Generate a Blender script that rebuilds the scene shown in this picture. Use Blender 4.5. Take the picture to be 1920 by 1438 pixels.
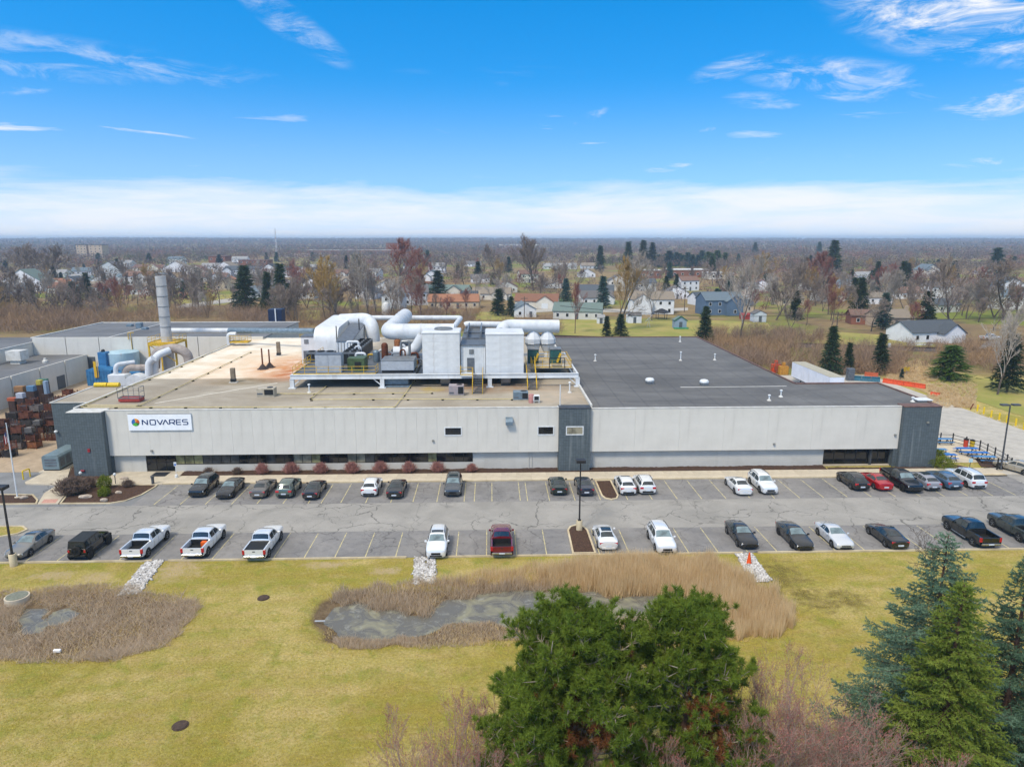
import bpy, math, random
import numpy as np
from mathutils import Vector
for o in list(bpy.data.objects): bpy.data.objects.remove(o)
SC = bpy.context.scene; COL = SC.collection
R = math.radians
# ---------------------------------------------------------------- camera (28 m up, drone), world = building-aligned axes
FPX, CX, CY, HC, HY = 1300., 960., 719., 28., 448.
TH = math.atan(0.0306)
PIT = math.atan((CY-HY)/FPX)
cam_d = bpy.data.cameras.new('camera'); cam = bpy.data.objects.new('camera', cam_d); COL.objects.link(cam)
cam.location = (0, 0, HC); cam.rotation_euler = (math.pi/2-PIT, 0, -TH)
cam_d.sensor_width = 36; cam_d.lens = 36*FPX/1920; cam_d.clip_end = 20000; cam_d.clip_start = 0.5
SC.camera = cam
SUN_EL, SUN_AZ = 52., 215.            # azimuth clockwise from +Y: behind the camera, to the left
# ---------------------------------------------------------------- world
W = bpy.data.worlds.new('World'); SC.world = W; W.use_nodes = True
def build_world():
    nt = W.node_tree; nt.nodes.clear(); N = nt.nodes.new; L = nt.links.new
    out = N('ShaderNodeOutputWorld'); bg = N('ShaderNodeBackground'); bg.inputs[1].default_value = 0.10
    sky = N('ShaderNodeTexSky'); sky.sky_type = 'NISHITA'; sky.sun_disc = False
    sky.sun_elevation = R(SUN_EL); sky.sun_rotation = R(SUN_AZ); sky.air_density = 1.3; sky.dust_density = 0.3; sky.ozone_density = 2.6; sky.altitude = 300
    hs = N('ShaderNodeHueSaturation'); hs.inputs['Saturation'].default_value = 1.5; hs.inputs['Value'].default_value = 1.8; hs.inputs['Hue'].default_value = 0.499
    L(sky.outputs[0], hs.inputs['Color'])
    tc = N('ShaderNodeTexCoord'); up = N('ShaderNodeVectorMath'); up.operation = 'MULTIPLY_ADD'; L(tc.outputs['Generated'], up.inputs[0]); up.inputs[1].default_value = (1,1,1.25); up.inputs[2].default_value = (0,0,.22)
    nv = N('ShaderNodeVectorMath'); nv.operation = 'NORMALIZE'; L(up.outputs[0], nv.inputs[0]); L(nv.outputs[0], sky.inputs['Vector']); sep = N('ShaderNodeSeparateXYZ'); L(tc.outputs['Generated'], sep.inputs[0])
    def M(op, a, b=None, c=None, clamp=False):
        n = N('ShaderNodeMath'); n.operation = op; n.use_clamp = clamp
        for i, q in enumerate((a, b, c)):
            if q is None: continue
            if isinstance(q, (int, float)): n.inputs[i].default_value = q
            else: L(q, n.inputs[i])
        return n.outputs[0]
    def MR(v, a, b, c=0, d=1):
        n = N('ShaderNodeMapRange'); n.interpolation_type = 'SMOOTHSTEP'
        L(v, n.inputs[0]); n.inputs[1].default_value = a; n.inputs[2].default_value = b; n.inputs[3].default_value = c; n.inputs[4].default_value = d
        return n.outputs[0]
    el = M('ARCSINE', sep.outputs[2]); az = M('ARCTAN2', sep.outputs[0], sep.outputs[1])
    # cloud-plane coordinates
    k = M('ADD', M('MAXIMUM', sep.outputs[2], 0.0), 0.06)
    px = M('DIVIDE', sep.outputs[0], k); py = M('DIVIDE', sep.outputs[1], k)
    cmb = N('ShaderNodeCombineXYZ'); L(px, cmb.inputs[0]); L(py, cmb.inputs[1])
    def noise(vec, scale, det, rough=0.55, dist=0.0, sx=1, sy=1, rot=0, off=(0,0,0)):
        mp = N('ShaderNodeMapping'); L(vec, mp.inputs[0]); mp.inputs['Scale'].default_value = (sx, sy, 1); mp.inputs['Rotation'].default_value = (0, 0, rot); mp.inputs['Location'].default_value = off
        n = N('ShaderNodeTexNoise'); L(mp.outputs[0], n.inputs['Vector']); n.inputs['Scale'].default_value = scale; n.inputs['Detail'].default_value = det
        n.inputs['Roughness'].default_value = rough; n.inputs['Distortion'].default_value = dist
        return n.outputs['Fac']
    ang = N('ShaderNodeCombineXYZ'); L(az, ang.inputs[0]); L(el, ang.inputs[1])
    # white veil low over the horizon with a streaky upper edge
    edge = M('ADD', el, M('MULTIPLY', M('SUBTRACT', noise(ang.outputs[0], 3.0, 7, 0.6, 0.3, 1.0, 9.0, 0.04), 0.5), 0.11))
    veil = M('MULTIPLY', MR(edge, 0.028, 0.098, 0.95, 0.0), MR(noise(ang.outputs[0], 5.0, 6, 0.6, 0.5, 1.0, 7.0, 0.03, (2.2, 7.7, 0)), 0.30, 0.62, 0.72, 1.0))
    # thin haze of blue-white above it
    haze = MR(el, 0.0, 0.22, 0.30, 0.0)
    # high wisps
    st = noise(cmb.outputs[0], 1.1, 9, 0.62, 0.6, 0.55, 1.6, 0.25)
    big = noise(cmb.outputs[0], 0.42, 3, 0.5, 0.2, 1, 1, 0, (3.1, 1.7, 0))
    w = M('MULTIPLY', MR(st, 0.57, 0.74), MR(big, 0.54, 0.66))
    low = M('MULTIPLY', MR(noise(ang.outputs[0], 4.5, 7, 0.6, 0.4, 1.0, 10.0, 0.05, (4.3, 0.2, 0)), 0.60, 0.74, 0, 0.75), M('MULTIPLY', MR(el, 0.06, 0.10), MR(el, 0.11, 0.20, 1, 0)))
    # drifts of feathery cirrus
    cl = None
    def sky_at(px, py):       # bearing and elevation of a cloud as surveyed from the drone
        a = (px-CX)/FPX; v = (py-CY)/FPX; c_, s_ = math.cos(PIT), math.sin(PIT); d = Vector((a, c_-v*s_, -s_-v*c_)).normalized()
        return math.atan2(d.x, d.y)+TH, math.asin(d.z)
    for (cx_, cy_, ra, re, tilt, amp) in ((200,112,.24,.022,-.05,.55),(100,122,.14,.022,.0,.6),(545,45,.085,.026,-.55,.75),(1375,128,.062,.016,.18,1.),(1560,145,.13,.026,-.12,1.),(1440,190,.07,.013,-.1,.7),(1650,182,.12,.012,-.12,.8),(1880,195,.10,.026,.15,1.1),(1840,22,.19,.062,-.22,1.5),(1108,218,.03,.010,.35,.9),(1420,255,.05,.009,-.05,.7),(1250,315,.05,.008,.08,.8),(1480,320,.08,.007,.04,.6),(1820,308,.07,.009,.1,.8),(1310,243,.03,.005,0,.7),(20,170,.05,.008,.1,.5)):
        a0, e0 = sky_at(cx_, cy_)
        da = M('SUBTRACT', az, a0); de = M('SUBTRACT', M('SUBTRACT', el, e0), M('MULTIPLY', da, tilt))
        q = M('ADD', M('POWER', M('DIVIDE', da, ra), 2.0), M('POWER', M('DIVIDE', de, re), 2.0))
        g = M('MULTIPLY', MR(q, 0.0, 1.0, 1.0, 0.0), amp)
        cl = g if cl is None else M('MAXIMUM', cl, g)
    fine = noise(ang.outputs[0], 11.0, 11, 0.70, 0.7, 1.0, 3.4, -0.16, (1.2, 5.5, 0))
    cirrus = M('MULTIPLY', MR(fine, 0.40, 0.80), cl, clamp=True)
    tot = M('MAXIMUM', M('MAXIMUM', veil, M('MULTIPLY', w, 0.18)), M('MAXIMUM', M('MULTIPLY', cirrus, 0.95), M('MAXIMUM', M('MAXIMUM', low, M('MULTIPLY', MR(el, 0.36, 0.8, 0.0, 1.0), MR(st, 0.2, 0.65, 0.72, 1.0))), haze)), clamp=True)  # unseen overcast above the view, added to whiten the ambient light
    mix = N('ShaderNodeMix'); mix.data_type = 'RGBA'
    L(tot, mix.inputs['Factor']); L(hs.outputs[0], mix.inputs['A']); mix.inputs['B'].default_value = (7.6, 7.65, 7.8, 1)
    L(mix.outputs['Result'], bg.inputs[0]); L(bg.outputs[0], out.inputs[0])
build_world(); W.cycles.sampling_method = 'MANUAL'; W.cycles.sample_map_resolution = 256
# ---------------------------------------------------------------- sun (thin high cloud: soft)
sd = bpy.data.lights.new('sun', 'SUN'); sd.energy = 2.35; sd.angle = R(12); sd.color = (1.0, 0.915, 0.79)
sun = bpy.data.objects.new('sun', sd); COL.objects.link(sun)
_d = Vector((math.sin(R(SUN_AZ))*math.cos(R(SUN_EL)), math.cos(R(SUN_AZ))*math.cos(R(SUN_EL)), math.sin(R(SUN_EL))))
sun.rotation_euler = _d.to_track_quat('Z', 'Y').to_euler(); sun.location = _d*100
SC.render.engine = 'CYCLES'
SC.view_settings.view_transform = 'Standard'; SC.view_settings.look = 'None'; SC.view_settings.exposure = 0.42; SC.view_settings.gamma = 1
SC.cycles.max_bounces = 6; SC.cycles.diffuse_bounces = 3; SC.cycles.transparent_max_bounces = 6; SC.cycles.volume_bounces = 2
# ---------------------------------------------------------------- survey helpers: line of sight -> site coordinates
_c, _s, _ct, _st = math.cos(PIT), math.sin(PIT), math.cos(TH), math.sin(TH)
def ray(px, py):
    a = (px-CX)/FPX; v = (py-CY)/FPX; dx = a; dy = _c-v*_s; dz = -_s-v*_c
    return dx*_ct+dy*_st, -dx*_st+dy*_ct, dz
def S(px, py, z=0.):            # site (x, y) at height z
    dx, dy, dz = ray(px, py); t = (z-HC)/dz
    return dx*t, dy*t
def D(px, py, V):               # (x, z) on the plane y = V
    dx, dy, dz = ray(px, py); t = V/dy
    return dx*t, HC+dz*t
# ---------------------------------------------------------------- mesh helpers
class MB:
    def __init__(s): s.v = []; s.f = []; s.m = []
    def add(s, vs, fs, m=0):
        b = len(s.v); s.v += [tuple(q) for q in vs]; s.f += [tuple(b+i for i in f) for f in fs]; s.m += [m]*len(fs); return s
    def box(s, x0, x1, y0, y1, z0, z1, m=0):
        return s.add([(x0,y0,z0),(x1,y0,z0),(x1,y1,z0),(x0,y1,z0),(x0,y0,z1),(x1,y0,z1),(x1,y1,z1),(x0,y1,z1)],
                     [(0,3,2,1),(4,5,6,7),(0,1,5,4),(1,2,6,5),(2,3,7,6),(3,0,4,7)], m)
    def bbox(s, x0, x1, y0, y1, z0, z1, b=0.02, m=0):     # box with chamfered upright edges and top
        p = [(x0+b,y0),(x1-b,y0),(x1,y0+b),(x1,y1-b),(x1-b,y1),(x0+b,y1),(x0,y1-b),(x0,y0+b)]
        q = [(x0+2*b,y0+b),(x1-2*b,y0+b),(x1-b,y0+2*b),(x1-b,y1-2*b),(x1-2*b,y1-b),(x0+2*b,y1-b),(x0+b,y1-2*b),(x0+b,y0+2*b)]
        v = [(a,c,z0) for a,c in p]+[(a,c,z1-b) for a,c in p]+[(a,c,z1) for a,c in q]
        f = [tuple(reversed(range(8))), tuple(range(16,24))]
        for i in range(8):
            j = (i+1) % 8; f += [(i,j,8+j,8+i),(8+i,8+j,16+j,16+i)]
        return s.add(v, f, m)
    def beam(s, p, q, w, h=None, m=0):
        h = w if h is None else h
        p = Vector(p); q = Vector(q); d = (q-p).normalized()
        up = Vector((0,0,1)) if abs(d.z) < .95 else Vector((0,1,0))
        a = d.cross(up).normalized()*w/2; b = a.cross(d).normalized()*h/2
        vs = [p-a-b, p+a-b, p+a+b, p-a+b, q-a-b, q+a-b, q+a+b, q-a+b]
        return s.add(vs, [(0,3,2,1),(4,5,6,7),(0,1,5,4),(1,2,6,5),(2,3,7,6),(3,0,4,7)][:], m)
    def tube(s, pts, r, n=10, caps=True, m=0):
        pts = [Vector(p) for p in pts]; k = len(pts); rs = r if isinstance(r, (list, tuple)) else [r]*k
        t0 = (pts[1]-pts[0]).normalized(); u = t0.orthogonal().normalized(); vs = []
        for i in range(k):
            t = (pts[min(i+1,k-1)]-pts[max(i-1,0)]).normalized()
            u = (u-t*u.dot(t)); u = u.normalized() if u.length > 1e-6 else t.orthogonal().normalized(); w = t.cross(u)
            for j in range(n):
                a = 2*math.pi*j/n; vs.append(pts[i]+(u*math.cos(a)+w*math.sin(a))*rs[i])
        fs = [(i*n+j, i*n+(j+1)%n, (i+1)*n+(j+1)%n, (i+1)*n+j) for i in range(k-1) for j in range(n)]
        if caps: fs += [tuple(reversed(range(n))), tuple((k-1)*n+j for j in range(n))]
        return s.add(vs, fs, m)
    def cyl(s, p, q, r, r2=None, n=12, caps=True, m=0): return s.tube([p, q], [r, r if r2 is None else r2], n, caps, m)
    def lathe(s, c, prof, n=16, m=0):
        vs = [(c[0]+r*math.cos(2*math.pi*j/n), c[1]+r*math.sin(2*math.pi*j/n), c[2]+z) for r, z in prof for j in range(n)]
        k = len(prof); fs = [(i*n+j, i*n+(j+1)%n, (i+1)*n+(j+1)%n, (i+1)*n+j) for i in range(k-1) for j in range(n)]
        fs += [tuple(reversed(range(n))), tuple((k-1)*n+j for j in range(n))]
        return s.add(vs, fs, m)
    def prism(s, pts, z0, z1, m=0):
        n = len(pts); vs = [(a,b,z0) for a,b in pts]+[(a,b,z1) for a,b in pts]
        return s.add(vs, [tuple(reversed(range(n))), tuple(range(n,2*n))]+[(i,(i+1)%n,n+(i+1)%n,n+i) for i in range(n)], m)
    def extr(s, pts, axis, a0, a1, m=0):                   # profile in (h, z) pushed along x (axis 0) or y (axis 1)
        n = len(pts); mk = (lambda a, p: (a,p[0],p[1])) if axis == 0 else (lambda a, p: (p[0],a,p[1]))
        vs = [mk(a0,p) for p in pts]+[mk(a1,p) for p in pts]
        return s.add(vs, [tuple(reversed(range(n))), tuple(range(n,2*n))]+[(i,(i+1)%n,n+(i+1)%n,n+i) for i in range(n)], m)
    def mesh(s, name, mats, smooth=False, ang=35):
        me = bpy.data.meshes.new(name); me.from_pydata(s.v, [], s.f)
        for q in (mats if isinstance(mats, (list, tuple)) else [mats]): me.materials.append(q)
        if any(s.m): me.polygons.foreach_set('material_index', s.m)
        import bmesh
        bm = bmesh.new(); bm.from_mesh(me); bmesh.ops.recalc_face_normals(bm, faces=bm.faces); bm.to_mesh(me); bm.free()
        if smooth:
            me.polygons.foreach_set('use_smooth', [True]*len(me.polygons)); me.set_sharp_from_angle(angle=R(ang))
        return me
    def build(s, name, mats, parent=None, smooth=False, loc=None, rz=None, ang=35):
        o = bpy.data.objects.new(name, s.mesh(name, mats, smooth, ang)); COL.objects.link(o); o.parent = parent
        if loc is not None: o.location = loc
        if rz is not None: o.rotation_euler = (0,0,rz)
        return o
def fillet(pts, rad, k=5):
    pts = [Vector(p) for p in pts]; out = [pts[0]]
    for i in range(1, len(pts)-1):
        a = (pts[i-1]-pts[i]); b = (pts[i+1]-pts[i]); r = min(rad, a.length*.49, b.length*.49)
        A = pts[i]+a.normalized()*r; B = pts[i]+b.normalized()*r
        for j in range(k+1):
            t = j/k; out.append(A*(1-t)**2+pts[i]*2*t*(1-t)+B*t*t)
    return out+[pts[-1]]
def link(o, parent=None): COL.objects.link(o); o.parent = parent; return o
def inst(name, me, parent=None, loc=(0,0,0), rz=0, sc=None):
    o = bpy.data.objects.new(name, me); COL.objects.link(o); o.parent = parent; o.location = loc; o.rotation_euler = (0,0,rz)
    if sc is not None: o.scale = sc if isinstance(sc, tuple) else (sc,)*3
    return o
def tag(o, label, cat, group=None):
    o['label'] = label; o['category'] = cat
    if group: o['group'] = group
    return o
def thing(name, label, cat, loc=(0,0,0), rz=0, group=None):
    o = bpy.data.objects.new(name, None); COL.objects.link(o); o.location = loc; o.rotation_euler = (0,0,rz); o.empty_display_size = .2
    return tag(o, label, cat, group)
def struct(o): o['kind'] = 'structure'; return o
def stuff(o, label=None, cat=None):
    o['kind'] = 'stuff'
    if label: o['label'] = label; o['category'] = cat
    return o
def npmesh(name, V, F, mats, mi=None, smooth=False):       # big meshes; F is (n,3) or (n,4)
    V = np.asarray(V, np.float32).reshape(-1,3); F = np.asarray(F, np.int32); k = F.shape[1]
    me = bpy.data.meshes.new(name); me.vertices.add(len(V)); me.vertices.foreach_set('co', V.ravel())
    me.loops.add(F.size); me.loops.foreach_set('vertex_index', F.ravel())
    me.polygons.add(len(F)); me.polygons.foreach_set('loop_start', np.arange(0, F.size, k, dtype=np.int32))
    for q in (mats if isinstance(mats, (list, tuple)) else [mats]): me.materials.append(q)
    if mi is not None: me.polygons.foreach_set('material_index', np.asarray(mi, np.int32))
    if smooth: me.polygons.foreach_set('use_smooth', np.ones(len(F), bool))
    me.update(calc_edges=True); return me
# ---------------------------------------------------------------- materials
def lin(c):
    if isinstance(c, str): c = tuple(int(c[i:i+2],16)/255 for i in (0,2,4))
    return tuple((x/12.92 if x <= .04045 else ((x+.055)/1.055)**2.4) for x in c)
MATS = {}
class NT:
    def __init__(s, name):
        s.mat = bpy.data.materials.new(name); s.mat.use_nodes = True; s.nt = s.mat.node_tree
        s.b = s.nt.nodes['Principled BSDF']; s.b.inputs['Specular IOR Level'].default_value = .3; MATS[name] = s.mat
    def n(s, t): return s.nt.nodes.new(t)
    def l(s, a, b): s.nt.links.new(a, b)
    def co(s, kind='Object', sc=(1,1,1), rot=0):
        t = s.n('ShaderNodeTexCoord'); m = s.n('ShaderNodeMapping'); s.l(t.outputs[kind], m.inputs[0]); m.inputs['Scale'].default_value = sc; m.inputs['Rotation'].default_value = (0,0,rot); return m.outputs[0]
    def noise(s, vec, scale, det=5, rough=.6, dist=0):
        n = s.n('ShaderNodeTexNoise'); s.l(vec, n.inputs['Vector']); n.inputs['Scale'].default_value = scale; n.inputs['Detail'].default_value = det; n.inputs['Roughness'].default_value = rough; n.inputs['Distortion'].default_value = dist; return n.outputs['Fac']
    def mr(s, v, a, b, c=0., d=1.):
        n = s.n('ShaderNodeMapRange'); s.l(v, n.inputs[0])
        for i, q in enumerate((a,b,c,d)): n.inputs[i+1].default_value = q
        return n.outputs[0]
    def math(s, op, a, b=0.):
        n = s.n('ShaderNodeMath'); n.operation = op
        for i, q in enumerate((a,b)):
            if isinstance(q, (int,float)): n.inputs[i].default_value = q
            else: s.l(q, n.inputs[i])
        return n.outputs[0]
    def mix(s, f, a, b):
        n = s.n('ShaderNodeMix'); n.data_type = 'RGBA'
        if isinstance(f, (int,float)): n.inputs['Factor'].default_value = f
        else: s.l(f, n.inputs['Factor'])
        for k, q in (('A',a),('B',b)):
            if isinstance(q, (tuple,list)): n.inputs[k].default_value = tuple(q)[:3]+(1,)
            else: s.l(q, n.inputs[k])
        return n.outputs['Result']
    def col(s, c):
        if isinstance(c, tuple): s.b.inputs['Base Color'].default_value = c[:3]+(1,)
        else: s.l(c, s.b.inputs['Base Color'])
    def bump(s, h, strength=.4, dist=.02):
        n = s.n('ShaderNodeBump'); s.l(h, n.inputs['Height']); n.inputs['Strength'].default_value = strength; n.inputs['Distance'].default_value = dist; s.l(n.outputs[0], s.b.inputs['Normal'])
    def rnd(s):  return s.n('ShaderNodeObjectInfo').outputs['Random']
    def isl(s):  return s.n('ShaderNodeNewGeometry').outputs['Random Per Island']
def pm(name, c1, c2=None, scale=3., rough=.7, metal=0., bump=0., bscale=None, lo=.35, hi=.65, rand=0., spec=.3, kind='Object', sc=(1,1,1)):
    t = NT(name); c1 = lin(c1); c2 = lin(c2) if c2 else tuple(x*.82 for x in c1)
    v = t.co(kind, sc); f = t.mr(t.noise(v, scale), lo, hi); c = t.mix(f, c1, c2)
    if rand:
        h = t.n('ShaderNodeHueSaturation'); t.l(c, h.inputs['Color']); t.l(t.mr(t.rnd(),0,1,1-rand,1+rand), h.inputs['Value']); c = h.outputs[0]
    t.col(c); t.b.inputs['Roughness'].default_value = rough; t.b.inputs['Metallic'].default_value = metal; t.b.inputs['Specular IOR Level'].default_value = spec
    if bump: t.bump(t.noise(v, bscale or scale*8, 4), bump, .02)
    return t.mat
# ================================================================ MATERIALS of the setting
def mat_terrain():
    t = NT('lawn_and_scrub'); v = t.co(); g = t.n('ShaderNodeSeparateXYZ'); t.l(v, g.inputs[0]); X, Y, Z = g.outputs
    big = t.noise(v, .11, 4, .55, .6); mid = t.noise(v, .55, 5, .62, .4); fine = t.noise(v, 5, 6, .75); vf = t.noise(v, 26, 3, .7)
    straw = lin('d8c180'); olive = lin('b09f4c'); green = lin('919b3c'); dark = lin('82733a')
    c = t.mix(t.mr(big, .43, .57), straw, olive); c = t.mix(t.mr(t.noise(v, .3, 6, .7, 1.2), .50, .64, 0, .8), c, lin('c4aa70')); c = t.mix(t.mr(t.noise(t.co('Object', (.35,1,1)), 1.6, 5, .7, .3), .50, .72, 0, .55), c, lin('d6c48c'))
    c = t.mix(t.mr(mid, .50, .68, 0, .85), c, green)
    # mower passes follow long shallow curves round the ponds
    wv = t.n('ShaderNodeTexWave'); t.l(v, wv.inputs['Vector']); wv.bands_direction = 'Y'; wv.inputs['Scale'].default_value = .16; wv.inputs['Distortion'].default_value = 2.2; wv.inputs['Detail'].default_value = 2; wv.inputs['Detail Scale'].default_value = .5
    c = t.mix(t.math('MULTIPLY', wv.outputs['Fac'], .36), c, lin('aaa844'))
    c = t.mix(t.mr(fine, .40, .68, 0, .7), c, dark)
    c = t.mix(t.mr(vf, .52, .75, 0, .5), c, lin('d2bd7c'))
    # bare earth by the kerb, wet ground by the east spillway
    def spot(x, y, rx, ry, colr, thr, soft=.5):
        nonlocal c
        q = t.math('ADD', t.math('POWER', t.math('DIVIDE', t.math('SUBTRACT', X, x), rx), 2.), t.math('POWER', t.math('DIVIDE', t.math('SUBTRACT', Y, y), ry), 2.))
        m = t.math('SUBTRACT', t.mr(q, 0, 1.6, 1, 0), t.mr(t.noise(v, .9, 6, .7, .5), .25, .75))
        c = t.mix(t.mr(m, thr, thr+soft, 0, .9), c, colr)
    earth = lin('c3ad86')
    for (x, y, rx, ry) in ((-27.2,56.3,2.6,2.6),(-14.6,56.7,2.6,1.0),(-37.3,55.7,2.4,1.1),(-33.5,55.2,2.0,1.2),(-9.2,55.6,1.8,.9)): spot(x, y, rx, ry, earth, .02)
    for (x, y, rx, ry) in ((24.5,53.5,3.2,4.6),(26.5,49.6,5.2,2.4)): spot(x, y, rx, ry, lin('7a6d3c'), .08)
    mud = t.mix(t.mr(t.noise(v, 1.5, 5, .7), .4, .65), lin('8a775c'), lin('6b5a45')); c = t.mix(t.mr(Z, -.12, -.26), c, mud)
    # rough land beyond the plant
    rough = t.mix(t.mr(t.noise(v, .05, 5, .65), .38, .6), lin('7d6a52'), lin('9a865f'))
    rough = t.mix(t.mr(t.noise(v, .018, 4, .6), .5, .6), rough, lin('7f8a3c'))
    rough = t.mix(t.mr(fine, .4, .7, 0, .5), rough, lin('5c4c3a'))
    c = t.mix(t.mr(Y, 128, 146), c, rough)
    t.col(c); t.b.inputs['Roughness'].default_value = .95; t.b.inputs['Specular IOR Level'].default_value = .1
    t.bump(t.math('ADD', fine, vf), .9, .12); return t.mat
def mat_asphalt(name, c1, c2, crackd=.75, seal=0.):
    t = NT(name); v = t.co(); a = t.noise(v, .22, 6, .65, .5); b = t.noise(v, 1.7, 5, .7); f = t.noise(v, 45, 3, .7)
    c = t.mix(t.mr(a, .36, .64), lin(c1), lin(c2)); c = t.mix(t.mr(b, .5, .8, 0, .45), c, lin('3c3d3f') if seal else lin('8c8980'))
    if seal:      # sealer worn thin, oil under the engines
        c = t.mix(t.mr(t.noise(t.co('Object', (1,.35,1)), .8, 6, .72), .53, .70, 0, .65), c, lin('8d8c89'))
    c = t.mix(t.mr(f, .35, .7, 0, .3), c, lin('4a4a49'))
    # cracks
    d = t.n('ShaderNodeTexNoise'); t.l(v, d.inputs['Vector']); d.inputs['Scale'].default_value = .6; d.inputs['Detail'].default_value = 6
    ad = t.n('ShaderNodeVectorMath'); ad.operation = 'MULTIPLY_ADD'; t.l(d.outputs['Color'], ad.inputs[0]); ad.inputs[1].default_value = (2.6,2.6,0); t.l(v, ad.inputs[2])
    def cr(scale, wid, lo, hi, ns):
        vo = t.n('ShaderNodeTexVoronoi'); vo.feature = 'DISTANCE_TO_EDGE'; t.l(ad.outputs[0], vo.inputs['Vector']); vo.inputs['Scale'].default_value = scale
        return t.math('MULTIPLY', t.mr(vo.outputs['Distance'], wid*.4, wid, 1, 0), t.mr(t.noise(v, ns, 3), lo, hi))
    k = t.math('MAXIMUM', cr(.16, .010, .40, .55, .12), t.math('MAXIMUM', cr(.42, .020, .52, .60, .16), cr(1.2, .05, .58, .66, .13)))
    c = t.mix(t.math('MULTIPLY', k, crackd), c, lin('2b2a29'))
    t.col(c); t.b.inputs['Roughness'].default_value = .88
    t.bump(f, .35, .01); return t.mat
def mat_concrete(name, c1, c2, joint=False, rand=.05):
    t = NT(name); v = t.co(); c = t.mix(t.mr(t.noise(v, .7, 6, .65), .36, .66), lin(c1), lin(c2)); c = t.mix(t.mr(t.noise(v, 9, 4, .7), .5, .8, 0, .4), c, tuple(x*.7 for x in lin(c2)))
    h = t.n('ShaderNodeHueSaturation'); t.l(c, h.inputs['Color']); t.l(t.mr(t.rnd(),0,1,1-rand,1+rand), h.inputs['Value']); c = h.outputs[0]
    t.col(c); t.b.inputs['Roughness'].default_value = .9; t.bump(t.noise(v, 30, 3), .25, .01); return t.mat
TERR = mat_terrain()
ASPH_LANE = mat_asphalt('worn_asphalt', 'a5a199', '918e87', .6)
ASPH_STALL = mat_asphalt('sealed_asphalt', '7a7876', '908d89', .45, 1.)
ASPH_DRIVE = mat_asphalt('drive_asphalt', '8b8c8c', '777878')
CONC = mat_concrete('pale_concrete', 'c9bda6', 'b3a792')
CONC_Y = mat_concrete('yard_concrete', 'b39f85', '9c8a72')
CONC_R = mat_concrete('drive_concrete', 'b9b4a9', 'a39e94')
KERB = mat_concrete('kerb_concrete', 'cdbf9f', 'b09f80')
MULCH = pm('bark_mulch', '5b4334', '2f231c', 6, .95, bump=1., bscale=22, lo=.3, hi=.7)
STRIPE = None
def mat_stripe():
    t = NT('worn_yellow_paint'); v = t.co(); f = t.mr(t.noise(v, 5, 6, .75), .44, .60)
    t.col(t.mix(f, lin('cfc188'), lin('84827b'))); t.b.inputs['Roughness'].default_value = .8; return t.mat
STRIPE = mat_stripe()
def mat_water():
    t = NT('pond_water'); v = t.co(); sc = t.noise(v, .42, 7, .62, 1.4)
    c = t.mix(t.mr(sc, .50, .68), lin('66635a'), lin('8b8870')); c = t.mix(t.mr(t.noise(v, 1.3, 6, .7, .8), .55, .72, 0, .6), c, lin('a9a99d'))
    t.col(c); t.l(t.mr(sc, .45, .66, .18, .55), t.b.inputs['Roughness']); t.b.inputs['Specular IOR Level'].default_value = .35; t.bump(t.noise(v, 6, 2), .05, .02); return t.mat
WATER = mat_water()
# ================================================================ TERRAIN
def sdpoly(P, X, Y):
    P = np.array(P); d = np.full(X.shape, 1e9); ins = np.zeros(X.shape, bool); n = len(P)
    for i in range(n):
        a, b = P[i], P[(i+1) % n]; e = b-a; wx, wy = X-a[0], Y-a[1]
        t = np.clip((wx*e[0]+wy*e[1])/(e@e), 0, 1); d = np.minimum(d, np.hypot(wx-e[0]*t, wy-e[1]*t))
        cc = ((a[1] > Y) != (b[1] > Y)) & (X < (b[0]-a[0])*(Y-a[1])/(b[1]-a[1]+1e-12)+a[0]); ins ^= cc
    return np.where(ins, -d, d)
WZ = -.5
def PS(L, z): return [S(a, b, z) for a, b in L]
POOLS = [PS([(611,1166),(630,1140),(668,1128),(700,1146),(745,1146),(770,1157),(800,1162),(822,1150),(840,1128),(880,1128),(905,1117),(960,1112),(1050,1110),(1110,1112),(1150,1128),(1120,1160),(1060,1170),(1010,1176),(960,1172),(925,1160),(880,1164),(845,1160),(810,1180),(770,1187),(730,1192),(690,1196),(640,1193)], WZ),
         PS([(43,1165),(55,1143),(70,1140),(74,1160),(84,1176),(74,1188),(50,1188)], WZ), PS([(92,1168),(104,1150),(122,1144),(136,1152),(120,1164),(104,1172)], WZ), PS([(1150,1128),(1260,1118),(1330,1140),(1280,1165),(1120,1160)], WZ)]
BOWLS = [PS([(604,1172),(622,1130),(650,1112),(760,1098),(900,1096),(1100,1082),(1300,1078),(1440,1100),(1500,1150),(1480,1180),(1400,1205),(1200,1215),(1000,1206),(850,1216),(700,1224),(630,1222)], -.2),
         PS([(-260,1150),(-60,1115),(60,1110),(180,1098),(300,1112),(366,1128),(372,1150),(345,1190),(300,1222),(200,1240),(80,1247),(-60,1244),(-260,1230)], -.2)]
def vnoise(X, Y, s, seed=0):
    r = np.random.RandomState(seed); out = np.zeros(np.shape(X))
    for k in range(5):
        a = r.uniform(0, 6.28); f = s*(1.7**k); out += np.sin((X*np.cos(a)+Y*np.sin(a))*f+r.uniform(0,6.28))*np.cos((X*np.sin(a*1.7)-Y*np.cos(a*1.7))*f*.8+r.uniform(0,6.28))*.6**k
    return out
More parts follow.
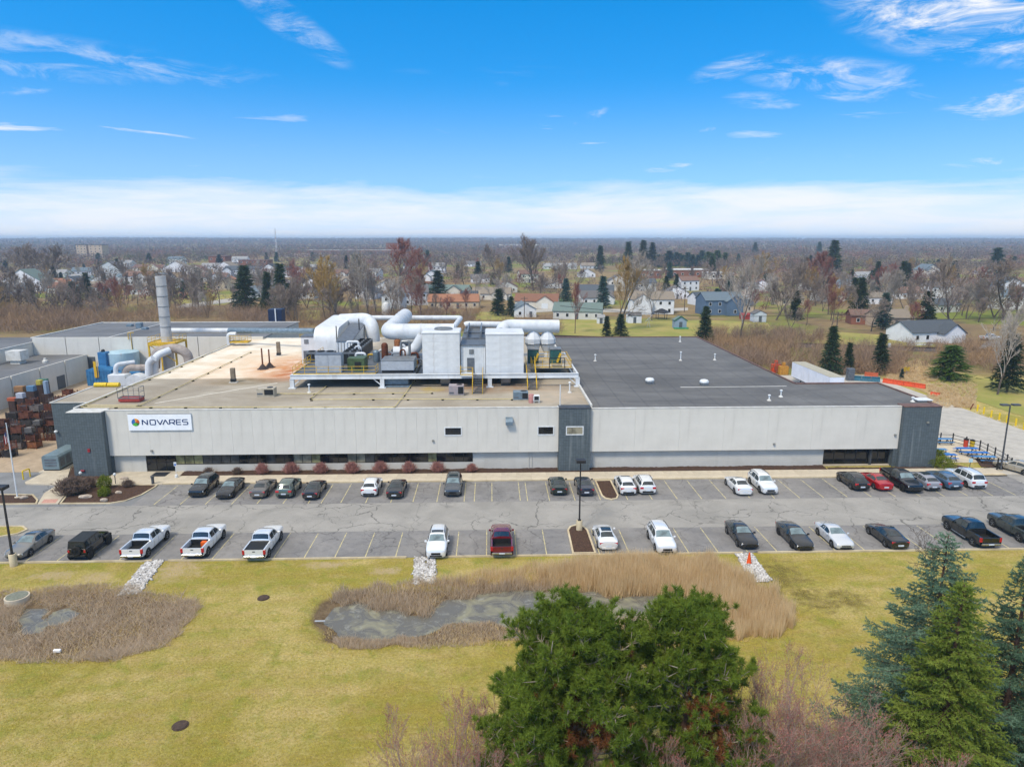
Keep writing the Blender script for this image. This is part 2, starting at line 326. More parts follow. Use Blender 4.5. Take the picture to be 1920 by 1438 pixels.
def ground_z(X, Y):
    X = np.asarray(X, float); Y = np.asarray(Y, float); z = -.03+np.where((Y < 57.6), .05*vnoise(X, Y, .18, 3)*np.clip((57.6-Y)/4, 0, 1), 0)
    near = (Y < 57) & (Y > 25) & (np.abs(X) < 80)
    if near.any():
        xn, yn = X[near], Y[near]; zn = z[near]; wob = .25*vnoise(xn, yn, .9, 5)
        for B in BOWLS: zn = np.minimum(zn, zn-np.clip(-sdpoly(B, xn, yn)+wob*.3, 0, 1.6)/1.6*.36)
        for Pq in POOLS: zn = np.minimum(zn, WZ+.02+.30*(sdpoly(Pq, xn, yn)+wob-.42))
        z[near] = np.maximum(zn, -1.1)
    t = np.clip((Y-1300)/4200, 0, 1); z = z+t*t*(3-2*t)*(21+6*vnoise(X, Y, .0011, 9))
    return z
def axis(parts):
    o = []
    for a, b, st in parts: o += list(np.arange(a, b, st))
    return np.array(o)
xs = axis([(-6500,-1000,500),(-1000,-200,80),(-200,-60,10),(-60,60,.5),(60,200,10),(200,1000,80),(1000,6501,500)])
ys = axis([(-400,20,30),(20,30,2),(30,58.01,.4),(58.4,160,8),(160,500,34),(500,1300,100),(1300,9001,350)])
gx, gy = np.meshgrid(xs, ys); gz = ground_z(gx, gy); nx, ny = len(xs), len(ys)
idx = np.arange(nx*ny).reshape(ny, nx)
gf = np.stack([idx[:-1,:-1], idx[:-1,1:], idx[1:,1:], idx[1:,:-1]], -1).reshape(-1,4)
struct(link(bpy.data.objects.new('ground', npmesh('ground', np.stack([gx,gy,gz],-1).reshape(-1,3), gf, TERR, None, True))))
for i, bb in enumerate(((-13.2,24,43.6,53),(-41.5,-31,45.5,51))):
    struct(MB().box(bb[0],bb[1],bb[2],bb[3],-1.3,WZ).build('pond_water', WATER))
# ================================================================ PARKING LOT
def slab(name, x0, x1, y0, y1, m, z=0., th=.2, parent=None): return MB().box(x0,x1,y0,y1,z-th,z).build(name, m, parent)
lot = struct(slab('parking_lane', -95, 95, 63.9, 71.3, ASPH_LANE))
struct(slab('parking_stalls_near', -60, 95, 58.1, 63.9, ASPH_STALL)); struct(slab('parking_stalls_far', -38.7, 62.2, 71.3, 77.8, ASPH_STALL))
struct(slab('entrance_drive', -95, -38.7, 71.3, 77.8, ASPH_DRIVE)); struct(slab('entrance_drive', -95, -50.2, 77.8, 82.8, ASPH_DRIVE))
struct(slab('drive_apron', 62.2, 95, 71.3, 78.3, ASPH_LANE))
# kerb along the lawn, gaps at the three spillways
kb = MB()
for x0, x1 in ((-60,-30.2),(-28.8,-7.7),(-5.9,22.8),(24.2,95)): kb.box(x0,x1,57.93,58.095,-.2,.12)
struct(kb.build('lawn_kerb', KERB))
# stall lines
ln = random.Random(4)
near_lines = [-41.43+2.727*i for i in range(0,18)]+[9.75+2.72*i for i in range(0,20)]
far_lines = [-37.6+2.73*i for i in range(0,17)]
far_lines = [-36.4,-33.6,-30.9,-28.1,-25.4,-22.6,-19.9,-18.5,-16.4,-13.7,-11,-8.6,-6.0,-3.04,-1.93,0,3.1,3.9,6.3,9.1,11.9,14.9,17.6,20.4,23.1,25.8,28.5,31.2,34,36.7,39.4,42.1,44.8,47.6,50.3,53,55.8,58.5]
PL = MB().box(-.042,.042,0,1,-.001,.004).mesh('stall_line', STRIPE)
for x in near_lines:
    if 7.0 < x < 9.6: continue
    o = struct(inst('stall_line', PL, lot, (x,58.25,.0005), 0, (1,ln.uniform(5.2,5.6),1)))
for x in far_lines:
    if 12.0 < x < 14.4: continue
    o = struct(inst('stall_line', PL, lot, (x,71.4+ln.uniform(0,.2),.0005), 0, (1,5.9,1)))
# pavement in front of the building: separate flags
SW = MB().bbox(0,1.786,0,2.55,-.15,.12,.012).mesh('paving_slab', CONC)
walk = struct(MB().box(-38.3,62.2,77.8,77.99,-.2,.125).build('pavement_kerb', KERB))
for i in range(56): inst('paving_slab', SW, walk, (-38.3+i*1.795, 78.0, ln.uniform(-.006,.004)))
# mulch along the wall
def lumpy(name, x0, x1, y0, y1, z, st=.25, amp=.07, m=MULCH, seed=1):
    a = np.arange(x0, x1+st*.5, st); b = np.arange(y0, y1+st*.5, st); X, Y = np.meshgrid(a, b)
    r = np.random.RandomState(seed); Z = z+amp*r.rand(*X.shape)+.06*np.sin(X*.7)*np.sin(Y*1.9); n, k = len(a), len(b); ii = np.arange(n*k).reshape(k, n)
    return struct(link(bpy.data.objects.new(name, npmesh(name, np.stack([X,Y,Z],-1).reshape(-1,3), np.stack([ii[:-1,:-1],ii[:-1,1:],ii[1:,1:],ii[1:,:-1]],-1).reshape(-1,4), m))))
lumpy('mulch_bed', -37.6, 8.15, 80.56, 82.5, .05); lumpy('mulch_bed', 12.1, 41.6, 80.56, 82.5, .05, seed=2); lumpy('mulch_bed', 41.75, 55, 80.56, 81.3, .05, seed=6)
struct(MB().box(8.15,12.1,80.56,81.2,-.1,.06).build('mulch_bed', MULCH))
struct(MB().box(-45.9,-38.3,78.0,82.5,-.15,.1).build('entrance_path', CONC)); struct(MB().box(-38.3,-37.6,80.56,82.5,-.15,.1).build('entrance_path', CONC))
# planted islands with kerbs
def island(name, pts, kerb_w=.17, z=.05, m=MULCH, kz=.12):
    P2 = [Vector((a,b,0)) for a,b in pts]; n = len(P2); inn = []
    c = sum(P2, Vector())/n
    for i in range(n):
        d1 = (P2[i]-P2[i-1]).normalized(); d2 = (P2[(i+1)%n]-P2[i]).normalized(); nn = Vector((-(d1.y+d2.y), d1.x+d2.x, 0)).normalized()
        if nn.dot(c-P2[i]) < 0: nn = -nn
        inn.append(P2[i]+nn*kerb_w/max(.45, abs(nn.dot(Vector((-d1.y,d1.x,0))))))
    k = MB(); vs = [(p.x,p.y,-.15) for p in P2]+[(p.x,p.y,kz) for p in P2]+[(p.x,p.y,kz) for p in inn]+[(p.x,p.y,-.15) for p in inn]
    fs = []
    for i in range(n):
        j = (i+1) % n; fs += [(i,j,n+j,n+i),(n+i,n+j,2*n+j,2*n+i),(2*n+i,2*n+j,3*n+j,3*n+i)]
    k.add(vs, fs); o = struct(k.build(name+'_kerb', KERB))
    # fill: a slightly lumpy heap
    r = random.Random(len(name)*7+n); f = MB(); rings = [inn, [c+(p-c)*.62 for p in inn], [c+(p-c)*.25 for p in inn]]; vs = []
    for q, rg in enumerate(rings): vs += [(p.x,p.y,z+.05*q+r.uniform(-.02,.03)) for p in rg]
    vs.append((c.x,c.y,z+.12)); fs = []
    for q in range(2):
        for i in range(n): j = (i+1)%n; fs.append((q*n+i,q*n+j,(q+1)*n+j,(q+1)*n+i))
    fs += [(2*n+i,2*n+(i+1)%n,3*n) for i in range(n)]
    f.add(vs, fs); struct(f.build(name, m)); return o
island('mulch_island', [(12.15,77.6),(12.15,72.6),(12.4,71.8),(13.1,71.35),(13.8,71.7),(14.1,72.6),(14.1,77.6)])
island('mulch_island', [(7.25,58.25),(7.35,63.4),(7.7,64.3),(8.4,64.75),(9.1,64.3),(9.4,63.4),(9.45,58.25)])
island('mulch_island', [(-46.6,72.0),(-41.2,71.9),(-39.9,72.6),(-39.0,74.4),(-38.7,76.9),(-38.75,77.7),(-48.4,77.7)])
island('flag_bed', [(-59,72.0),(-49.0,72.0),(-49.6,73.2),(-51.2,74.9),(-55.2,75.1),(-58.8,73.6)])
struct(MB().prism([(-48.9,71.95),(-46.75,71.95),(-48.55,77.75),(-50.4,77.75),(-50.2,75.2)], -.15, .10).build('entrance_path', CONC))
struct(MB().prism([(-54.7,78.9),(-54.2,78.3),(-50.6,77.9),(-46.2,77.78),(-46.0,79.2),(-50.2,79.4),(-52.6,84.4),(-54.6,84.4)], -.15, .13).build('entrance_path', CONC))
struct(MB().prism([(-46.2,77.78),(-38.35,77.78),(-38.35,77.99),(-45.9,77.99),(-45.9,79.2),(-46.0,79.2)], -.15, .105).build('entrance_path', CONC))
struct(MB().prism([(-48.7,72.15),(-47.1,72.15),(-47.5,73.3),(-49.0,73.3)], .1, .106).build('tactile_paving', pm('tactile_pink','c79a88','b08474',6,.8)))
lumpy('mulch_bed', -50.1, -46.0, 79.3, 81.1, .06, seed=4); struct(MB().prism([(-52.4,84.3),(-50.2,79.5),(-50.2,84.3)], -.1, .06).build('mulch_bed', MULCH))
island('lawn_island', [(-64,63.5),(-47.2,63.5),(-45.9,64.2),(-45.6,65.2),(-46.6,66.1),(-64,66.3)], .17, .05, TERR)
# left yard and right drive in cast slabs
def slabs(name, x0, x1, y0, y1, nx_, ny_, m, z=0., g=.02):
    base = struct(MB().box(x0,x1,y0,y1,-.3,z-.03).build(name, m)); w = (x1-x0)/nx_; d = (y1-y0)/ny_
    me = MB().bbox(g/2, w-g/2, g/2, d-g/2, -.03, 0, .008).mesh('concrete_slab', m)
    for i in range(nx_):
        for j in range(ny_): inst('concrete_slab', me, base, (x0+i*w, y0+j*d, z+ln.uniform(-.004,.004)))
slabs('yard', -100, -50.6, 82.9, 146, 9, 11, CONC_Y)
slabs('side_drive', 55.8, 79.6, 83.0, 141, 6, 15, CONC_R); slabs('side_drive', 62.4, 79.6, 78.4, 83.0, 4, 1, CONC_R)
struct(MB().prism([(79.6,78.4),(95,78.4),(95,80),(81.2,96.5),(80.2,97.5),(79.6,98)], -.2, 0).build('side_drive_apron', CONC_R))
struct(MB().box(43.5,55.8,96.2,141,-.2,0).build('side_yard', CONC_R))
# ================================================================ FACTORY
def mat_panel(name, c1, c2, streak='8f8a80'):
    t = NT(name); v = t.co('Object'); st = t.noise(t.co('Object', (1,1,.06)), 1.4, 6, .65); c = t.mix(t.mr(t.noise(v, .5, 5, .6), .35, .65), lin(c1), lin(c2))
    c = t.mix(t.mr(st, .56, .78, 0, .2), c, lin(streak)); h = t.n('ShaderNodeHueSaturation'); t.l(c, h.inputs['Color']); t.l(t.mr(t.rnd(),0,1,.985,1.012), h.inputs['Value'])
    t.col(h.outputs[0]); t.b.inputs['Roughness'].default_value = .8; t.bump(t.noise(v, 25, 3), .12, .01); return t.mat
PANEL = mat_panel('cast_panel', 'd3cfc4', 'cbc7bc'); LOWW = mat_panel('block_wall', 'c6c3b9', 'bbb8ae')
def mat_brick():
    t = NT('grey_stack_brick'); tc = t.n('ShaderNodeTexCoord'); g = t.n('ShaderNodeSeparateXYZ'); t.l(tc.outputs['Object'], g.inputs[0]); cm = t.n('ShaderNodeCombineXYZ')
    t.l(t.math('ADD', g.outputs[0], g.outputs[1]), cm.inputs[0]); t.l(g.outputs[2], cm.inputs[1])
    b = t.n('ShaderNodeTexBrick'); t.l(cm.outputs[0], b.inputs['Vector']); b.offset = 0; b.inputs['Scale'].default_value = 1; b.inputs['Mortar Size'].default_value = .016; b.inputs['Brick Width'].default_value = .30; b.inputs['Row Height'].default_value = .20; b.inputs['Bias'].default_value = -.1; b.inputs['Mortar Smooth'].default_value = .3
    b.inputs['Color1'].default_value = lin('525b5e')+(1,); b.inputs['Color2'].default_value = lin('5c6669')+(1,); b.inputs['Mortar'].default_value = lin('3f4649')+(1,)
    st = t.mr(t.noise(t.co('Object', (1,1,.05)), 1.6, 5, .6), .56, .74, 0, .5); c = t.mix(st, b.outputs['Color'], lin('8b9190')); t.col(c); t.b.inputs['Roughness'].default_value = .6; t.bump(b.outputs['Fac'], -.5, .02); return t.mat
BRICK = mat_brick()
def mat_tanroof():
    t = NT('gravel_roof'); v = t.co(); g = t.n('ShaderNodeSeparateXYZ'); t.l(v, g.inputs[0]); X, Y, Z = g.outputs
    c = t.mix(t.mr(t.noise(v, .12, 6, .62, .8), .36, .64), lin('a89f8e'), lin('8e8473')); c = t.mix(t.mr(t.noise(t.co('Object', (.25,1,1)), .9, 5, .65), .5, .75, 0, .6), c, lin('7c7261')); c = t.mix(t.mr(t.noise(v, 9, 4, .7), .48, .75, 0, .4), c, lin('c2b9a8'))
    # newer white coating towards the back, rust run-off from the vent hoods
    n1 = t.math('ADD', Y, t.math('MULTIPLY', t.noise(v, .25, 4), 1.2)); back = t.mr(n1, 101.6, 102.1); left = t.mr(t.math('ADD', X, t.math('MULTIPLY', t.noise(v, .2, 4), 3.)), -24., -20., 1, 0); wm = t.math('MULTIPLY', back, left)
    c = t.mix(wm, c, t.mix(t.mr(t.noise(v, .3, 5, .6), .4, .65), lin('e4dac8'), lin('d2c2a8')))
    def spot(x, y, rx, ry, col, amt):
        nonlocal c
        q = t.math('ADD', t.math('POWER', t.math('DIVIDE', t.math('SUBTRACT', X, x), rx), 2.), t.math('POWER', t.math('DIVIDE', t.math('SUBTRACT', Y, y), ry), 2.))
        c = t.mix(t.math('MULTIPLY', t.mr(q, 0, 1, amt, 0), t.mr(t.noise(v, .35, 6, .65, .6), .28, .6)), c, col)
    spot(-31, 111, 8, 14, lin('b8743c'), 1.25); spot(-29.5, 106, 4.5, 6, lin('a85f28'), 1.2); spot(-39, 112, 9, 17, lin('d8b48c'), .6); spot(-36, 99, 6, 3.2, lin('776848'), 1.); spot(0, 94, 13, 4.5, lin('8f6f50'), .8); spot(-8, 93, 2, 2.2, lin('a8903c'), .8); spot(8, 88, 6, 5, lin('b3a28c'), .9)
    t.col(c); t.b.inputs['Roughness'].default_value = .92; t.bump(t.noise(v, 14, 4, .7), .4, .03); return t.mat
def mat_darkroof(name='membrane_roof', a='585755', b='6f6e6b'):
    t = NT(name); v = t.co(); c = t.mix(t.mr(t.noise(t.co('Object', (.3,1,1)), .22, 7, .66, .8), .36, .66), lin(a), lin(b)); c = t.mix(t.mr(t.noise(t.co('Object',(.5,1,1)), 1.1, 6, .7, .6), .56, .76, 0, .5), c, lin('878580')); c = t.mix(t.mr(t.noise(v, .07, 4, .6), .52, .66, 0, .5), c, lin('4d4c4a'))
    w = t.n('ShaderNodeTexWave'); t.l(v, w.inputs['Vector']); w.bands_direction = 'X'; w.inputs['Scale'].default_value = .105; w.inputs['Distortion'].default_value = .4
    c = t.mix(t.mr(w.outputs['Fac'], .985, 1, 0, .35), c, lin('3a3a3d')); t.col(c); t.b.inputs['Roughness'].default_value = .75; t.bump(t.noise(v, 3, 4), .2, .03); return t.mat
TANROOF = mat_tanroof(); DARKROOF = mat_darkroof(); GREYROOF = mat_darkroof('warehouse_roof', '616263', '767778')
CAPW = pm('white_coping', 'd6d4cc', 'bdb9ae', 1.5, .5); CAPD = pm('dark_coping', '4a4c4e', '38393b', 2, .5); CAPR = pm('rust_coping', '7c5d50', '5c453d', 2, .6)
def mat_glass(name, c, rough=.06, spec=.6):
    t = NT(name); v = t.co(); t.col(t.mix(t.mr(t.noise(v, .9, 4, .6), .42, .62), lin(c), tuple(x*.45 for x in lin(c)))); t.b.inputs['Roughness'].default_value = rough; t.b.inputs['Specular IOR Level'].default_value = spec; return t.mat
GLASS = mat_glass('dark_glass', '1d2125'); GLASS_B = mat_glass('blind_glass', '8f8c63', .25, .4); GLASS_G = mat_glass('grey_blind_glass', '4a4c4b', .2, .4); GLASS_T = mat_glass('tan_blind_glass', '9a937c', .25, .4)
FRAME = pm('dark_frame', '2e2c2b', '232221', 3, .5); FRAMEW = pm('white_frame', 'dfe1df', 'c9ccca', 3, .5)
FV, FL, RZ = 81.7, 82.4, 8.0
fac = thing('factory_building', 'long low cream panelled factory with grey brick piers behind the car park', 'factory', (0,81.7,0))
def P_(mb, name, m, par=fac, **k):
    o = mb.build(name, m, par, **k); o.matrix_parent_inverse.identity()
    if par is fac: o.location = (0,-81.7,0)
    return o
# solid core
P_(MB().box(-50.1,12.05,82.75,143,0,7.8), 'core_wall', LOWW); P_(MB().prism([(12.1,82.75),(55.5,82.75),(55.5,95.8),(43.4,95.8),(43.4,144.2),(12.1,144.2)], 0, 7.55), 'core_wall', LOWW)
P_(MB().box(-50.3,12.08,82.0,143.2,7.802,7.9), 'roof', TANROOF); P_(MB().prism([(12.34,82.0),(55.6,82.0),(55.6,95.9),(43.5,95.9),(43.5,144.3),(12.34,144.3)], 7.553, 7.7), 'roof', DARKROOF)
# upper panels
def panels(u0, u1, n, z0, z1, v0=FV, v1=82.0):
    w = (u1-u0)/n; me = MB().bbox(0, w-.010, 0, v1-v0, 0, z1-z0, .003).mesh('wall_panel', PANEL)
    for i in range(n): inst('wall_panel', me, fac, (u0+i*w, v0-81.7, z0))
    P_(MB().box(u0,u1,v1,82.74,z0+.01,z0+.2), 'soffit', LOWW)
    P_(MB().box(u0,u1,v1+.002,v1+.12,z0+.2,z1-.01), 'backing', LOWW)
panels(-46.1, 8.2, 22, 2.35, 7.95); panels(12.08, 50.72, 7, 2.33, 7.75, 81.7)
# lower wall
P_(MB().box(-45.95,-42.2,82.3,82.74,0,2.34), 'lower_wall', LOWW); P_(MB().box(-38.7,-2.35,82.3,82.74,0,.93), 'lower_wall', LOWW)
bl = MB()
for i in range(9): bl.bbox(-2.33,8.19,82.3,82.74,.0+i*.26,.255+i*.26,.006)
P_(bl, 'lower_wall', LOWW); bl = MB()
for i in range(9): bl.bbox(12.1,41.7,82.3,82.74,.0+i*.26,.255+i*.26,.006)
P_(bl, 'lower_wall', LOWW); P_(MB().cyl((4.6,82.24,.0),(4.6,82.24,2.33),.05).cyl((5.0,82.24,0),(5.0,82.24,2.33),.04), 'downpipe', LOWW)
# strip windows: one pane at a time
def glaze(u0, u1, z0, z1, cols, v=82.42, rails=(), name='window_strip'):
    w = (u1-u0)/len(cols); fr = MB(); fr.box(u0,u1,v-.06,v+.06,z0,z0+.06).box(u0,u1,v-.06,v+.06,z1-.06,z1)
    for i in range(len(cols)+1): fr.box(u0+i*w-.03,u0+i*w+.03,v-.055,v+.055,z0+.06,z1-.06)
    for r in rails: fr.box(u0+.03,u1-.03,v-.05,v+.05,r-.03,r+.03)
    s = P_(fr, name, FRAME); P_(MB().box(u0,u1,v+.1,v+.16,z0,z1), 'backing', FRAME)
    for i, c in enumerate(cols):
        lv = [z0+.06]+list(rails)+[z1-.06]
        for a, b in zip(lv, lv[1:]):
            o = MB().box(u0+i*w+.031,u0+(i+1)*w-.031,v-.01,v+.01,a+(.031 if a in rails else 0),b-(.031 if b in rails else 0)).build('pane', {'d':GLASS,'y':GLASS_B,'g':GLASS_G,'t':GLASS_T}[c], s)
glaze(-38.65, -2.4, .95, 2.32, 'yyygggg'+'ddd'+'gdd'+'tt'+'yddd'+'ttgdddd'+'ddydddd')
glaze(-42.15, -38.7, .12, 2.32, 'ddd', rails=(1.25,)); glaze(41.8, 50.2, .12, 2.30, 'dddddd', v=82.6, rails=())
P_(MB().box(-42.15,-38.7,82.3,82.5,0,.11), 'sill', CONC); P_(MB().box(41.75,50.2,82.2,82.74,0,.11), 'sill', CONC)
P_(MB().box(47.6,47.85,82.2,82.5,.11,2.32), 'mullion_post', CAPD)
# brick piers
def pier(u0, u1, v0, v1, z1, cap=CAPD):
    P_(MB().box(u0,u1,v0,v1,0,z1), 'brick_pier', BRICK); P_(MB().bbox(u0-.06,u1+.06,v0-.06,v1+.01,z1+.002,z1+.1,.02), 'coping', cap)
pier(-50.1,-46.12,80.9,82.74,7.92,CAPW); pier(8.22,12.05,81.2,82.74,7.92); pier(50.75,55.4,81.2,82.76,7.8,CAPR)
P_(MB().box(-46.118,-45.96,81.9,82.74,0,2.34), 'brick_return', BRICK); P_(MB().box(50.25,50.748,81.75,82.74,0,2.32), 'brick_return', BRICK)
# annex on the west flank
P_(MB().box(-56.0,-50.3,87.6,97.0,0,7.5), 'annex_wall', BRICK); P_(MB().box(-56.05,-50.32,87.55,97.05,7.502,7.58), 'annex_roof', TANROOF); P_(MB().box(-56.15,-55.9,87.5,97.1,7.582,7.68).box(-55.9,-50.32,87.5,87.62,7.582,7.66), 'coping', CAPW)
# copings
P_(MB().box(-46.12,8.2,81.66,82.02,7.952,8.03), 'coping', CAPW); P_(MB().box(12.1,50.7,81.66,82.02,7.752,7.83), 'coping', CAPW); P_(MB().box(-50.4,-50.12,82.75,143.3,7.79,8.1), 'coping', CAPW)
P_(MB().box(12.09,12.33,82.03,143.3,7.6,8.22), 'divider_parapet', CAPW); P_(MB().box(43.51,55.62,95.6,95.92,7.6,7.86).box(55.4,55.66,82.1,95.58,7.6,7.84).box(43.3,43.56,95.94,144.4,7.6,7.86).box(12.34,43.28,144.1,144.4,7.6,7.84), 'coping', CAPR)
P_(MB().box(-50.1,12.05,143.0,143.3,7.7,8.05), 'coping', CAPW)
# upper windows and wall fittings
def upwin(u0, u1, z0, z1, v, m):
    fr = MB().box(u0,u1,v-.06,v-.005,z0,z0+.13).box(u0,u1,v-.06,v-.005,z1-.13,z1).box(u0,u0+.12,v-.06,v-.005,z0+.13,z1-.13).box(u1-.12,u1,v-.06,v-.005,z0+.13,z1-.13)
    w = P_(fr, 'window', FRAMEW); MB().box(u0+.12,u1-.12,v-.03,v-.008,z0+.13,z1-.13).build('pane', m, w); MB().box((u0+u1)/2-.35,(u0+u1)/2-.31,v-.045,v-.031,z0+.13,z1-.13).build('mullion', FRAME, w)
upwin(-5.75,-3.6,4.5,5.62,81.7,GLASS); upwin(5.6,7.65,4.48,5.64,81.7,GLASS); upwin(9.05,11.2,4.6,5.72,81.2,GLASS_T)
STEEL_B = pm('blue_grey_metal', '7d8f9c', '66767f', 2, .45, .3); LAMPG = pm('wall_lamp_grey', '8d8d88', '77776f', 3, .5); REDP = pm('alarm_red', 'a03038', '7e2530', 3, .4)
x0, z0 = D(948,793,81.7); P_(MB().extr([(81.698,z0-.1),(81.698,z0+.75),(81.25,z0+.65),(81.0,z0+.3),(81.0,z0-.1)], 0, x0, x0+.85), 'vent_hood', STEEL_B)
for px, py, v in ((285,845,81.7),(812,826,81.7),(1451,832,81.7),(1678,815,81.7),(1739,792,81.2)):
    a, b = D(px, py, v); P_(MB().bbox(a-.12,a+.12,v-.22,v-.002,b-.1,b+.12,.02), 'wall_lamp', LAMPG)
a, b = D(167,844,80.9); P_(MB().bbox(a-.15,a+.15,80.78,80.898,b-.2,b+.2,.02), 'alarm_box', [REDP]); a, b = D(156,882,80.9); P_(MB().cyl((a-.2,80.8,b),(a+.2,80.8,b),.11), 'fire_connection', REDP)
a, b = D(107,808,87.6); P_(MB().lathe((a,87.35,b-.15), [(.05,0),(.2,.05),(.22,.2),(.1,.3)], 10), 'wall_lamp', FRAMEW)
# ---------------------------------------------------------------- sign
SIGNW = pm('sign_white', 'f2f4f5', 'e6eaec', 2, .35); NAVY = pm('sign_navy', '24406f', '1c335c', 4, .4)
x0, z1 = D(239,777,81.6); x1, z0 = D(361,806,81.6); sw, sh = x1-x0, z1-z0
sign = thing('wall_sign', 'white sign panel reading NOVARES with a round coloured emblem', 'sign', (x0,81.52,z0))
MB().bbox(0,sw,0,.16,0,sh,.015).build('panel', SIGNW, sign); MB().box(.0,sw,.03,.17,sh+.002,sh+.03).build('top_trim', CAPD, sign)
LET = {'N':(1.0,[[(0,0),(0,1),(1,0),(1,1)]]),'O':(1.05,[[(.12,0),(.93,0),(1.05,.12),(1.05,.88),(.93,1),(.12,1),(0,.88),(0,.12),(.12,0)]]),'V':(1.1,[[(0,1),(.55,0),(1.1,1)]]),'A':(1.1,[[(0,0),(.55,1),(1.1,0)]]),
       'R':(1.0,[[(0,0),(0,1),(.85,1),(1,.88),(1,.55),(.85,.42),(0,.42)],[(.5,.42),(1,0)]]),'E':(.9,[[(.9,1),(0,1),(0,0),(.9,0)],[(0,.5),(.85,.5)]]),'S':(1.0,[[(1,1),(.12,1),(0,.88),(0,.62),(.12,.52),(.88,.52),(1,.4),(1,.12),(.88,0),(0,0)]])}
lx = sw*.225; lh = sh*.30; wsc = sw*.0905; lz = sh*.36
for ch, adv in zip('NOVARES', (.122,.112,.095,.118,.108,.098,.1)):
    l = MB(); ww, strokes = LET[ch]
    for si, stv in enumerate(strokes):
        for qi, (p, q) in enumerate(zip(stv, stv[1:])):
            l.beam((lx+p[0]*wsc*.88,-.012-.0007*((qi+si) % 3),lz+p[1]*lh), (lx+q[0]*wsc*.88,-.012-.0007*((qi+si) % 3),lz+q[1]*lh), .018, .105) if abs(q[1]-p[1]) < 1e-6 else l.beam((lx+p[0]*wsc*.88,-.012-.0007*((qi+si) % 3),lz+p[1]*lh), (lx+q[0]*wsc*.88,-.012-.0007*((qi+si) % 3),lz+q[1]*lh), .105, .018) if False else l.add(*(lambda P0, P1: ([(P0[0]+a*P1[2], y, P0[1]+a*P1[3]) for y in (-.022-.0007*((qi+si)%3),-.001) for a in (-1,1)]+[(P1[0]+a*P1[2], y, P1[1]+a*P1[3]) for y in (-.022-.0007*((qi+si)%3),-.001) for a in (-1,1)], [(0,1,5,4),(2,3,7,6),(0,4,6,2),(1,5,7,3),(0,2,3,1),(4,5,7,6)]))((lx+p[0]*wsc*.88, lz+p[1]*lh), (lx+q[0]*wsc*.88, lz+q[1]*lh)+(lambda dx, dz: (lambda L: (-dz/L*.062, dx/L*.062))(math.hypot(dx, dz)))((q[0]-p[0])*wsc*.88, (q[1]-p[1])*lh)))
    l.build('letter', NAVY, sign); lx += adv*sw*(1.0 if ch not in 'VA' else .92)
ec = (sw*.118, sh*.51); er = sh*.235
for a0, a1, cl in ((60,100,'f0a030'),(100,160,'2d73b8'),(160,215,'3a6fb0'),(215,300,'53b948'),(300,345,'2f7d3c'),(345,400,'c8542c'),(400,420,'e8862c')):
    m = pm('emblem_'+cl, cl, None, 4, .4); pts = [ec]+[(ec[0]+er*math.cos(R(a0+(a1-a0)*i/5)), ec[1]+er*math.sin(R(a0+(a1-a0)*i/5))) for i in range(6)]
    MB().extr(pts, 1, -.02, -.001).build('emblem', m, sign)
# ---------------------------------------------------------------- warehouses behind
wh = thing('warehouse', 'cream panel warehouse with grey flat roof behind the tall steel stack', 'warehouse', (-70,142.2,0))
def W_(mb, name, m, **k): o = mb.build(name, m, wh, **k); o.location = (70,-142.2,0); return o
W_(MB().box(-92.8,-46.5,142.6,168.6,0,8.2), 'wall', LOWW); W_(MB().box(-92.9,-46.4,142.5,168.7,8.2,8.3), 'roof', GREYROOF); W_(MB().box(-93.2,-92.8,142.2,168.8,8.302,8.5).box(-92.8,-46.2,168.4,168.8,8.302,8.45), 'coping', CAPW); W_(MB().box(-78.2,-77.9,142.8,168.3,8.302,8.36), 'roof_seam', CAPW)
me = MB().bbox(0,6.5,0,.3,0,8.45,.02).mesh('wall_panel', PANEL)
for i in range(7): o = inst('wall_panel', me, wh, (-92.9+i*6.63+70, 142.2-142.2, 0))
x0, _ = D(142,700,142.2); x1, zt = D(178,669,142.2)
DOORG = pm('grey_steel_door', '5d6264', '50555a', 2, .5, sc=(1,1,6)); W_(MB().box(x0,x1,142.12,142.197,0,zt), 'roller_door', DOORG)
for px, py in ((262,615),(244,612),(272,618)): a, b = S(px, py, 8.3); W_(MB().bbox(a-.6,a+.6,b-.6,b+.6,8.3,9.5 if px == 262 else 8.8,.05), 'roof_unit', STEEL_B)
W_(MB().tube(fillet([(S(211,640,8.5)[0],142.0,8.0),(S(211,640,8.5)[0],142.0,9.4),(S(211,640,8.5)[0]+1.2,142.0,9.4)],.3),.08,8).tube([(S(211,640,8.5)[0]+.5,142.0,4.5),(S(211,640,8.5)[0]+.5,142.0,9.4)],.06,6), 'roof_ladder', pm('safety_yellow','d8b13a','b08d2c',3,.5))
wl = thing('low_wing', 'low cream wing with dark flat roof along the left edge of the yard', 'building', (-86,126,0))
def L_(mb, name, m): o = mb.build(name, m, wl); o.location = (86,-126,0); return o
L_(MB().box(-92.7,-82.3,96,142.1,0,4.8), 'wall', LOWW); L_(MB().box(-92.7,-82.4,95.9,142.1,4.8,4.9), 'roof', GREYROOF)
me = MB().bbox(0,.25,0,7.3,0,5.05,.02).mesh('wall_panel', PANEL)
for i in range(6): inst('wall_panel', me, wl, (-82.3+86, 96+i*7.65-126, 0))
a, b = S(128,695,0); L_(MB().box(-82.04,-81.97,131.0,133.4,0,2.5), 'door', DOORG)
a, b = S(85,680,4.9); L_(MB().lathe((a,b,4.9), [(.5,0),(.5,.4),(.25,.55),(.2,.9)], 12), 'roof_vent', CAPW); L_(MB().box(-90.9,-88.2,131,133.5,5.6,7.4).box(-90.4,-88.7,131.3,133.2,4.9,5.6), 'roof_hood', CAPW)
wt = thing('side_warehouse', 'tall cream side warehouse with dark flat roof at the far left', 'warehouse', (-110,130,0))
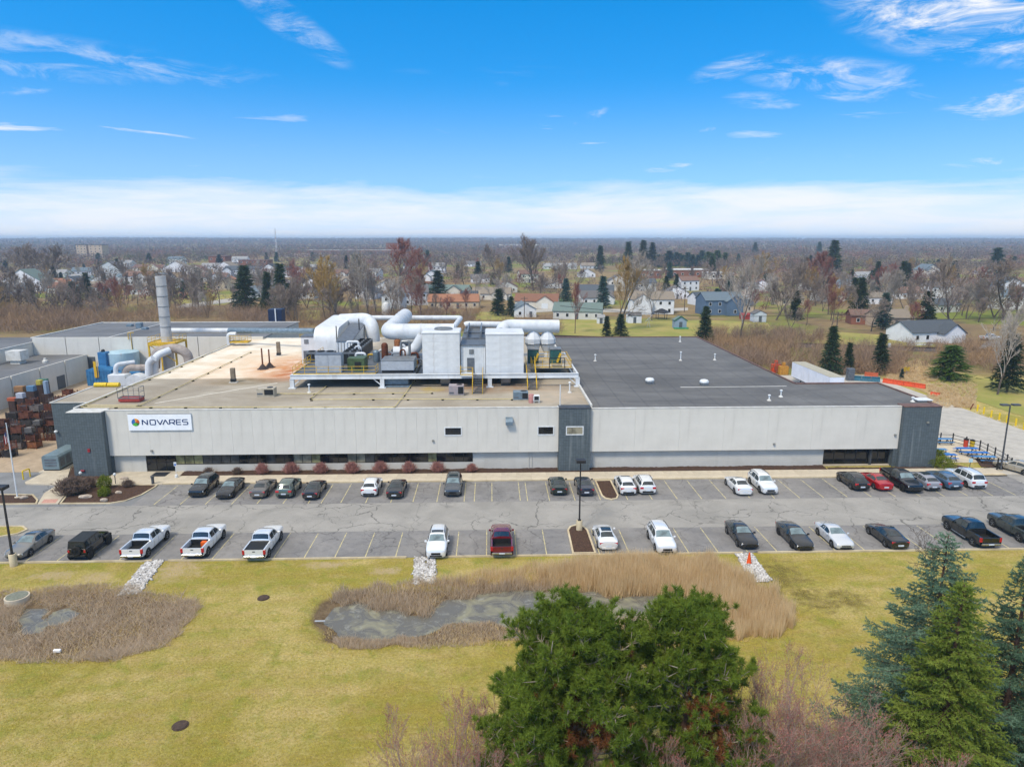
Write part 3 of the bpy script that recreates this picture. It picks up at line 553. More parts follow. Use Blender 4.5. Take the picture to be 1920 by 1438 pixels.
def T_(mb, name, m): o = mb.build(name, m, wt); o.location = (110,-130,0); return o
T_(MB().box(-140,-92.95,90,150,0,7.3), 'wall', PANEL); T_(MB().box(-140.1,-93.2,89.9,150.1,7.302,7.4), 'roof', GREYROOF); T_(MB().box(-93.2,-92.9,89.9,150.1,7.302,7.55), 'coping', CAPW); T_(MB().box(-140,-93.3,128,128.3,7.402,7.5), 'roof_seam', CAPD)
# ================================================================ ROOF PLANT
def mat_white_metal(name='white_cladding', c1='d9dcdc', c2='c7caca', streak='9a8f80', seam=0.):
    t = NT(name); v = t.co(); c = t.mix(t.mr(t.noise(v, .6, 5, .6), .35, .65), lin(c1), lin(c2)); c = t.mix(t.mr(t.noise(t.co('Object',(1,1,.12)), 1.2, 6, .7), .56, .76, 0, .5), c, lin(streak))
    t.col(c); t.b.inputs['Roughness'].default_value = .5; return t.mat
WMET = mat_white_metal(); DUCT = mat_white_metal('painted_duct', 'd6d9da', 'c0c4c6', 'a3917c'); GALV = pm('galvanised', '8c9092', '74787b', 1.5, .45, .5); GREYM = pm('grey_metal', '6b7177', '585d63', 2, .5, .2); LGREY = pm('light_grey_metal', 'a9afb5', '979da4', 2, .5); DKM = pm('black_metal', '26282a', '1b1d1e', 3, .5)
YEL = pm('safety_yellow_paint', 'd9b32f', 'b8922a', 2.5, .5); GRN = pm('transformer_green', '4d6140', '3c4d34', 3, .5); TEAL = pm('teal_paint', '2f5d5a', '24494a', 3, .45); RUST = pm('rusted_steel', '7a4428', '4c2a1d', 2.2, .85, bump=.3); BEI = pm('beige_metal', 'b8ae9a', 'a09682', 2, .5)
PIPEY = pm('faded_yellow_pipe', 'cfc08a', 'b5a46c', 2, .6); BLK = pm('rubber_block', '2b2a28', '201f1e', 5, .9); REDM = pm('red_paint', 'a8453f', '8a3530', 3, .6); TANP = pm('tan_duct', 'a89d93', '8d827a', 1.5, .55); BLUEM = pm('collector_blue', '3d7eae', '316691', 1.2, .5); LBLUE = mat_white_metal('pale_blue_tank', 'a9c3cc', '93b0bb', '9a6a45')
RR = 7.9
def part(mb, name, m, par, **k):      # mesh given in site coordinates, hung under a thing placed at par.location
    o = mb.build(name, m, par, **k); o.location = (-par.location[0], -par.location[1], -par.location[2]); return o
def single(mb, name, m, label, cat, group=None, **k):
    b = np.array(mb.v); c = ((b[:,0].min()+b[:,0].max())/2, (b[:,1].min()+b[:,1].max())/2, b[:,2].min())
    mb.v = [(p[0]-c[0], p[1]-c[1], p[2]-c[2]) for p in mb.v]
    o = mb.build(name, m, None, loc=c, **k); return tag(o, label, cat, group)
def railing(par, pts, h=1.05, m=None, name='railing', step=1.6, zoff=0):
    m = m or YEL; mb = MB()
    for p, q in zip(pts, pts[1:]):
        p = Vector(p); q = Vector(q); L = (q-p).length; n = max(1, int(L/step))
        for i in range(n+1): a = p+(q-p)*(i/n); mb.tube([a, a+Vector((0,0,h))], .035, 5)
        for z in (h, h*.55): mb.tube([p+Vector((0,0,z)), q+Vector((0,0,z))], .032, 5)
        mb.beam(p+Vector((0,0,.06)), q+Vector((0,0,.06)), .02, .12)
    return part(mb, name, m, par)
# ---- platform
plat = thing('roof_platform', 'raised white steel roof platform with yellow railings carrying the plant', 'platform', (-8,94,RR))
part(MB().box(-27.5,12.1,93.9,94.15,9.22,9.78).box(-27.5,12.1,93.8,94.25,9.74,9.8).box(-27.5,12.1,93.8,94.25,9.18,9.23), 'front_beam', WMET, plat)
part(MB().box(-27.5,-27.25,94.3,111.88,9.2,9.78), 'side_beam', WMET, plat); part(MB().box(11.85,12.1,94.3,111.88,9.2,9.78), 'side_beam', WMET, plat); part(MB().box(-27.5,12.1,111.9,112.2,9.2,9.78), 'back_beam', WMET, plat)
part(MB().box(-27.2,-10.5,94.26,112,9.70,9.79), 'deck', GREYM, plat); part(MB().box(-10.4,4.9,95,112,9.3,9.42), 'deck', GREYM, plat); part(MB().box(5.3,11.8,98.2,112,9.70,9.79), 'deck', BEI, plat)
for u in (-27.3,-15.0,-.2,12.0):
    for v in (94.05,111.9): part(MB().box(u-.28,u+.28,v-.2,v+.2,RR+.1,9.2).box(u-.5,u+.5,v-.45,v+.45,RR,RR+.1), 'leg', WMET, plat)
for u, d in ((-27.3,1),(-15,-1),(12,-1)): part(MB().beam((u+d*.2,94.05,8.3),(u+d*1.3,94.05,9.25),.12), 'knee_brace', WMET, plat)
railing(plat, [(-27.2,112,9.8),(-27.2,94.3,9.8),(-15.9,94.3,9.8),(-15.9,96.5,9.8)]); railing(plat, [(-15.2,99.3,9.8),(-10.7,99.3,9.8)]); railing(plat, [(6.0,98.4,9.8),(11.6,98.4,9.8),(11.7,106,9.8),(5.9,106,9.8),(5.9,98.4,9.8)], step=1.4)
railing(plat, [(-27.2,100,9.8),(-23.5,100,9.8)])
part(MB().beam((8.4,98.2,9.8),(8.4,98.2,11.2),.1).beam((10.6,98.2,9.8),(10.6,98.2,11.2),.1).beam((8.4,98.2,11.2),(10.6,98.2,11.2),.1).beam((8.8,98.25,10.1),(10.2,98.25,10.1),.1), 'pipe_frame', DKM, plat)
def stairs(name, u0, u1, v0, z0, v1, z1, n, label):
    t = thing(name, label, 'stairs', ((u0+u1)/2, v0, z0)); st = MB().box(u0+.06,u1-.06,-.0,.28,-.03,.0).mesh('tread', GREYM)
    for i in range(n):
        f = (i+.5)/n; o = inst('tread', st, t, (-t.location[0], (v1-v0)*f, (z1-z0)*f))
    for u in (u0,u1):
        part(MB().beam((u,v0,z0+.05),(u,v1,z1),.06,.28), 'stringer', YEL, t)
        rl = MB()
        for k in range(4): f = k/3; rl.tube([(u,v0+(v1-v0)*f,z0+(z1-z0)*f),(u,v0+(v1-v0)*f,z0+(z1-z0)*f+1)],.03,5)
        rl.tube([(u,v0,z0+1),(u,v1,z1+1)],.035,5).tube([(u,v0,z0+.5),(u,v1,z1+.5)],.03,5); part(rl, 'handrail', YEL, t)
stairs('roof_stairs', -2.5,-1.15, 89.6, RR, 93.7, 9.75, 12, 'grey stairs with yellow handrails below the grey door of the white plant house'); stairs('roof_stairs', 4.95,6.2, 91.8, RR, 97.6, 10.6, 16, 'grey stairs with yellow handrails beside the right white enclosure')
# ---- two white enclosures and the house between
def enclosure(name, u0, u1, v0, v1, z0, z1, label):
    t = thing(name, label, 'enclosure', ((u0+u1)/2, v0, z0)); n = 5; h = (z1-z0-.25)/n
    me = MB().bbox(u0+.02,u1-.02,0,.06,0,h-.012,.01).mesh('cladding_panel', WMET)
    part(MB().box(u0+.05,u1-.05,v0+.06,v1,z0,z1-.2), 'body', WMET, t)
    for i in range(n): inst('cladding_panel', me, t, (-t.location[0], 0, i*h))
    part(MB().bbox(u0-.05,u1+.05,v0-.08,v1+.08,z1-.25,z1,.1), 'roof_cap', WMET, t); return t
e1 = enclosure('white_enclosure', -9.5,-4.3, 95.0, 99.4, 9.5, 15.5, 'left of two tall white panel enclosures, below the big round duct'); e2 = enclosure('white_enclosure', -.75,4.55, 95.0, 100.2, 9.6, 15.3, 'right of two tall white panel enclosures, beside the second stairs')
part(MB().lathe((-6.7,97.6,15.5), [(1.3,0),(1.3,.12),(1.15,.25),(.9,.12)], 18), 'roof_collar', GALV, e1)
for e, u in ((e1,-6.4),(e2,2.05)):
    part(MB().extr([(94.6,9.5),(97.2,9.5),(97.2,8.9),(96.8,8.2),(96.0,RR),(95.3,RR),(94.8,8.35),(94.6,8.9)], 0, u-.65, u+.65), 'drop_duct', GALV, e)
mid = thing('plant_house', 'white plant house with grey door and dark roof between the white enclosures', 'plant house', (-2.5,95.6,9.5))
part(MB().box(-4.25,-.8,95.6,114,9.45,13.5), 'wall', WMET, mid); part(MB().box(-4.3,-.76,95.4,114.2,13.502,13.62), 'roof', GREYM, mid); part(MB().box(-4.2,-.85,101,101.3,13.62,13.8).box(-4.2,-.85,107,107.3,13.62,13.8), 'roof_beam', GREYM, mid); part(MB().box(-3.6,-3.4,102,113,13.63,14.6).box(-1.6,-1.4,102,113,13.63,14.6), 'roof_frame', GALV, mid)
for i in range(11): part(MB().box(-4.2+i*.31,-4.17+i*.31,95.56,95.598,9.5,13.45), 'rib', WMET, mid)
part(MB().box(-3.35,-2.35,95.5,95.555,9.5,11.75), 'door', GREYM, mid); part(MB().box(-3.05,-2.4,95.5,95.555,12.3,12.95), 'vent_grille', GALV, mid)
part(MB().box(-4.2,-2.5,93.3,95.4,9.55,9.75), 'landing', WMET, mid); railing(mid, [(-4.2,95.2,9.75),(-4.2,93.35,9.75),(-2.6,93.35,9.75)], step=.9)
# ---- ducts
def duct(label, pts, r, m=DUCT, rad=2.2, n=18, rings=True, name='round_duct', k=7):
    mb = MB().tube(fillet(pts, rad, k), r, n); b = np.array(mb.v); c = tuple((b.min(0)[:2]+b.max(0)[:2])/2)+(b[:,2].min(),)
    t = thing(name, label, 'duct', c); part(mb, 'tube', m, t, smooth=True)
    if rings:
        for p, q in zip(pts, pts[1:]):
            p = Vector(p); q = Vector(q); L = (q-p).length
            if L < 3: continue
            for i in range(1, int(L/2.6)+1):
                a = p+(q-p)*(i*2.6/L-.2/L)
                if (a-p).length < rad*.9 or (a-q).length < rad*.9: continue
                d = (q-p).normalized()*.05; part(MB().tube([a-d,a+d], r*1.035, n), 'flange', m, t, smooth=True)
    return t
def at(px, py, v): a, z = D(px, py, v); return (a, v, z)
duct('fat white round duct bending back above the left white enclosure', [at(760,592,122), at(727,622,104.5), at(852,622,104.5)], 1.22, rad=1.5)
duct('white round duct curving up low behind the left white enclosure', [at(738,660,103), at(775,661,103), at(793,630,103)], .85, TANP and DUCT, rad=3)
duct('short white round duct lying under the fat duct', [at(752,640,108), at(790,638,108)], .8)
duct('fat white round duct running right from the right white enclosure', [at(940,626,104), at(944,611,107), at(1048,612,107)], 1.0, rad=2.5)
duct('slim white pipe behind the right enclosure with a rounded end', [at(872,610,114), at(876,608,114), at(940,609,114)], .5, rad=.6)
duct('long slim white pipe carried across the back of the platform', [at(690,596,124), at(864,596,124), at(845,622,108)], .42, rad=.8)
duct('pale blue pipe running left across the warehouse roof', [at(430,620,136), at(590,621,128)], .55, STEEL_B)
duct('white pipe from the stack along the warehouse roof edge', [at(322,620,136), at(436,620,136)], .5)
# chunky rectangular hood with a rounded top, running back and then over to the right
hood = thing('hood_duct', 'big cream rectangular hood duct with rounded top behind the condensers', 'duct', (-31,112,9.8))
h0, _ = D(589,660,112); h1, _ = D(634,660,112); zt = D(600,616,112)[1]
prof = [(112,9.8)]+[(112+2.2*(1-math.cos(R(a))), zt-2.2+2.2*math.sin(R(a))) for a in range(0,91,15)]+[(126,zt+.5),(127.5,zt+.5),(127.5,zt-2),(116,zt-3.2),(116,9.8)]
part(MB().extr(prof, 0, h0, h1), 'hood', WMET, hood, smooth=True, ang=40)
arc = [at(640,601,123), at(688,599,121), at(698,611,119), at(700,640,119)]
part(MB().tube(fillet(arc, 3.0, 7), 1.15, 20), 'cross_duct', DUCT, hood, smooth=True); part(MB().tube([(h1-.1,111.9,9.8),(h1-.1,111.9,zt+.4)],.09,6).tube([(h1+3,115,9.8),(h1+3,115,zt+1.2)],.09,6), 'stay', DKM, hood)
a0, _ = D(637,660,110); a1, zt2 = D(664,628,110)
an = thing('white_annex', 'white ribbed box with sloping grey top beside the big hood duct', 'enclosure', ((a0+a1)/2,110,9.8)); part(MB().extr([(108,9.8),(108,zt2-.8),(120,zt2+.6),(120,9.8)], 0, a0, a1), 'wall', WMET, an); part(MB().extr([(107.9,zt2-.79),(107.9,zt2-.67),(120,zt2+.73),(120,zt2+.61)], 0, a0-.05, a1+.05), 'roof', GREYM, an)
for i in range(5): part(MB().box(a0+.2+i*(a1-a0)/5,a0+.28+i*(a1-a0)/5,107.95,107.998,9.9,zt2-.9), 'rib', BEI if i%2 else GREYM, an)
sh = thing('equipment_shed', 'small white shed with grey door left of the big hood duct', 'shed', (D(577,650,113)[0],113,RR)); s0, _ = D(565,650,113); s1, z_ = D(590,632,113)
part(MB().box(s0,s1,113,116,RR,z_), 'wall', WMET, sh); part(MB().box(s0-.1,s1+.1,112.9,116.1,z_+.002,z_+.14), 'roof', GREYM, sh); part(MB().box(s0+.3,s0+1.3,112.94,112.998,RR+.1,RR+2.2), 'door', GREYM, sh); part(MB().box(s0+.5,s0+1.2,112.94,112.998,z_-1.1,z_-.4), 'vent_grille', GALV, sh)
# ---- packaged units
def fan_unit(label, u0, u1, v0, v1, z0, z1, nx_, ny_, m=GREYM, name='condenser_unit', slats=True, grp=None):
    t = thing(name, label, 'air conditioner', ((u0+u1)/2, v0, z0), group=grp); part(MB().bbox(u0,u1,v0,v1,z0,z1,.04), 'casing', m, t); w = (u1-u0)/nx_; d = (v1-v0)/ny_; r = min(w,d)*.36
    me = MB().lathe((0,0,0), [(r*1.12,0),(r*1.12,.12),(r,.13),(r*.95,.04),(.05,.05)], 14).mesh('fan', [DKM])
    for i in range(nx_):
        for j in range(ny_): inst('fan', me, t, (u0+w*(i+.5)-t.location[0], v0+d*(j+.5)-t.location[1], z1-z0))
    if slats:
        n = max(2, int((u1-u0)/.8)); 
        for i in range(n): part(MB().box(u0+.12+i*(u1-u0-.2)/n,u0+(i+1)*(u1-u0-.2)/n,v0-.03,v0-.002,z0+.25,z1-.25), 'coil_grille', DKM, t)
        n = max(1, int((v1-v0)/1.6))
        for i in range(n): part(MB().box(u1+.002,u1+.03,v0+.15+i*(v1-v0-.2)/n,v0+(i+1)*(v1-v0-.2)/n-.1,z0+.25,z1-.25), 'coil_grille', DKM, t)
    return t
u0, _ = D(641,670,101); u1, zc = D(668,661,101); fan_unit('long grey chiller with two rows of roof fans', u0, u1, 101, 115.5, 9.8, zc, 2, 9, GREYM, 'chiller')
u0, _ = D(573,664,104); u1, zc = D(625,661,104); fan_unit('low grey condenser with three fans left of the pale cabinet', u0, u1, 104, 106, 9.8, zc, 3, 1)
u0, zb = D(592,700,95.6); u1, zc = D(639,665,95.6); cb = thing('electrical_cabinet', 'large pale grey cabinet on the left end of the platform', 'cabinet', ((u0+u1)/2,95.6,9.8)); part(MB().bbox(u0,u1,95.6,97.4,9.8,zc,.03), 'casing', LGREY, cb); part(MB().box((u0+u1)/2-.01,(u0+u1)/2+.01,95.58,95.598,9.9,zc-.1), 'door_seam', GREYM, cb); part(MB().box(u0-.04,u1+.04,95.55,97.45,zc+.002,zc+.05), 'lid', GREYM, cb)
tr = thing('transformer', 'dark green transformer beside the pale grey cabinet', 'transformer', (D(668,690,96.5)[0],96.5,9.8)); u0, _ = D(652,700,96.8); um, z1 = D(664,672,96.8); u1, z2 = D(683,672,96.2)
part(MB().bbox(u0,um-.01,96.8,98.6,9.8,z1,.04), 'cabinet', GRN, tr); part(MB().bbox(um,u1,96.2,98.9,9.8,z2,.05), 'tank', GRN, tr); part(MB().box(um+.15,u1-.5,96.16,96.198,10.2,z2-.5), 'radiator', DKM, tr)
u0, zb = D(715,698,95.0); u1, zc = D(776,690,95.0); hv = thing('air_handler', 'flat galvanised air handler on the platform edge left of the white enclosures', 'air conditioner', ((u0+u1)/2,95,9.8))
part(MB().bbox(u0,u1,95,98.6,9.8+.35,zc+1.0,.04), 'casing', LGREY, hv); part(MB().box(u0+.1,u1-.1,95.1,98.5,9.8,10.14), 'base', DKM, hv); part(MB().bbox(u0-.02,u1+.02,94.96,98.7,zc+1.002,zc+1.1,.02), 'lid', GALV, hv); part(MB().box(u1+.002,u1+.05,95.4,98.2,10.3,zc+.8), 'side_panel', STEEL_B, hv)
u0, _ = D(720,720,94.6); u1, _ = D(766,720,94.6); part(MB().bbox(u0,u1,94.5,97,8.3,9.15,.05).box(u0-.2,u1+.2,94.2,97.2,RR,8.15), 'duct_below', STEEL_B, hv)
def hvac(label, px0, px1, pyb, h, m, grille, d=1.4, extra=None):
    u0, v = S(px0, pyb, RR); u1, _ = S(px1, pyb, RR); t = thing('rooftop_unit', label, 'air conditioner', ((u0+u1)/2, v, RR))
    part(MB().box(u0,u1,v+.05,v+d,RR,RR+.16), 'kerb', BEI, t); part(MB().bbox(u0+.03,u1-.03,v+.03,v+d-.03,RR+.162,RR+h,.04), 'casing', m, t)
    a, b = grille; part(MB().box(u0+(u1-u0)*a,u0+(u1-u0)*b,v-.0,v+.028,RR+.3,RR+h-.15), 'grille', DKM, t); part(MB().lathe((u0+(u1-u0)*.7,v+d*.5,RR+h), [(.4,0),(.4,.05),(.1,.06)], 12), 'fan', DKM, t)
    part(MB().box(u0+.1,u0+(u1-u0)*.35,v-.0,v+.028,RR+.35,RR+.55), 'vent_slot', GREYM, t); return t
hvac('beige rooftop air conditioner at the left front of the gravel roof', 481,514,745,1.15,BEI,(.45,.95)); hvac('pinkish grey rooftop unit in front of the platform stairs', 841,870,743,1.4,pm('faded_pink_grey','a79694','8d8b8e',2.5,.5),(.62,.95)); t = hvac('blue grey rooftop unit with a pink drum at its right end', 962,991,752,1.15,STEEL_B,(.6,.95))
a, b = S(996,755,RR); single(MB().lathe((a,b,RR), [(.32,0),(.34,.1),(.34,1.0),(.3,1.1)], 14), 'drum', pm('faded_pink','c58e86','a8756e',3,.5), 'faded pink drum beside the blue grey rooftop unit', 'drum', smooth=True)
a, b = S(1006,756,RR); t = thing('exhaust_box', 'small white box vent with dark grille right of the pink drum', 'vent', (a,b,RR)); part(MB().bbox(a-.4,a+.4,b,b+.8,RR+.3,RR+.95,.03).box(a-.35,a-.28,b+.05,b+.12,RR,RR+.3).box(a+.28,a+.35,b+.05,b+.12,RR,RR+.3), 'casing', FRAMEW, t); part(MB().box(a-.28,a+.28,b-.03,b-.002,RR+.4,RR+.88), 'grille', DKM, t)
# ---- vents and flues on the gravel roof
for px, pyb, pyt, lab in ((493,692,653,'taller rusty flue with a wide skirt on the stained roof'),(506,689,655,'shorter rusty flue with a wide skirt behind the taller one')):
    a, b = S(px, pyb, RR); zt = D(px, pyt, b)[1]; t = thing('rusty_flue', lab, 'flue', (a,b,RR)); part(MB().cyl((a,b,RR+.3),(a,b,zt),.13,.11,10), 'pipe', RUST, t, smooth=True); part(MB().lathe((a,b,RR), [(.95,0),(.7,.12),(.18,.75),(.14,.8)], 8), 'skirt', pm('skirt_'+str(px),'4b3b36','35302f',3,.8), t)
for px, pyb, pyt, lab in ((438,717,690,'square metal flue standing at the front of the stained roof patch'),(523,667,641,'square metal flue at the back of the stained roof')):
    a, b = S(px, pyb, RR); zt = D(px, pyt, b)[1]; t = thing('metal_flue', lab, 'flue', (a,b,RR)); part(MB().box(a-.55,a+.55,b-.4,b+.4,RR,RR+.1), 'flashing', CAPW, t); part(MB().bbox(a-.3,a+.3,b-.25,b+.25,RR+.1,zt,.03), 'flue', pm('flue_'+str(px),'8a7d69','6c5f4e',2,.6), t); part(MB().box(a-.34,a+.34,b-.29,b+.29,RR+.12,RR+.55), 'collar', DKM, t)
for px, pyb, pyt, lab, roof in ((580,736,722,'thin white vent pipe in front of the platform leg',RR),(1068,736,718,'thin white vent pipe near the white divider parapet',RR),(492,590+2,588,'',None),(1116,677,666,'small white vent pipe on the dark roof near the platform',7.7),(1276,676,661,'white vent pipe in the middle of the dark roof',7.7),(1340,675,665,'white double vent pipe toward the right edge of the dark roof',7.7),(1275,641,632,'tiny white vent pipe near the back edge of the dark roof',7.7),(1464,744,733,'white vent pipe near the front of the dark roof wing',7.7),(1442,751,742,'short white vent pipe left of the other on the dark wing',7.7),(1711,753,746,'white vent pipe at the right front corner of the dark roof',7.7)):
    if roof is None: continue
    a, b = S(px, pyb, roof); zt = D(px, pyt, b)[1]; t = thing('vent_pipe', lab, 'vent', (a,b,roof)); part(MB().cyl((a,b,roof),(a,b,zt),.09,n=8), 'pipe', FRAMEW, t, smooth=True); part(MB().lathe((a,b,zt), [(.1,0),(.2,.03),(.18,.12),(.05,.18)], 10), 'cap', FRAMEW, t, smooth=True); part(MB().lathe((a,b,roof), [(.3,0),(.28,.06),(.1,.2)], 10), 'boot', CAPW, t, smooth=True)
for px, pyb, lab in ((1218,719,'left of two white mushroom vents on the dark roof'),(1320,722,'right of two white mushroom vents on the dark roof')):
    a, b = S(px, pyb, 7.7); t = thing('mushroom_vent', lab, 'vent', (a,b,7.7)); part(MB().box(a-.5,a+.5,b-.5,b+.5,7.7,7.95), 'kerb', GALV, t); part(MB().lathe((a,b,7.95), [(.45,0),(.62,.1),(.66,.3),(.5,.52),(.15,.6)], 16), 'hood', FRAMEW, t, smooth=True)
a, b = S(1730,752,7.7); t = thing('roof_hatch', 'flat white roof hatch on the right corner of the dark roof', 'roof hatch', (a,b,7.7)); part(MB().box(a-.9,a+.9,b-.5,b+.7,7.7,7.88), 'kerb', GALV, t); part(MB().bbox(a-1.0,a+1.0,b-.6,b+.8,7.882,7.98,.02), 'lid', FRAMEW, t)
x0, y0 = S(1276,726,7.7); x1, y1 = S(1475,724,7.7); struct(MB().add([(x0,y0-.16,7.705),(x0+5,y0-.1,7.705),(x1,y1-.14,7.705),(x1,y1+.16,7.705),(x0+6,y0+.13,7.705),(x0,y0+.2,7.705)], [(0,1,2,3,4,5)]).build('roof_seam_tape', CAPW))
a, b = S(1050,762,RR); single(MB().tube([(a,b,RR),(a,b,10.6)],.06,8).lathe((a,b,RR),[(.35,0),(.35,.05),(.1,.1)],10), 'lightning_rod', FRAMEW, 'slim white pole at the front edge above the middle brick pier', 'pole')
# ---- gas pipes on blocks
def gas(label, pxs, r=.055, n=None):
    P3 = [S(a, b, RR+.18)+(RR+.18,) for a, b in pxs]; t = thing('gas_pipe', label, 'pipe', P3[0][:2]+(RR,)); part(MB().tube(P3, r, 6), 'tube', PIPEY, t)
    for p, q in zip(P3, P3[1:]):
        L = (Vector(q)-Vector(p)).length; k = max(1, int(L/4.2))
        for i in range(k+1): c = Vector(p)+(Vector(q)-Vector(p))*(i/k); part(MB().box(c.x-.14,c.x+.14,c.y-.14,c.y+.14,RR+.002,RR+.13), 'support_block', BLK, t)
gas('yellow gas pipe along the front edge of the gravel roof', [(152,763),(740,763)]); gas('second yellow gas pipe just behind the front one at the left', [(160,760),(258,760)]); gas('yellow gas pipe following the left edge of the gravel roof', [(152,762),(238,726),(318,697),(428,645)])
gas('yellow gas pipe slanting back from the front left roof corner', [(262,760),(330,728),(390,699),(470,660)]); gas('yellow gas pipe slanting up under the platform', [(740,763),(758,740),(778,712)]); gas('thin yellow gas pipe in front of the platform stairs', [(584,749),(700,748),(960,748)]); gas('thin yellow gas pipe under the left half of the platform', [(500,738),(590,738),(810,736)]); gas('short yellow gas pipe slanting below the platform end', [(583,746),(612,724)])
# red-based cart
a, b = S(222,755,RR); a1, _ = S(266,753,RR); t = thing('roof_cart', 'red based cart with thin grey guard rails at the roof corner', 'cart', ((a+a1)/2,b,RR)); part(MB().bbox(a,a1,b,b+1.3,RR+.1,RR+.5,.04), 'base', REDM, t); railing(t, [(a,b,RR+.5),(a1,b,RR+.5),(a1,b+1.3,RR+.5),(a,b+1.3,RR+.5),(a,b,RR+.5)], 1.4, GALV, step=.9)
# pipework jumble between chiller and enclosure: each run its own
jr = random.Random(12); cnt = {}
for i in range(22):
    px = jr.uniform(672,786); py = jr.uniform(655,692); v = jr.uniform(99.5,108); p = Vector(at(px, py, v)); p.z = max(p.z, 9.9); h = jr.uniform(.7,2.6); w = jr.uniform(.6,1.8)*jr.choice((-1,1)); m, nm = jr.choice(((DUCT,'white'),(DUCT,'white'),(YEL,'yellow'),(GALV,'grey'),(RUST,'rusty'),(DUCT,'white')))
    pts = [(p.x,p.y,9.8),(p.x,p.y,p.z+h*.5),(p.x+w,p.y,p.z+h*.5),(p.x+w,p.y,9.8)]
    cnt[nm] = cnt.get(nm, 0)+1; t = thing('process_pipe', f'{nm} bent pipe {("nearest","close","farther","far")[int((v-99.5)/2.2)]} the platform edge, {("tall","low")[h < 1.6]}, {("by the chiller","below the fat duct","beside the enclosure")[int((px-672)/38.1)]}', 'pipe', (p.x,p.y,9.8), group=f'{nm} bent pipes in the roof pipework jumble'); part(MB().tube(fillet(pts,.35,4), jr.uniform(.09,.2), 8), 'tube', m, t, smooth=True)
for i, (px, py, h, m, lab) in enumerate(((722,660,2.6,RUST,'rusty brown vertical vessel below the fat round duct'),(746,655,3.2,pm('orange_steel','a0683c','7d4c2b',2,.7),'orange brown steel tower frame below the fat round duct'),(706,668,1.5,STEEL_B,'blue grey pump tank right of the chiller'),(768,664,1.2,FRAMEW,'small white tank beside the lower round duct'))):
    p = at(px, py+14, 104); single(MB().lathe((p[0],p[1],9.8), [(.45,0),(.5,.1),(.5,h),(.3,h+.25),(.1,h+.3)], 14), 'vessel', m, lab, 'tank', smooth=True)
# hoppers and fans on the right
for px, lab, m in ((1000,'white tapered hopper nearer the white enclosure',DUCT),(1026,'white tapered hopper on the right of the platform',DUCT)):
    p = at(px, 660, 107); t = thing('hopper', lab, 'hopper', (p[0],107,9.8)); part(MB().lathe((p[0],107,9.8), [(.5,0),(.55,.8),(1.25,2.2),(1.3,3.0),(.75,3.9),(.6,4.3)], 8), 'cone', m, t); part(MB().lathe((p[0],107,11.95), [(1.29,0),(1.33,.05),(1.33,.14),(1.29,.2)], 8), 'band', GALV, t)
for px, py, lab in ((1000,672,'teal fan with yellow belt guard nearer the enclosure'),(1042,668,'teal fan with yellow belt guard at the platform end')):
    p = at(px, py, 101.5); t = thing('blower_fan', lab, 'fan', (p[0],101.5,9.8)); part(MB().bbox(p[0]-.8,p[0]+.8,101.5,103.3,9.8,11.9,.05), 'casing', TEAL, t); part(MB().bbox(p[0]-.85,p[0]+.85,101.4,103.4,11.902,12.05,.02), 'lid', GALV, t); part(MB().beam((p[0]+.2,101.25,10.1),(p[0]+.7,101.25,11.4),.5,.25), 'belt_guard', YEL, t)
# ---- stack and dust collection in the left yard
sx, _ = D(313,640,130); st = thing('steel_stack', 'tall grey steel exhaust stack with a yellow work platform', 'stack', (sx,130,0)); zt = D(305,518,130)[1]; zp = D(313,632,130)[1]
part(MB().lathe((sx,130,0), [(1.0,0),(1.0,zp-1),(.93,zp),(.92,zt)], 20), 'shell', mat_white_metal('stack_steel','bcbcba','a5a5a3','7c7468'), st, smooth=True)
for k in range(1,6): part(MB().lathe((sx,130,zp+(zt-zp)*k/6), [(.93,0),(.99,.03),(.99,.12),(.93,.15)], 20), 'flange', GALV, st)
zz = D(313,640,130)[1]; part(MB().box(sx-2.4,sx+2.6,127.6,132.4,zz-.25,zz).box(sx-2.4,sx+2.6,127.5,127.6,zz-.5,zz), 'work_platform', YEL, st)
for du in (-2.3,2.5):
    for dv in (-2.3,2.3): part(MB().beam((sx+du,130+dv,0),(sx+du,130+dv,zz),.28), 'leg', YEL, st)
part(MB().beam((sx-2.3,127.7,zz-3.5),(sx+2.5,127.7,zz-.3),.12).beam((sx+2.5,127.72,zz-3.5),(sx-2.3,127.72,zz-.3),.12), 'cross_brace', YEL, st); railing(st, [(sx-2.4,127.6,zz),(sx+2.6,127.6,zz),(sx+2.6,132.4,zz),(sx-2.4,132.4,zz),(sx-2.4,127.6,zz)], step=1.2)
duct('tan elbow duct rising beside the stack legs', [at(291,690,128), at(292,658,128), at(330,652,127), at(352,662,127), at(356,690,127)], .85, TANP, 2.0); duct('white bent duct in front of the stack', [at(290,712,124), at(290,668,124), at(318,657,126)], .65, DUCT, 1.2); duct('white stubby upright duct before the blue collector', [at(279,716,123), at(279,680,123), at(288,672,123)], .62, DUCT, .8)
duct('tan horizontal duct with an elbow in the yard', [at(233,708,123), at(236,690,123), at(282,689,124)], .6, TANP, 1.0); duct('small white elbow pipe above the fan housing', [at(217,706,122), at(217,684,122), at(252,679,124)], .38, DUCT, .7)
p = at(222,716,122); fh = thing('fan_housing', 'white scroll fan housing at the roof edge in the yard', 'fan', (p[0],122,0)); u0, _ = D(208,712,122); u1, zb = D(240,704,122); part(MB().bbox(u0,u1,121,123,0,zb+.3,.08), 'box', WMET, fh)
part(MB().extr([(u1,0),(u1,zb+.2)]+[(u1+1.5+1.7*math.cos(R(a)), zb-1.2+1.5*math.sin(R(a))) for a in range(150,-31,-20)]+[(u1+3.4,0)], 1, 120.9, 123.1), 'scroll', WMET, fh, smooth=True)
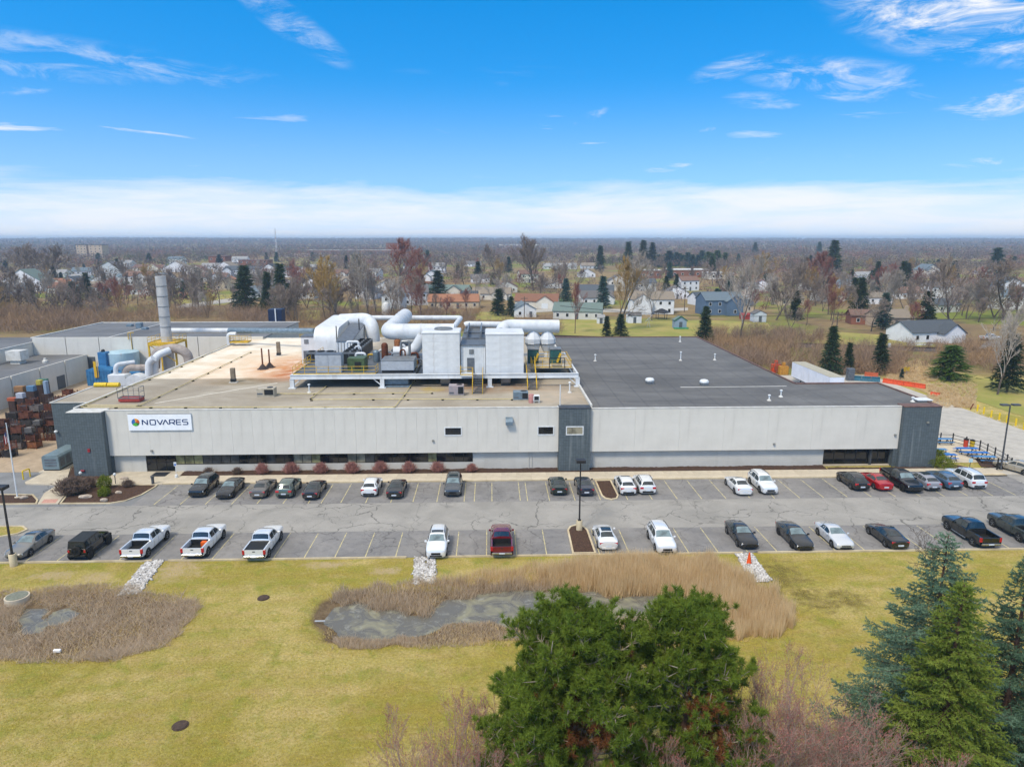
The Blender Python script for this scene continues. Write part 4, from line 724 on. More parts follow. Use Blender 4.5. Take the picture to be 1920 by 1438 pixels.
u0, zb = D(172,716,136); u1, zt = D(215,688,136); u2, _ = D(262,700,136); bc = thing('dust_collector', 'bright blue dust collector house with tower and tank in the yard', 'dust collector', ((u0+u1)/2,136,0))
part(MB().extr([(u0,0),(u0,zt-.3),((u0+u1)/2-.3,zt+.3),(u1,zt-.4),(u1,0)], 1, 134.5, 139), 'house', BLUEM, bc); part(MB().box(u1,u2,135.5,139,0,zt-1.0), 'hopper_base', BLUEM, bc)
for i in range(9): part(MB().box(u0+.1+i*(u1-u0)/9,u0+.18+i*(u1-u0)/9,134.44,134.498,.2,zt-.6), 'rib', BLUEM, bc)
q0, _ = D(187,680,137); q1, qz = D(200,660,137); part(MB().bbox(q0,q1,136.5,138,zt-.5,qz,.05), 'tower', BLUEM, bc); part(MB().lathe(((q0+q1)/2,137.2,qz), [(.35,0),(.35,.3),(.2,.5)], 10), 'tower_cap', DKM, bc)
k0, _ = D(202,690,139.5); k1, kz = D(256,660,139.5); kc = (k0+k1)/2; kr = (k1-k0)/2; part(MB().lathe((kc,139.8,0), [(kr*.5,0),(kr*.98,3.2),(kr,4.2),(kr,kz),(kr*.96,kz+.08),(.1,kz+.35)], 26), 'tank', LBLUE, bc, smooth=True)
part(MB().beam((q0+.5,134.3,zt-1.8),(q0+.5,134.3,zt+1.4),.5,.1).beam((q0+1.0,134.3,zt-1.8),(q0+1.0,134.3,zt+1.4),.08), 'ladder', YEL, bc)
u0, v = S(177,727,0); 
for px0, px1, lab in ((178,201,'left yellow drum lying behind the annex roof'),(203,224,'right yellow drum lying behind the annex roof')):
    a, z = D(px0,722,110); b, _ = D(px1,722,110); single(MB().cyl((a,110,z),(b,110,z),.42,n=14), 'yellow_drum', pm('drum_yellow'+str(px0),'e0c11f','c4a41b',3,.4), lab, 'drum', smooth=True); single(MB().box(a,b,109.6,110.4,0,z-.43), 'drum_stand', RUST, lab.replace('drum lying','drum stand'), 'stand')
mc = pm('roof_trim_pale','d9d2c2','c2bba9',3,.7); x0, y0 = S(290,756,RR+.01); x1, y1 = S(520,718,RR+.01); struct(MB().add([(x0,y0-.2,7.906),(x1,y1-.2,7.906),(x1,y1+.25,7.906),(x0,y0+.25,7.906)], [(0,1,2,3)]).build('roof_seam_tape', mc))
# yellow rail frame on the far left of the roof
t = thing('pipe_bridge', 'yellow railed pipe crossing at the back left of the gravel roof', 'pipe bridge', at(448,640,134)[:2]+(RR,)); u0, _ = D(434,640,134); u1, _ = D(468,640,134)
part(MB().box(u0,u1,133,135,RR+.6,RR+.75), 'deck', YEL, t); railing(t, [(u0,133,RR+.75),(u1,133,RR+.75),(u1,135,RR+.75),(u0,135,RR+.75),(u0,133,RR+.75)], 1.2, step=1.1); part(MB().tube(fillet([(u0-.5,134,RR),(u0-.5,134,RR+2.2),(u0+1,134,RR+2.2)],.6),.4,12), 'elbow', DUCT, t, smooth=True)
# ================================================================ VEHICLES
PAINTS = {}
def paint(c, metal=.25):
    if c not in PAINTS:
        t = NT('car_paint_'+c); t.col(t.mix(t.mr(t.noise(t.co(), 2.5, 4, .6), .4, .75, 0, .18), lin(c), tuple(min(1, x*.8+.012) for x in lin(c)))); t.b.inputs['Metallic'].default_value = metal; t.b.inputs['Roughness'].default_value = .24; t.b.inputs['Coat Weight'].default_value = 1.; t.b.inputs['Coat Roughness'].default_value = .08; t.b.inputs['Specular IOR Level'].default_value = .45
        PAINTS[c] = t.mat
    return PAINTS[c]
CGLASS = mat_glass('car_glass', '2a3436', .04, .85); CGLASS_W = mat_glass('windscreen_glass_reflection', '73878a', .04, .9); TYRE = pm('tyre_rubber', '1d1d1d', '2a2928', 6, .9); RIM = pm('alloy_rim', 'a8abad', '8e9193', 4, .35, .7); RIMB = pm('black_rim', '2a2b2c', '1f2021', 4, .4, .4); LENS = pm('headlight_lens', 'c9d0d3', 'a5adb1', 5, .12, spec=.6); REDL = pm('tail_lamp_red', 'c4202b', '9a1820', 5, .2, spec=.6); PLATE = pm('number_plate', 'cfd6dc', 'b7c0c8', 8, .5); CHROME = pm('chrome_trim', 'b7babc', '9a9da0', 4, .22, .9); PLAST = pm('black_plastic', '222324', '191a1a', 5, .6)  # windscreen base is pale teal: sky reflection painted into its colour
STN = {
 'sedan': [(2.42,.62,.30,.58,.50,.62),(2.30,.80,.20,.66,.66,.72),(1.95,.89,.17,.76,.72,.83),(1.35,.915,.17,.85,.74,.93),(.85,.92,.17,.91,.74,1.0),(.10,.92,.17,.95,.58,1.40),(-.35,.92,.17,.96,.58,1.45),(-.95,.92,.18,.97,.56,1.40),(-1.70,.915,.19,.98,.66,1.08),(-2.2,.88,.22,.96,.68,1.04),(-2.40,.80,.28,.90,.60,.98),(-2.46,.70,.34,.74,.55,.78)],
 'suv': [(2.36,.66,.34,.72,.55,.76),(2.26,.84,.24,.84,.68,.92),(1.9,.92,.22,.94,.76,1.04),(1.3,.94,.22,1.0,.78,1.10),(.95,.945,.22,1.04,.78,1.15),(.35,.945,.22,1.06,.66,1.66),(-.3,.945,.22,1.07,.67,1.74),(-1.2,.945,.23,1.08,.66,1.72),(-1.95,.94,.24,1.09,.62,1.62),(-2.28,.90,.26,1.08,.72,1.14),(-2.36,.86,.32,.95,.70,1.02),(-2.38,.78,.40,.80,.65,.86)],
 'crossover': [(2.32,.64,.32,.68,.52,.72),(2.22,.82,.22,.78,.66,.86),(1.85,.90,.20,.88,.74,.98),(1.3,.925,.20,.95,.76,1.05),(.95,.93,.20,.99,.76,1.10),(.25,.93,.20,1.02,.63,1.54),(-.3,.93,.20,1.03,.64,1.61),(-1.0,.93,.21,1.04,.62,1.57),(-1.6,.925,.22,1.06,.59,1.46),(-2.12,.89,.24,1.05,.70,1.12),(-2.30,.84,.30,.93,.68,1.0),(-2.34,.76,.38,.78,.62,.84)],
 'pickup': [(2.92,.72,.48,.88,.62,.94),(2.82,.92,.38,1.0,.8,1.08),(2.3,.98,.35,1.09,.84,1.17),(1.6,1.0,.35,1.14,.85,1.22),(1.2,1.0,.35,1.17,.84,1.27),(.62,1.0,.35,1.19,.72,1.80),(0,1.0,.35,1.2,.72,1.87),(-.72,1.0,.35,1.2,.71,1.84),(-.95,1.0,.35,1.2,.78,1.32),(-.97,.99,.40,1.15,.76,1.22)]}
GEO = {'sedan':dict(ax=(1.42,-1.42),r=.33,ws=4,rg=7,sw=((4.45,5.95),(6.08,7.45))),'suv':dict(ax=(1.40,-1.42),r=.37,ws=4,rg=8,sw=((4.5,5.95),(6.07,7.02),(7.14,8.35))),'crossover':dict(ax=(1.38,-1.36),r=.35,ws=4,rg=8,sw=((4.5,5.95),(6.07,7.1),(7.22,8.3))),'pickup':dict(ax=(1.85,-1.85),r=.41,ws=4,rg=7,sw=((4.45,5.9),(6.02,7.05)))}
def ring(s):
    x, w, zb, zt, wr, zr = s; cab = min(1, max(0, (zr-zt)/.35))
    h = [(w*.78,zb),(w*.97,zb+.09),(w,zb+(zt-zb)*.52),(w*.985,zt-.06),(w*.95,zt),(wr+(w*.95-wr)*.06*cab,zr-.07*cab-.01),(wr*.80,zr-.005),(wr*.4,zr+.015)]
    return [Vector((x,a,b)) for a,b in h]+[Vector((x,0,zr+.02))]+[Vector((x,-a,b)) for a,b in reversed(h)]
def lerp_ring(st, f):
    i = min(int(f), len(st)-2); t = f-i; A = ring(st[i]); B = ring(st[i+1]); return [a.lerp(b, t) for a, b in zip(A, B)]
def strip(rows, off=.012, inner=None):
    # rows: list of lists of Vectors (same length) -> thin shell pushed outwards from inner point
    n = len(rows[0]); k = len(rows); vs = []
    for i in range(k):
        for j in range(n):
            a = rows[min(i+1,k-1)][j]-rows[max(i-1,0)][j]; b = rows[i][min(j+1,n-1)]-rows[i][max(j-1,0)]; nn = a.cross(b)
            nn = nn.normalized() if nn.length > 1e-9 else Vector((0,0,1))
            if nn.dot(rows[i][j]-inner) < 0: nn = -nn
            vs.append(rows[i][j]+nn*off)
    return vs, [(i*n+j,i*n+j+1,(i+1)*n+j+1,(i+1)*n+j) for i in range(k-1) for j in range(n-1)]
WH = {}
def wheel_meshes(r, rim, w=.23):
    key = (r, rim.name)
    if key not in WH:
        t = MB(); pr = [(r*.66,-w/2),(r*.93,-w/2),(r,-w/2+.04),(r,w/2-.04),(r*.93,w/2),(r*.66,w/2)]; n = 20
        vs = [(a*math.cos(2*math.pi*j/n), b, a*math.sin(2*math.pi*j/n)) for a, b in pr for j in range(n)]
        t.add(vs, [(i*n+j,i*n+(j+1)%n,((i+1)%6)*n+(j+1)%n,((i+1)%6)*n+j) for i in range(6) for j in range(n)])
        d = MB(); d.add([(r*.67*math.cos(2*math.pi*j/n), w*.30, r*.67*math.sin(2*math.pi*j/n)) for j in range(n)]+[(r*.67*math.cos(2*math.pi*j/n), -w*.30, r*.67*math.sin(2*math.pi*j/n)) for j in range(n)], [tuple(range(n)), tuple(reversed(range(n,2*n)))]+[(j,(j+1)%n,n+(j+1)%n,n+j) for j in range(n)], 1)
        for q in range(5):
            a = 2*math.pi*q/5
            for sg in (1,-1): d.beam((0,sg*w*.36,0),(r*.64*math.cos(a),sg*w*.40,r*.64*math.sin(a)),.085,.03,0)
        WH[key] = (t.mesh('tyre', TYRE, True), d.mesh('rim', [rim, PLAST]))
    return WH[key]
def add_wheels(t, axs, yw, r, rim):
    tm, rm = wheel_meshes(r, rim)
    arch = MB().cyl((0,-.03,0),(0,.03,0),r+.07,n=20).mesh('wheel_arch', PLAST)
    for x in axs:
        for sg in (1,-1):
            w = inst('wheel', tm, t, (x,sg*(yw-.095),r)); inst('rim', rm, w, (0,0,0)); inst('wheel_arch', arch, t, (x,sg*(yw-.022),r+.02))
def lamp_patch(t, name, st, f0, f1, j0, j1, m, off=.014):
    for sg in (0,1):
        rows = []
        for f in (f0, (f0+f1)/2, f1):
            rg = lerp_ring(st, f); hs = rg[j0:j1+1]; rows.append([Vector((p.x, -p.y, p.z)) for p in hs] if sg else hs)
        vs, fs = strip(rows, off, Vector((rows[0][0].x*.8,0,.5))); MB().add(vs, fs).build(name, m, t)
def car(kind, label, px, py, col, face, cat='car', group='cars parked in the lot', sc=1., roof=None, rim=None, rails=None, yaw=0., uv=None, cover=None, trim=None, low=1., roofcol=None):
    st = [tuple([s[0]*sc]+list(s[1:5])+[s[5]*(low if s[5] > 1.2 else 1)]) for s in STN[kind]]; g = GEO[kind]; body = paint(col); rim = rim or RIM
    half = st[0][0]; rear = -st[-1][0] if kind != 'pickup' else 2.95*sc
    u, v = uv if uv else S(px, py, .45); L = half if face < 0 else rear
    t = thing({'pickup':'pickup_truck','suv':'parked_suv','crossover':'parked_crossover','sedan':'parked_sedan'}[kind], label, cat, (u+yaw*L, v+L, 0) if not uv else (u, v, 0), (R(90) if face > 0 else R(-90))+yaw, group)
    n = len(ring(st[0])); mb = MB(); rgs = [ring(s) for s in st]; vs = [p for rg in rgs for p in rg]
    fs = [(i*n+j,i*n+j+1,(i+1)*n+j+1,(i+1)*n+j) for i in range(len(st)-1) for j in range(n-1)]+[(i*n,(i+1)*n,(i+1)*n+n-1,i*n+n-1) for i in range(len(st)-1)]+[tuple(range(n)), tuple(reversed(range((len(st)-1)*n, len(st)*n)))]
    b = mb.add(vs, fs).build('body', body, t, smooth=True, ang=38)
    inner = Vector((0,0,.8))
    # glass
    for nm, i, e in (('windscreen', g['ws'], (.10,.93)), ('rear_window', g['rg'], (.10,.88))):
        rows = [[p for p in lerp_ring(st, i+e[0]+(e[1]-e[0])*q/3)[5:12]] for q in range(4)]
        for rw in rows: c = rw[3]; rw[0] = rw[0].lerp(c,.07); rw[-1] = rw[-1].lerp(c,.07)
        vs, fs = strip(rows, .012, inner); MB().add(vs, fs).build(nm, CGLASS_W if nm == 'windscreen' else CGLASS, t, smooth=True)
    for s0, s1 in g['sw']:
        for sg in (1,-1):
            rows = []
            for q in range(5):
                rg = lerp_ring(st, s0+(s1-s0)*q/4); a, c = rg[4], rg[5]; rows.append([Vector((p.x, sg*p.y, p.z)) for p in (a.lerp(c,.10), a.lerp(c,.90))])
            vs, fs = strip(rows, .012, inner); MB().add(vs, fs).build('side_window', CGLASS, t)
    add_wheels(t, [a*sc for a in g['ax']], .925 if kind == 'sedan' else (.94 if kind == 'crossover' else .955 if kind == 'suv' else 1.01), g['r'], rim)
    # lamps, grille, bumpers, plates
    x0 = st[0][0]; w1 = st[1][1]; zh = st[1][3]
    for sg in (1,-1): MB().bbox(st[1][0]-.28,st[1][0]+.035,min(sg*w1*.56,sg*w1*.985),max(sg*w1*.56,sg*w1*.985),zh-.17,zh-.015,.02).build('headlight', LENS, t)
    MB().bbox(x0-.1,x0+.015,-.42,.42,st[0][2]+.16,st[0][3]-.02,.01).build('grille', trim or PLAST, t); MB().bbox(x0-.14,x0+.02,-.55,.55,st[0][2]-.02,st[0][2]+.12,.02).build('front_bumper', PLAST, t)
    if kind != 'pickup':
        i = len(st)-4 if kind == 'sedan' else len(st)-4
        e = st[-2]
        for sg in (1,-1): MB().bbox(e[0]-.03,e[0]+.26,min(sg*e[1]*.58,sg*(e[1]+.015)),max(sg*e[1]*.58,sg*(e[1]+.015)),e[3]-.17,e[3]+(.0 if kind == 'sedan' else .06),.02).build('tail_lamp', REDL, t)
        xr = st[-1][0]; MB().bbox(xr-.02,xr+.12,-.62,.62,st[-1][2]-.04,st[-1][2]+.16,.02).build('rear_bumper', PLAST if kind != 'sedan' else body, t)
        MB().bbox(xr-.028,xr+.02,-.26,.26,st[-1][3]-.26,st[-1][3]-.12,.004).build('number_plate', PLATE, t)
    wi = g['ws']
    for sg in (1,-1):
        m = ring(st[wi])[4]; MB().bbox(m.x-.30,m.x-.14,sg*(m.y+.13)-.1,sg*(m.y+.13)+.1,m.z+.0,m.z+.16,.03).build('mirror', body, t)
        for hx in ((-.35,-1.15) if kind != 'pickup' else (.1,-.65)): y_ = st[5][1]; MB().box(hx,hx+.2,sg*y_-.012 if sg > 0 else -y_-.02,sg*y_+.02 if sg > 0 else -y_+.012,st[6][3]-.16,st[6][3]-.12).build('door_handle', trim or body, t)
        for hx in ((.78,-.28,-1.25) if kind != 'pickup' else (1.15,.2,-.62)):
            y_ = st[5][1]; MB().box(hx-.006,hx+.006,sg*(y_+.001)-.004,sg*(y_+.001)+.004,.4,st[6][3]-.08).build('door_seam', PLAST, t)
    if roof == 'dark':
        rows = [lerp_ring(st, 5.15+q*.9)[6:11] for q in range(3)]; vs, fs = strip(rows, .01, inner); MB().add(vs, fs).build('glass_roof', CGLASS, t, smooth=True)
    if roof == 'sun':
        rows = [lerp_ring(st, 5.35+q*.35)[6:11] for q in range(3)]; vs, fs = strip(rows, .01, inner); MB().add(vs, fs).build('sunroof', CGLASS, t, smooth=True)
    if rails:
        for sg in (1,-1): MB().tube([(lambda p: (p.x, sg*p.y*.93, p.z+.07))(lerp_ring(st, f)[5]) for f in (5.3,6,7,7.8)], .025, 6).build('roof_rail', rails, t)
    if kind == 'pickup':
        k = sc; x1, x2 = -.985*k, -2.86*k
        for sg in (1,-1):
            MB().extr([(sg*.99,.5),(sg*1.0,.85),(sg*.985,1.16),(sg*.95,1.24),(sg*.84,1.24),(sg*.82,1.18),(sg*.82,.7),(sg*.9,.5)], 0, x2, x1).build('bed_side', body, t, smooth=True, ang=30)
        MB().box(x2+.06,x1,-.82,.82,.6,.74).build('bed_floor', PLAST, t); MB().box(x2,x2+.055,-.985,.985,.58,1.20).build('tailgate', body, t); MB().box(x1-.06,x1-.01,-.81,.81,.74,1.2).build('bed_front', PLAST, t)
        MB().box(x2+.2,x1-.1,-.9,.9,.42,.5).build('chassis', PLAST, t); MB().bbox(x2-.14,x2-.005,-.9,.9,.5,.68,.02).build('rear_bumper', CHROME, t); MB().bbox(x2-.148,x2-.1,-.25,.25,.55,.66,.004).build('number_plate', PLATE, t); MB().bbox(x2-.014,x2-.001,-.12,.12,1.0,1.08,.003).build('tailgate_handle', PLAST, t)
        for sg in (1,-1): MB().bbox(x2-.015,x2+.12,sg*.91-.115,sg*.91+.115,.80,1.2,.02).build('tail_lamp', REDL, t)
        for sg in (1,-1): MB().bbox(-.9*k,1.15*k,sg*.99-.06,sg*.99+.06,.34,.40,.015).build('side_step', CHROME if 'chrome' in label else PLAST, t)
        if cover: MB().bbox(x2+.06,x1-.07,-.83,.83,1.2,1.262,.015).build('bed_cover', PLAST, t)
    return t
def zp(k, x, y): o = {5:(0,860),6:(560,860),7:(1100,860),8:(1280,860)}[k]; return o[0]+x/2.995, o[1]+y/2.995
BK = '0d0e10'; WT = 'e4e6e6'
# far row, left to right
q = zp
car('suv', 'black seven seat SUV facing the car park, leftmost of the far row', *q(5,1098,202), BK, -1, 'suv', roof='sun')
car('sedan', 'black saloon facing out, second from the left in the far row', *q(5,1250,212), '111216', -1, rim=RIMB)
car('sedan', 'brownish grey saloon nose to the wall, left half of the far row', *q(5,1443,208), '5f5a55', 1)
car('suv', 'grey green small SUV nose to the wall beside the brownish saloon', *q(5,1592,206), '56665f', 1, 'suv', sc=.94, low=.97, rails=CHROME)
car('sedan', 'navy black saloon nose to the wall, right of the grey green SUV', *q(5,1738,216), '14161c', 1)
car('crossover', 'white hatchback alone at the middle left of the far row', *q(6,393,198), WT, 1, sc=.95)
car('sedan', 'black saloon with a tinted rear window right of the white hatchback', *q(6,535,210), '131518', 1)
car('suv', 'dark grey SUV with glass roof backed in toward the mulch bed', *q(6,863,198), '43484d', -1, 'suv', roof='dark')
car('sedan', 'dark green saloon in front of the middle brick pier', *q(6,1466,190), '10231f', 1, sc=.95)
car('sedan', 'navy saloon beside the far kerbed island', *q(6,1618,194), '252b3a', 1, roof='sun')
car('crossover', 'white crossover nearest the far kerbed island on its right', *q(7,236,190), WT, 1, roof='sun')
car('suv', 'white boxy SUV with black roof rails right of the white crossover', *q(7,345,186), WT, 1, 'suv', sc=.94, low=.97, rails=PLAST)
car('sedan', 'white coupe with sunroof on the right half of the far row', *q(7,892,192), WT, 1, roof='sun')
car('suv', 'white large SUV backed in beside the white coupe', *q(7,1035,186), WT, -1, 'suv', sc=1.04, rails=PLAST)
car('crossover', 'black SUV with silver roof rails left of the red saloon', *q(8,1012,166), '17181b', 1, 'suv', rails=CHROME)
car('sedan', 'bright red saloon in the right part of the far row', *q(8,1145,166), 'a80f1c', 1)
car('pickup', 'black pickup truck backed in beside the red saloon', *q(8,1312,180), '12161b', -1, 'pickup truck', cover=True, rim=RIMB)
car('crossover', 'silver grey crossover with glass roof between black pickup and blue crossover', *q(8,1415,166), '8d8f97', 1, roof='dark')
car('crossover', 'steel blue crossover near the right end of the far row', *q(8,1535,160), '4a6580', 1)
car('suv', 'big white SUV at the right end of the far row', *q(8,1668,155), WT, 1, 'suv', sc=1.08, rails=CHROME, low=1.06)
car('sedan', 'beige saloon cut off by the right edge by the drive', 0, 0, 'a9a08e', 1, yaw=R(24), uv=(64.6,79.6))
# near row
car('sedan', 'silver grey saloon behind the left lamp post', *q(5,72,548), '77756f', -1, roof='sun')
car('pickup', 'white pickup with open empty bed, leftmost of three white pickups', *q(5,735,556), WT, 1, 'pickup truck')
t = car('pickup', 'white pickup with orange gear in its bed, middle of three white pickups', *q(5,1078,549), WT, 1, 'pickup truck')
single(MB().bbox(t.location[0]+.2,t.location[0]+.7,t.location[1]-1.5,t.location[1]-1.1,.745,1.15,.04), 'gear_bag', pm('hi_vis_orange','e2641f','c25216',4,.7), 'orange gear bag lying in the bed of the white pickup', 'bag')
car('pickup', 'white pickup with black bed cover, rightmost of three white pickups', *q(5,1425,560), WT, 1, 'pickup truck', cover=True)
car('suv', 'white SUV facing the lawn beside the stone spillway', *q(6,770,543), WT, -1, 'suv', sc=.97, roof='sun', rails=PLAST)
car('pickup', 'dark red pickup truck with open bed in the near row', *q(6,1142,540), '74141f', 1, 'pickup truck', sc=.93)
car('sedan', 'white saloon with dark glass roof right of the near island', *q(6,1742,498), WT, 1, roof='dark', sc=.97)
car('suv', 'white SUV with roof rails facing the reeds', *q(7,455,520), WT, -1, 'suv', sc=1.02, rails=PLAST)
car('sedan', 'black saloon facing the lawn above the orange cone', *q(7,920,490), '0d1016', -1)
car('sedan', 'matt black saloon with black grille facing the lawn', *q(7,1232,501), '1a1d1f', -1, sc=1.04, rim=RIMB)
car('sedan', 'silver white saloon facing the lawn beside the matt black one', *q(7,1458,495), 'c9ccce', -1, sc=.97)
car('sedan', 'dark grey saloon with tail to the lawn, near the black pickup', *q(7,1765,494), '1e2022', 1, roof='sun')
car('pickup', 'black pickup with chrome steps near the right end of the near row', *q(8,1732,490), '0e1314', 1, 'pickup truck')
car('pickup', 'dark grey green pickup cut off by the right edge of the near row', 0, 0, '38403d', 1, 'pickup truck', uv=(50.7,61.4), sc=.95)
# off-road car with spare wheel
u, v = S(*q(5,432,548), .5); jp = thing('offroad_car', 'boxy black off road car with a spare wheel on its tail', 'car', (u, v+2.1, 0), R(90), 'cars parked in the lot'); B = paint('141716')
MB().bbox(-2.05,.75,-.80,.80,.55,1.18,.04).build('tub', B, jp); MB().extr([(.75,.6),(.75,1.2),(1.95,1.12),(2.05,1.05),(2.05,.6)], 1, -.62, .62).build('bonnet', B, jp, smooth=True)
MB().add([(-2.03,-.79,1.18),(.72,-.79,1.18),(.72,.79,1.18),(-2.03,.79,1.18),(-1.95,-.70,1.80),(.30,-.70,1.80),(.30,.70,1.80),(-1.95,.70,1.80)], [(0,3,2,1),(4,5,6,7),(0,1,5,4),(1,2,6,5),(2,3,7,6),(3,0,4,7)]).build('hard_top', B, jp)
MB().bbox(-1.97,.32,-.72,.72,1.802,1.86,.02).build('roof_panel', pm('hardtop_grey','2f3130','262827',4,.6), jp)
def pane(pts, nm='side_window', m=CGLASS): MB().add(pts, [tuple(range(len(pts)))]).build(nm, m, jp)
for sg in (1,-1):
    y0, y1 = sg*.80, sg*.715
    for a, b, c, d in ((-1.95,-1.25,-1.9,-1.25),(-1.15,-.45,-1.15,-.45),(-.35,.55,-.35,.22)): pane([(a,sg*.795,1.24),(b,sg*.795,1.24),(d,sg*.722,1.74),(c,sg*.722,1.74)])
    MB().bbox(1.0,2.0,sg*.78-.16,sg*.78+.16,.82,1.0,.05).build('front_fender', PLAST, jp); MB().bbox(-1.95,-1.0,sg*.85-.08,sg*.85+.08,.85,1.0,.04).build('rear_fender', PLAST, jp); MB().bbox(-.9,.9,sg*.86-.07,sg*.86+.07,.42,.52,.02).build('side_step', PLAST, jp); MB().bbox(-2.09,-2.04,sg*.70-.09,sg*.70+.09,.85,1.08,.02).build('tail_lamp', REDL, jp); MB().bbox(.45,.6,sg*.95-.1,sg*.95+.1,1.18,1.38,.02).build('mirror', PLAST, jp)
    MB().cyl((2.02,sg*.45,.95),(2.08,sg*.45,.95),.12,n=14).build('headlight', LENS, jp)
pane([(.735,-.72,1.24),(.735,.72,1.24),(.335,.66,1.74),(.335,-.66,1.74)], 'windscreen', CGLASS_W); pane([(-2.035,-.72,1.26),(-2.035,.72,1.26),(-1.965,.66,1.74),(-1.965,-.66,1.74)], 'rear_window')
MB().bbox(-2.25,-2.06,-.78,.78,.5,.66,.03).build('rear_bumper', PLAST, jp); MB().bbox(2.06,2.25,-.78,.78,.5,.66,.03).build('front_bumper', PLAST, jp); MB().box(-1.9,1.9,-.55,.55,.4,.56).build('chassis', PLAST, jp)
add_wheels(jp, (1.5,-1.48), .9, .42, RIMB); tm, rm = wheel_meshes(.42, RIMB); w = inst('spare_wheel', tm, jp, (-2.2,-.05,1.05), R(90)); inst('rim', rm, w)
# ================================================================ SITE FURNITURE
POLE = pm('dark_bronze_pole', '3b3a3a', '2c2b2b', 3, .5, .2); POLEG = pm('grey_pole', '5b5d60', '484a4d', 3, .5, .2); BOLY = pm('bollard_yellow', 'e3c21d', 'cbaa1c', 4, .5)
def lamp(label, base_px, top_px, two=False, m=POLE, bz=1.1, w=.55):
    u, v = S(*base_px); zt = D(top_px[0], top_px[1], v)[1]; t = thing('street_lamp', label, 'street lamp', (u,v,0), group='car park lamps')
    MB().lathe((0,0,0), [(w*.55,-.3),(w*.55,bz-.04),(w*.5,bz)], 16).build('concrete_base', KERB, t, smooth=True); MB().box(-.16,.16,-.16,.16,bz,bz+.06).build('base_plate', m, t)
    MB().add([(a*.075,b*.075,bz+.06) for a,b in ((-1,-1),(1,-1),(1,1),(-1,1))]+[(a*.055,b*.055,zt) for a,b in ((-1,-1),(1,-1),(1,1),(-1,1))], [(0,1,5,4),(1,2,6,5),(2,3,7,6),(3,0,4,7),(4,5,6,7)]).build('pole', m, t)
    for sg in ((-1,1) if two else (1,)):
        if two: h = MB().box(min(sg*.25,sg*1.15),max(sg*.25,sg*1.15),-.28,.28,zt-.02,zt+.16); MB().box(min(sg*.05,sg*.249),max(sg*.05,sg*.249),-.05,.05,zt+.02,zt+.12).build('arm', m, t)
        else: h = MB().bbox(-.45,.45,-.5,.35,zt,zt+.28,.03)
        hd = h.build('lamp_head', m, t); 
        b = (min(sg*.3,sg*1.1),max(sg*.3,sg*1.1)) if two else (-.4,.4)
        MB().box(b[0],b[1],-.24,.24,(zt-.03) if two else zt-.012,(zt-.021) if two else zt-.001).build('lens', LENS, hd)
    return t
lamp('dark lamp post on a concrete base at the left edge of the car park', (26,1060), (15,916)); lamp('dark lamp post on a concrete base in the near island', (1086,995), (1088,866)); lamp('grey twin headed lamp post beside the fenced patio', (1876,882), (1893,760), True, POLEG, .12, .4)
# flag
u, v = S(33,934); t = thing('flagpole', 'white flagpole in the small bed at the left', 'flagpole', (u,v,0)); zt = D(12,795,v)[1]; MB().tube([(0,0,0),(0,0,zt)],[.085,.045],10).build('pole', FRAMEW, t, smooth=True); MB().lathe((0,0,zt),[(.03,0),(.09,.06),(.03,.14)],10).build('finial', CHROME, t); MB().lathe((0,0,.12),[(.3,0),(.28,.06),(.1,.1)],12).build('base', CONC, t)
zf = D(20,815,v)[1]; fr = random.Random(3); FR = pm('flag_red','b02a35','8f222c',5,.8); FB = pm('flag_blue','2d3a66','232e52',5,.8); fl = thing('flag', 'red and white striped flag hanging limp on the white flagpole', 'flag', (u,v,zf-.9))
for i in range(7):
    x0, x1 = -.10-i*.055, -.10-(i+1)*.055; zz = .35*math.sin(i*.5); y0, y1 = .08*math.sin(i*1.4), .08*math.sin((i+1)*1.4)
    MB().add([(x0,y0,.1-i*.05),(x1,y1,.05-i*.05),(x1,y1,1.15-i*.07),(x0,y0,1.2-i*.07),(x0,y0+.02,.1-i*.05),(x1,y1+.02,.05-i*.05),(x1,y1+.02,1.15-i*.07),(x0,y0+.02,1.2-i*.07)], [(0,1,2,3),(7,6,5,4),(0,4,5,1),(2,6,7,3)]).build('stripe', FR if i % 2 == 0 else FRAMEW, fl)
MB().box(-.25,-.06,-.12,-.1,.75,1.2).build('canton', FB, fl)
# bollards, hoop, sign, path lights
for i, (px, py) in enumerate(((1832,772),(1844,777),(1858,783),(1873,788),(1887,793),(1904,799),(1919,806))):
    u, v = S(px, py); t = thing('bollard', ('yellow bollard along the side drive, '+('first','second','third','fourth','fifth','sixth','last')[i]+' from the back'), 'bollard', (u,v,0), group='yellow bollards along the side drive'); MB().lathe((0,0,0),[(.13,0),(.13,1.12),(.1,1.2),(.03,1.23)],12).build('post', BOLY, t, smooth=True); MB().lathe((0,0,-.02),[(.3,0),(.3,.05),(.14,.06)],12).build('footing', CONC, t)
u, v = S(1819,768); single(MB().tube([(u,v,0),(u+.5,v+.1,1.0)],.09,8), 'leaning_post', RUST, 'rusty post leaning beyond the first yellow bollard', 'post')
u0, v0 = S(44,899); u1, v1 = S(57,894); single(MB().tube(fillet([(u0,v0,0),(u0,v0,1.05),(u1,v1,1.05),(u1,v1,0)],.15,4),.075,10), 'guard_hoop', BOLY, 'yellow hoop guard rail on the yard drive', 'guard rail', smooth=True)
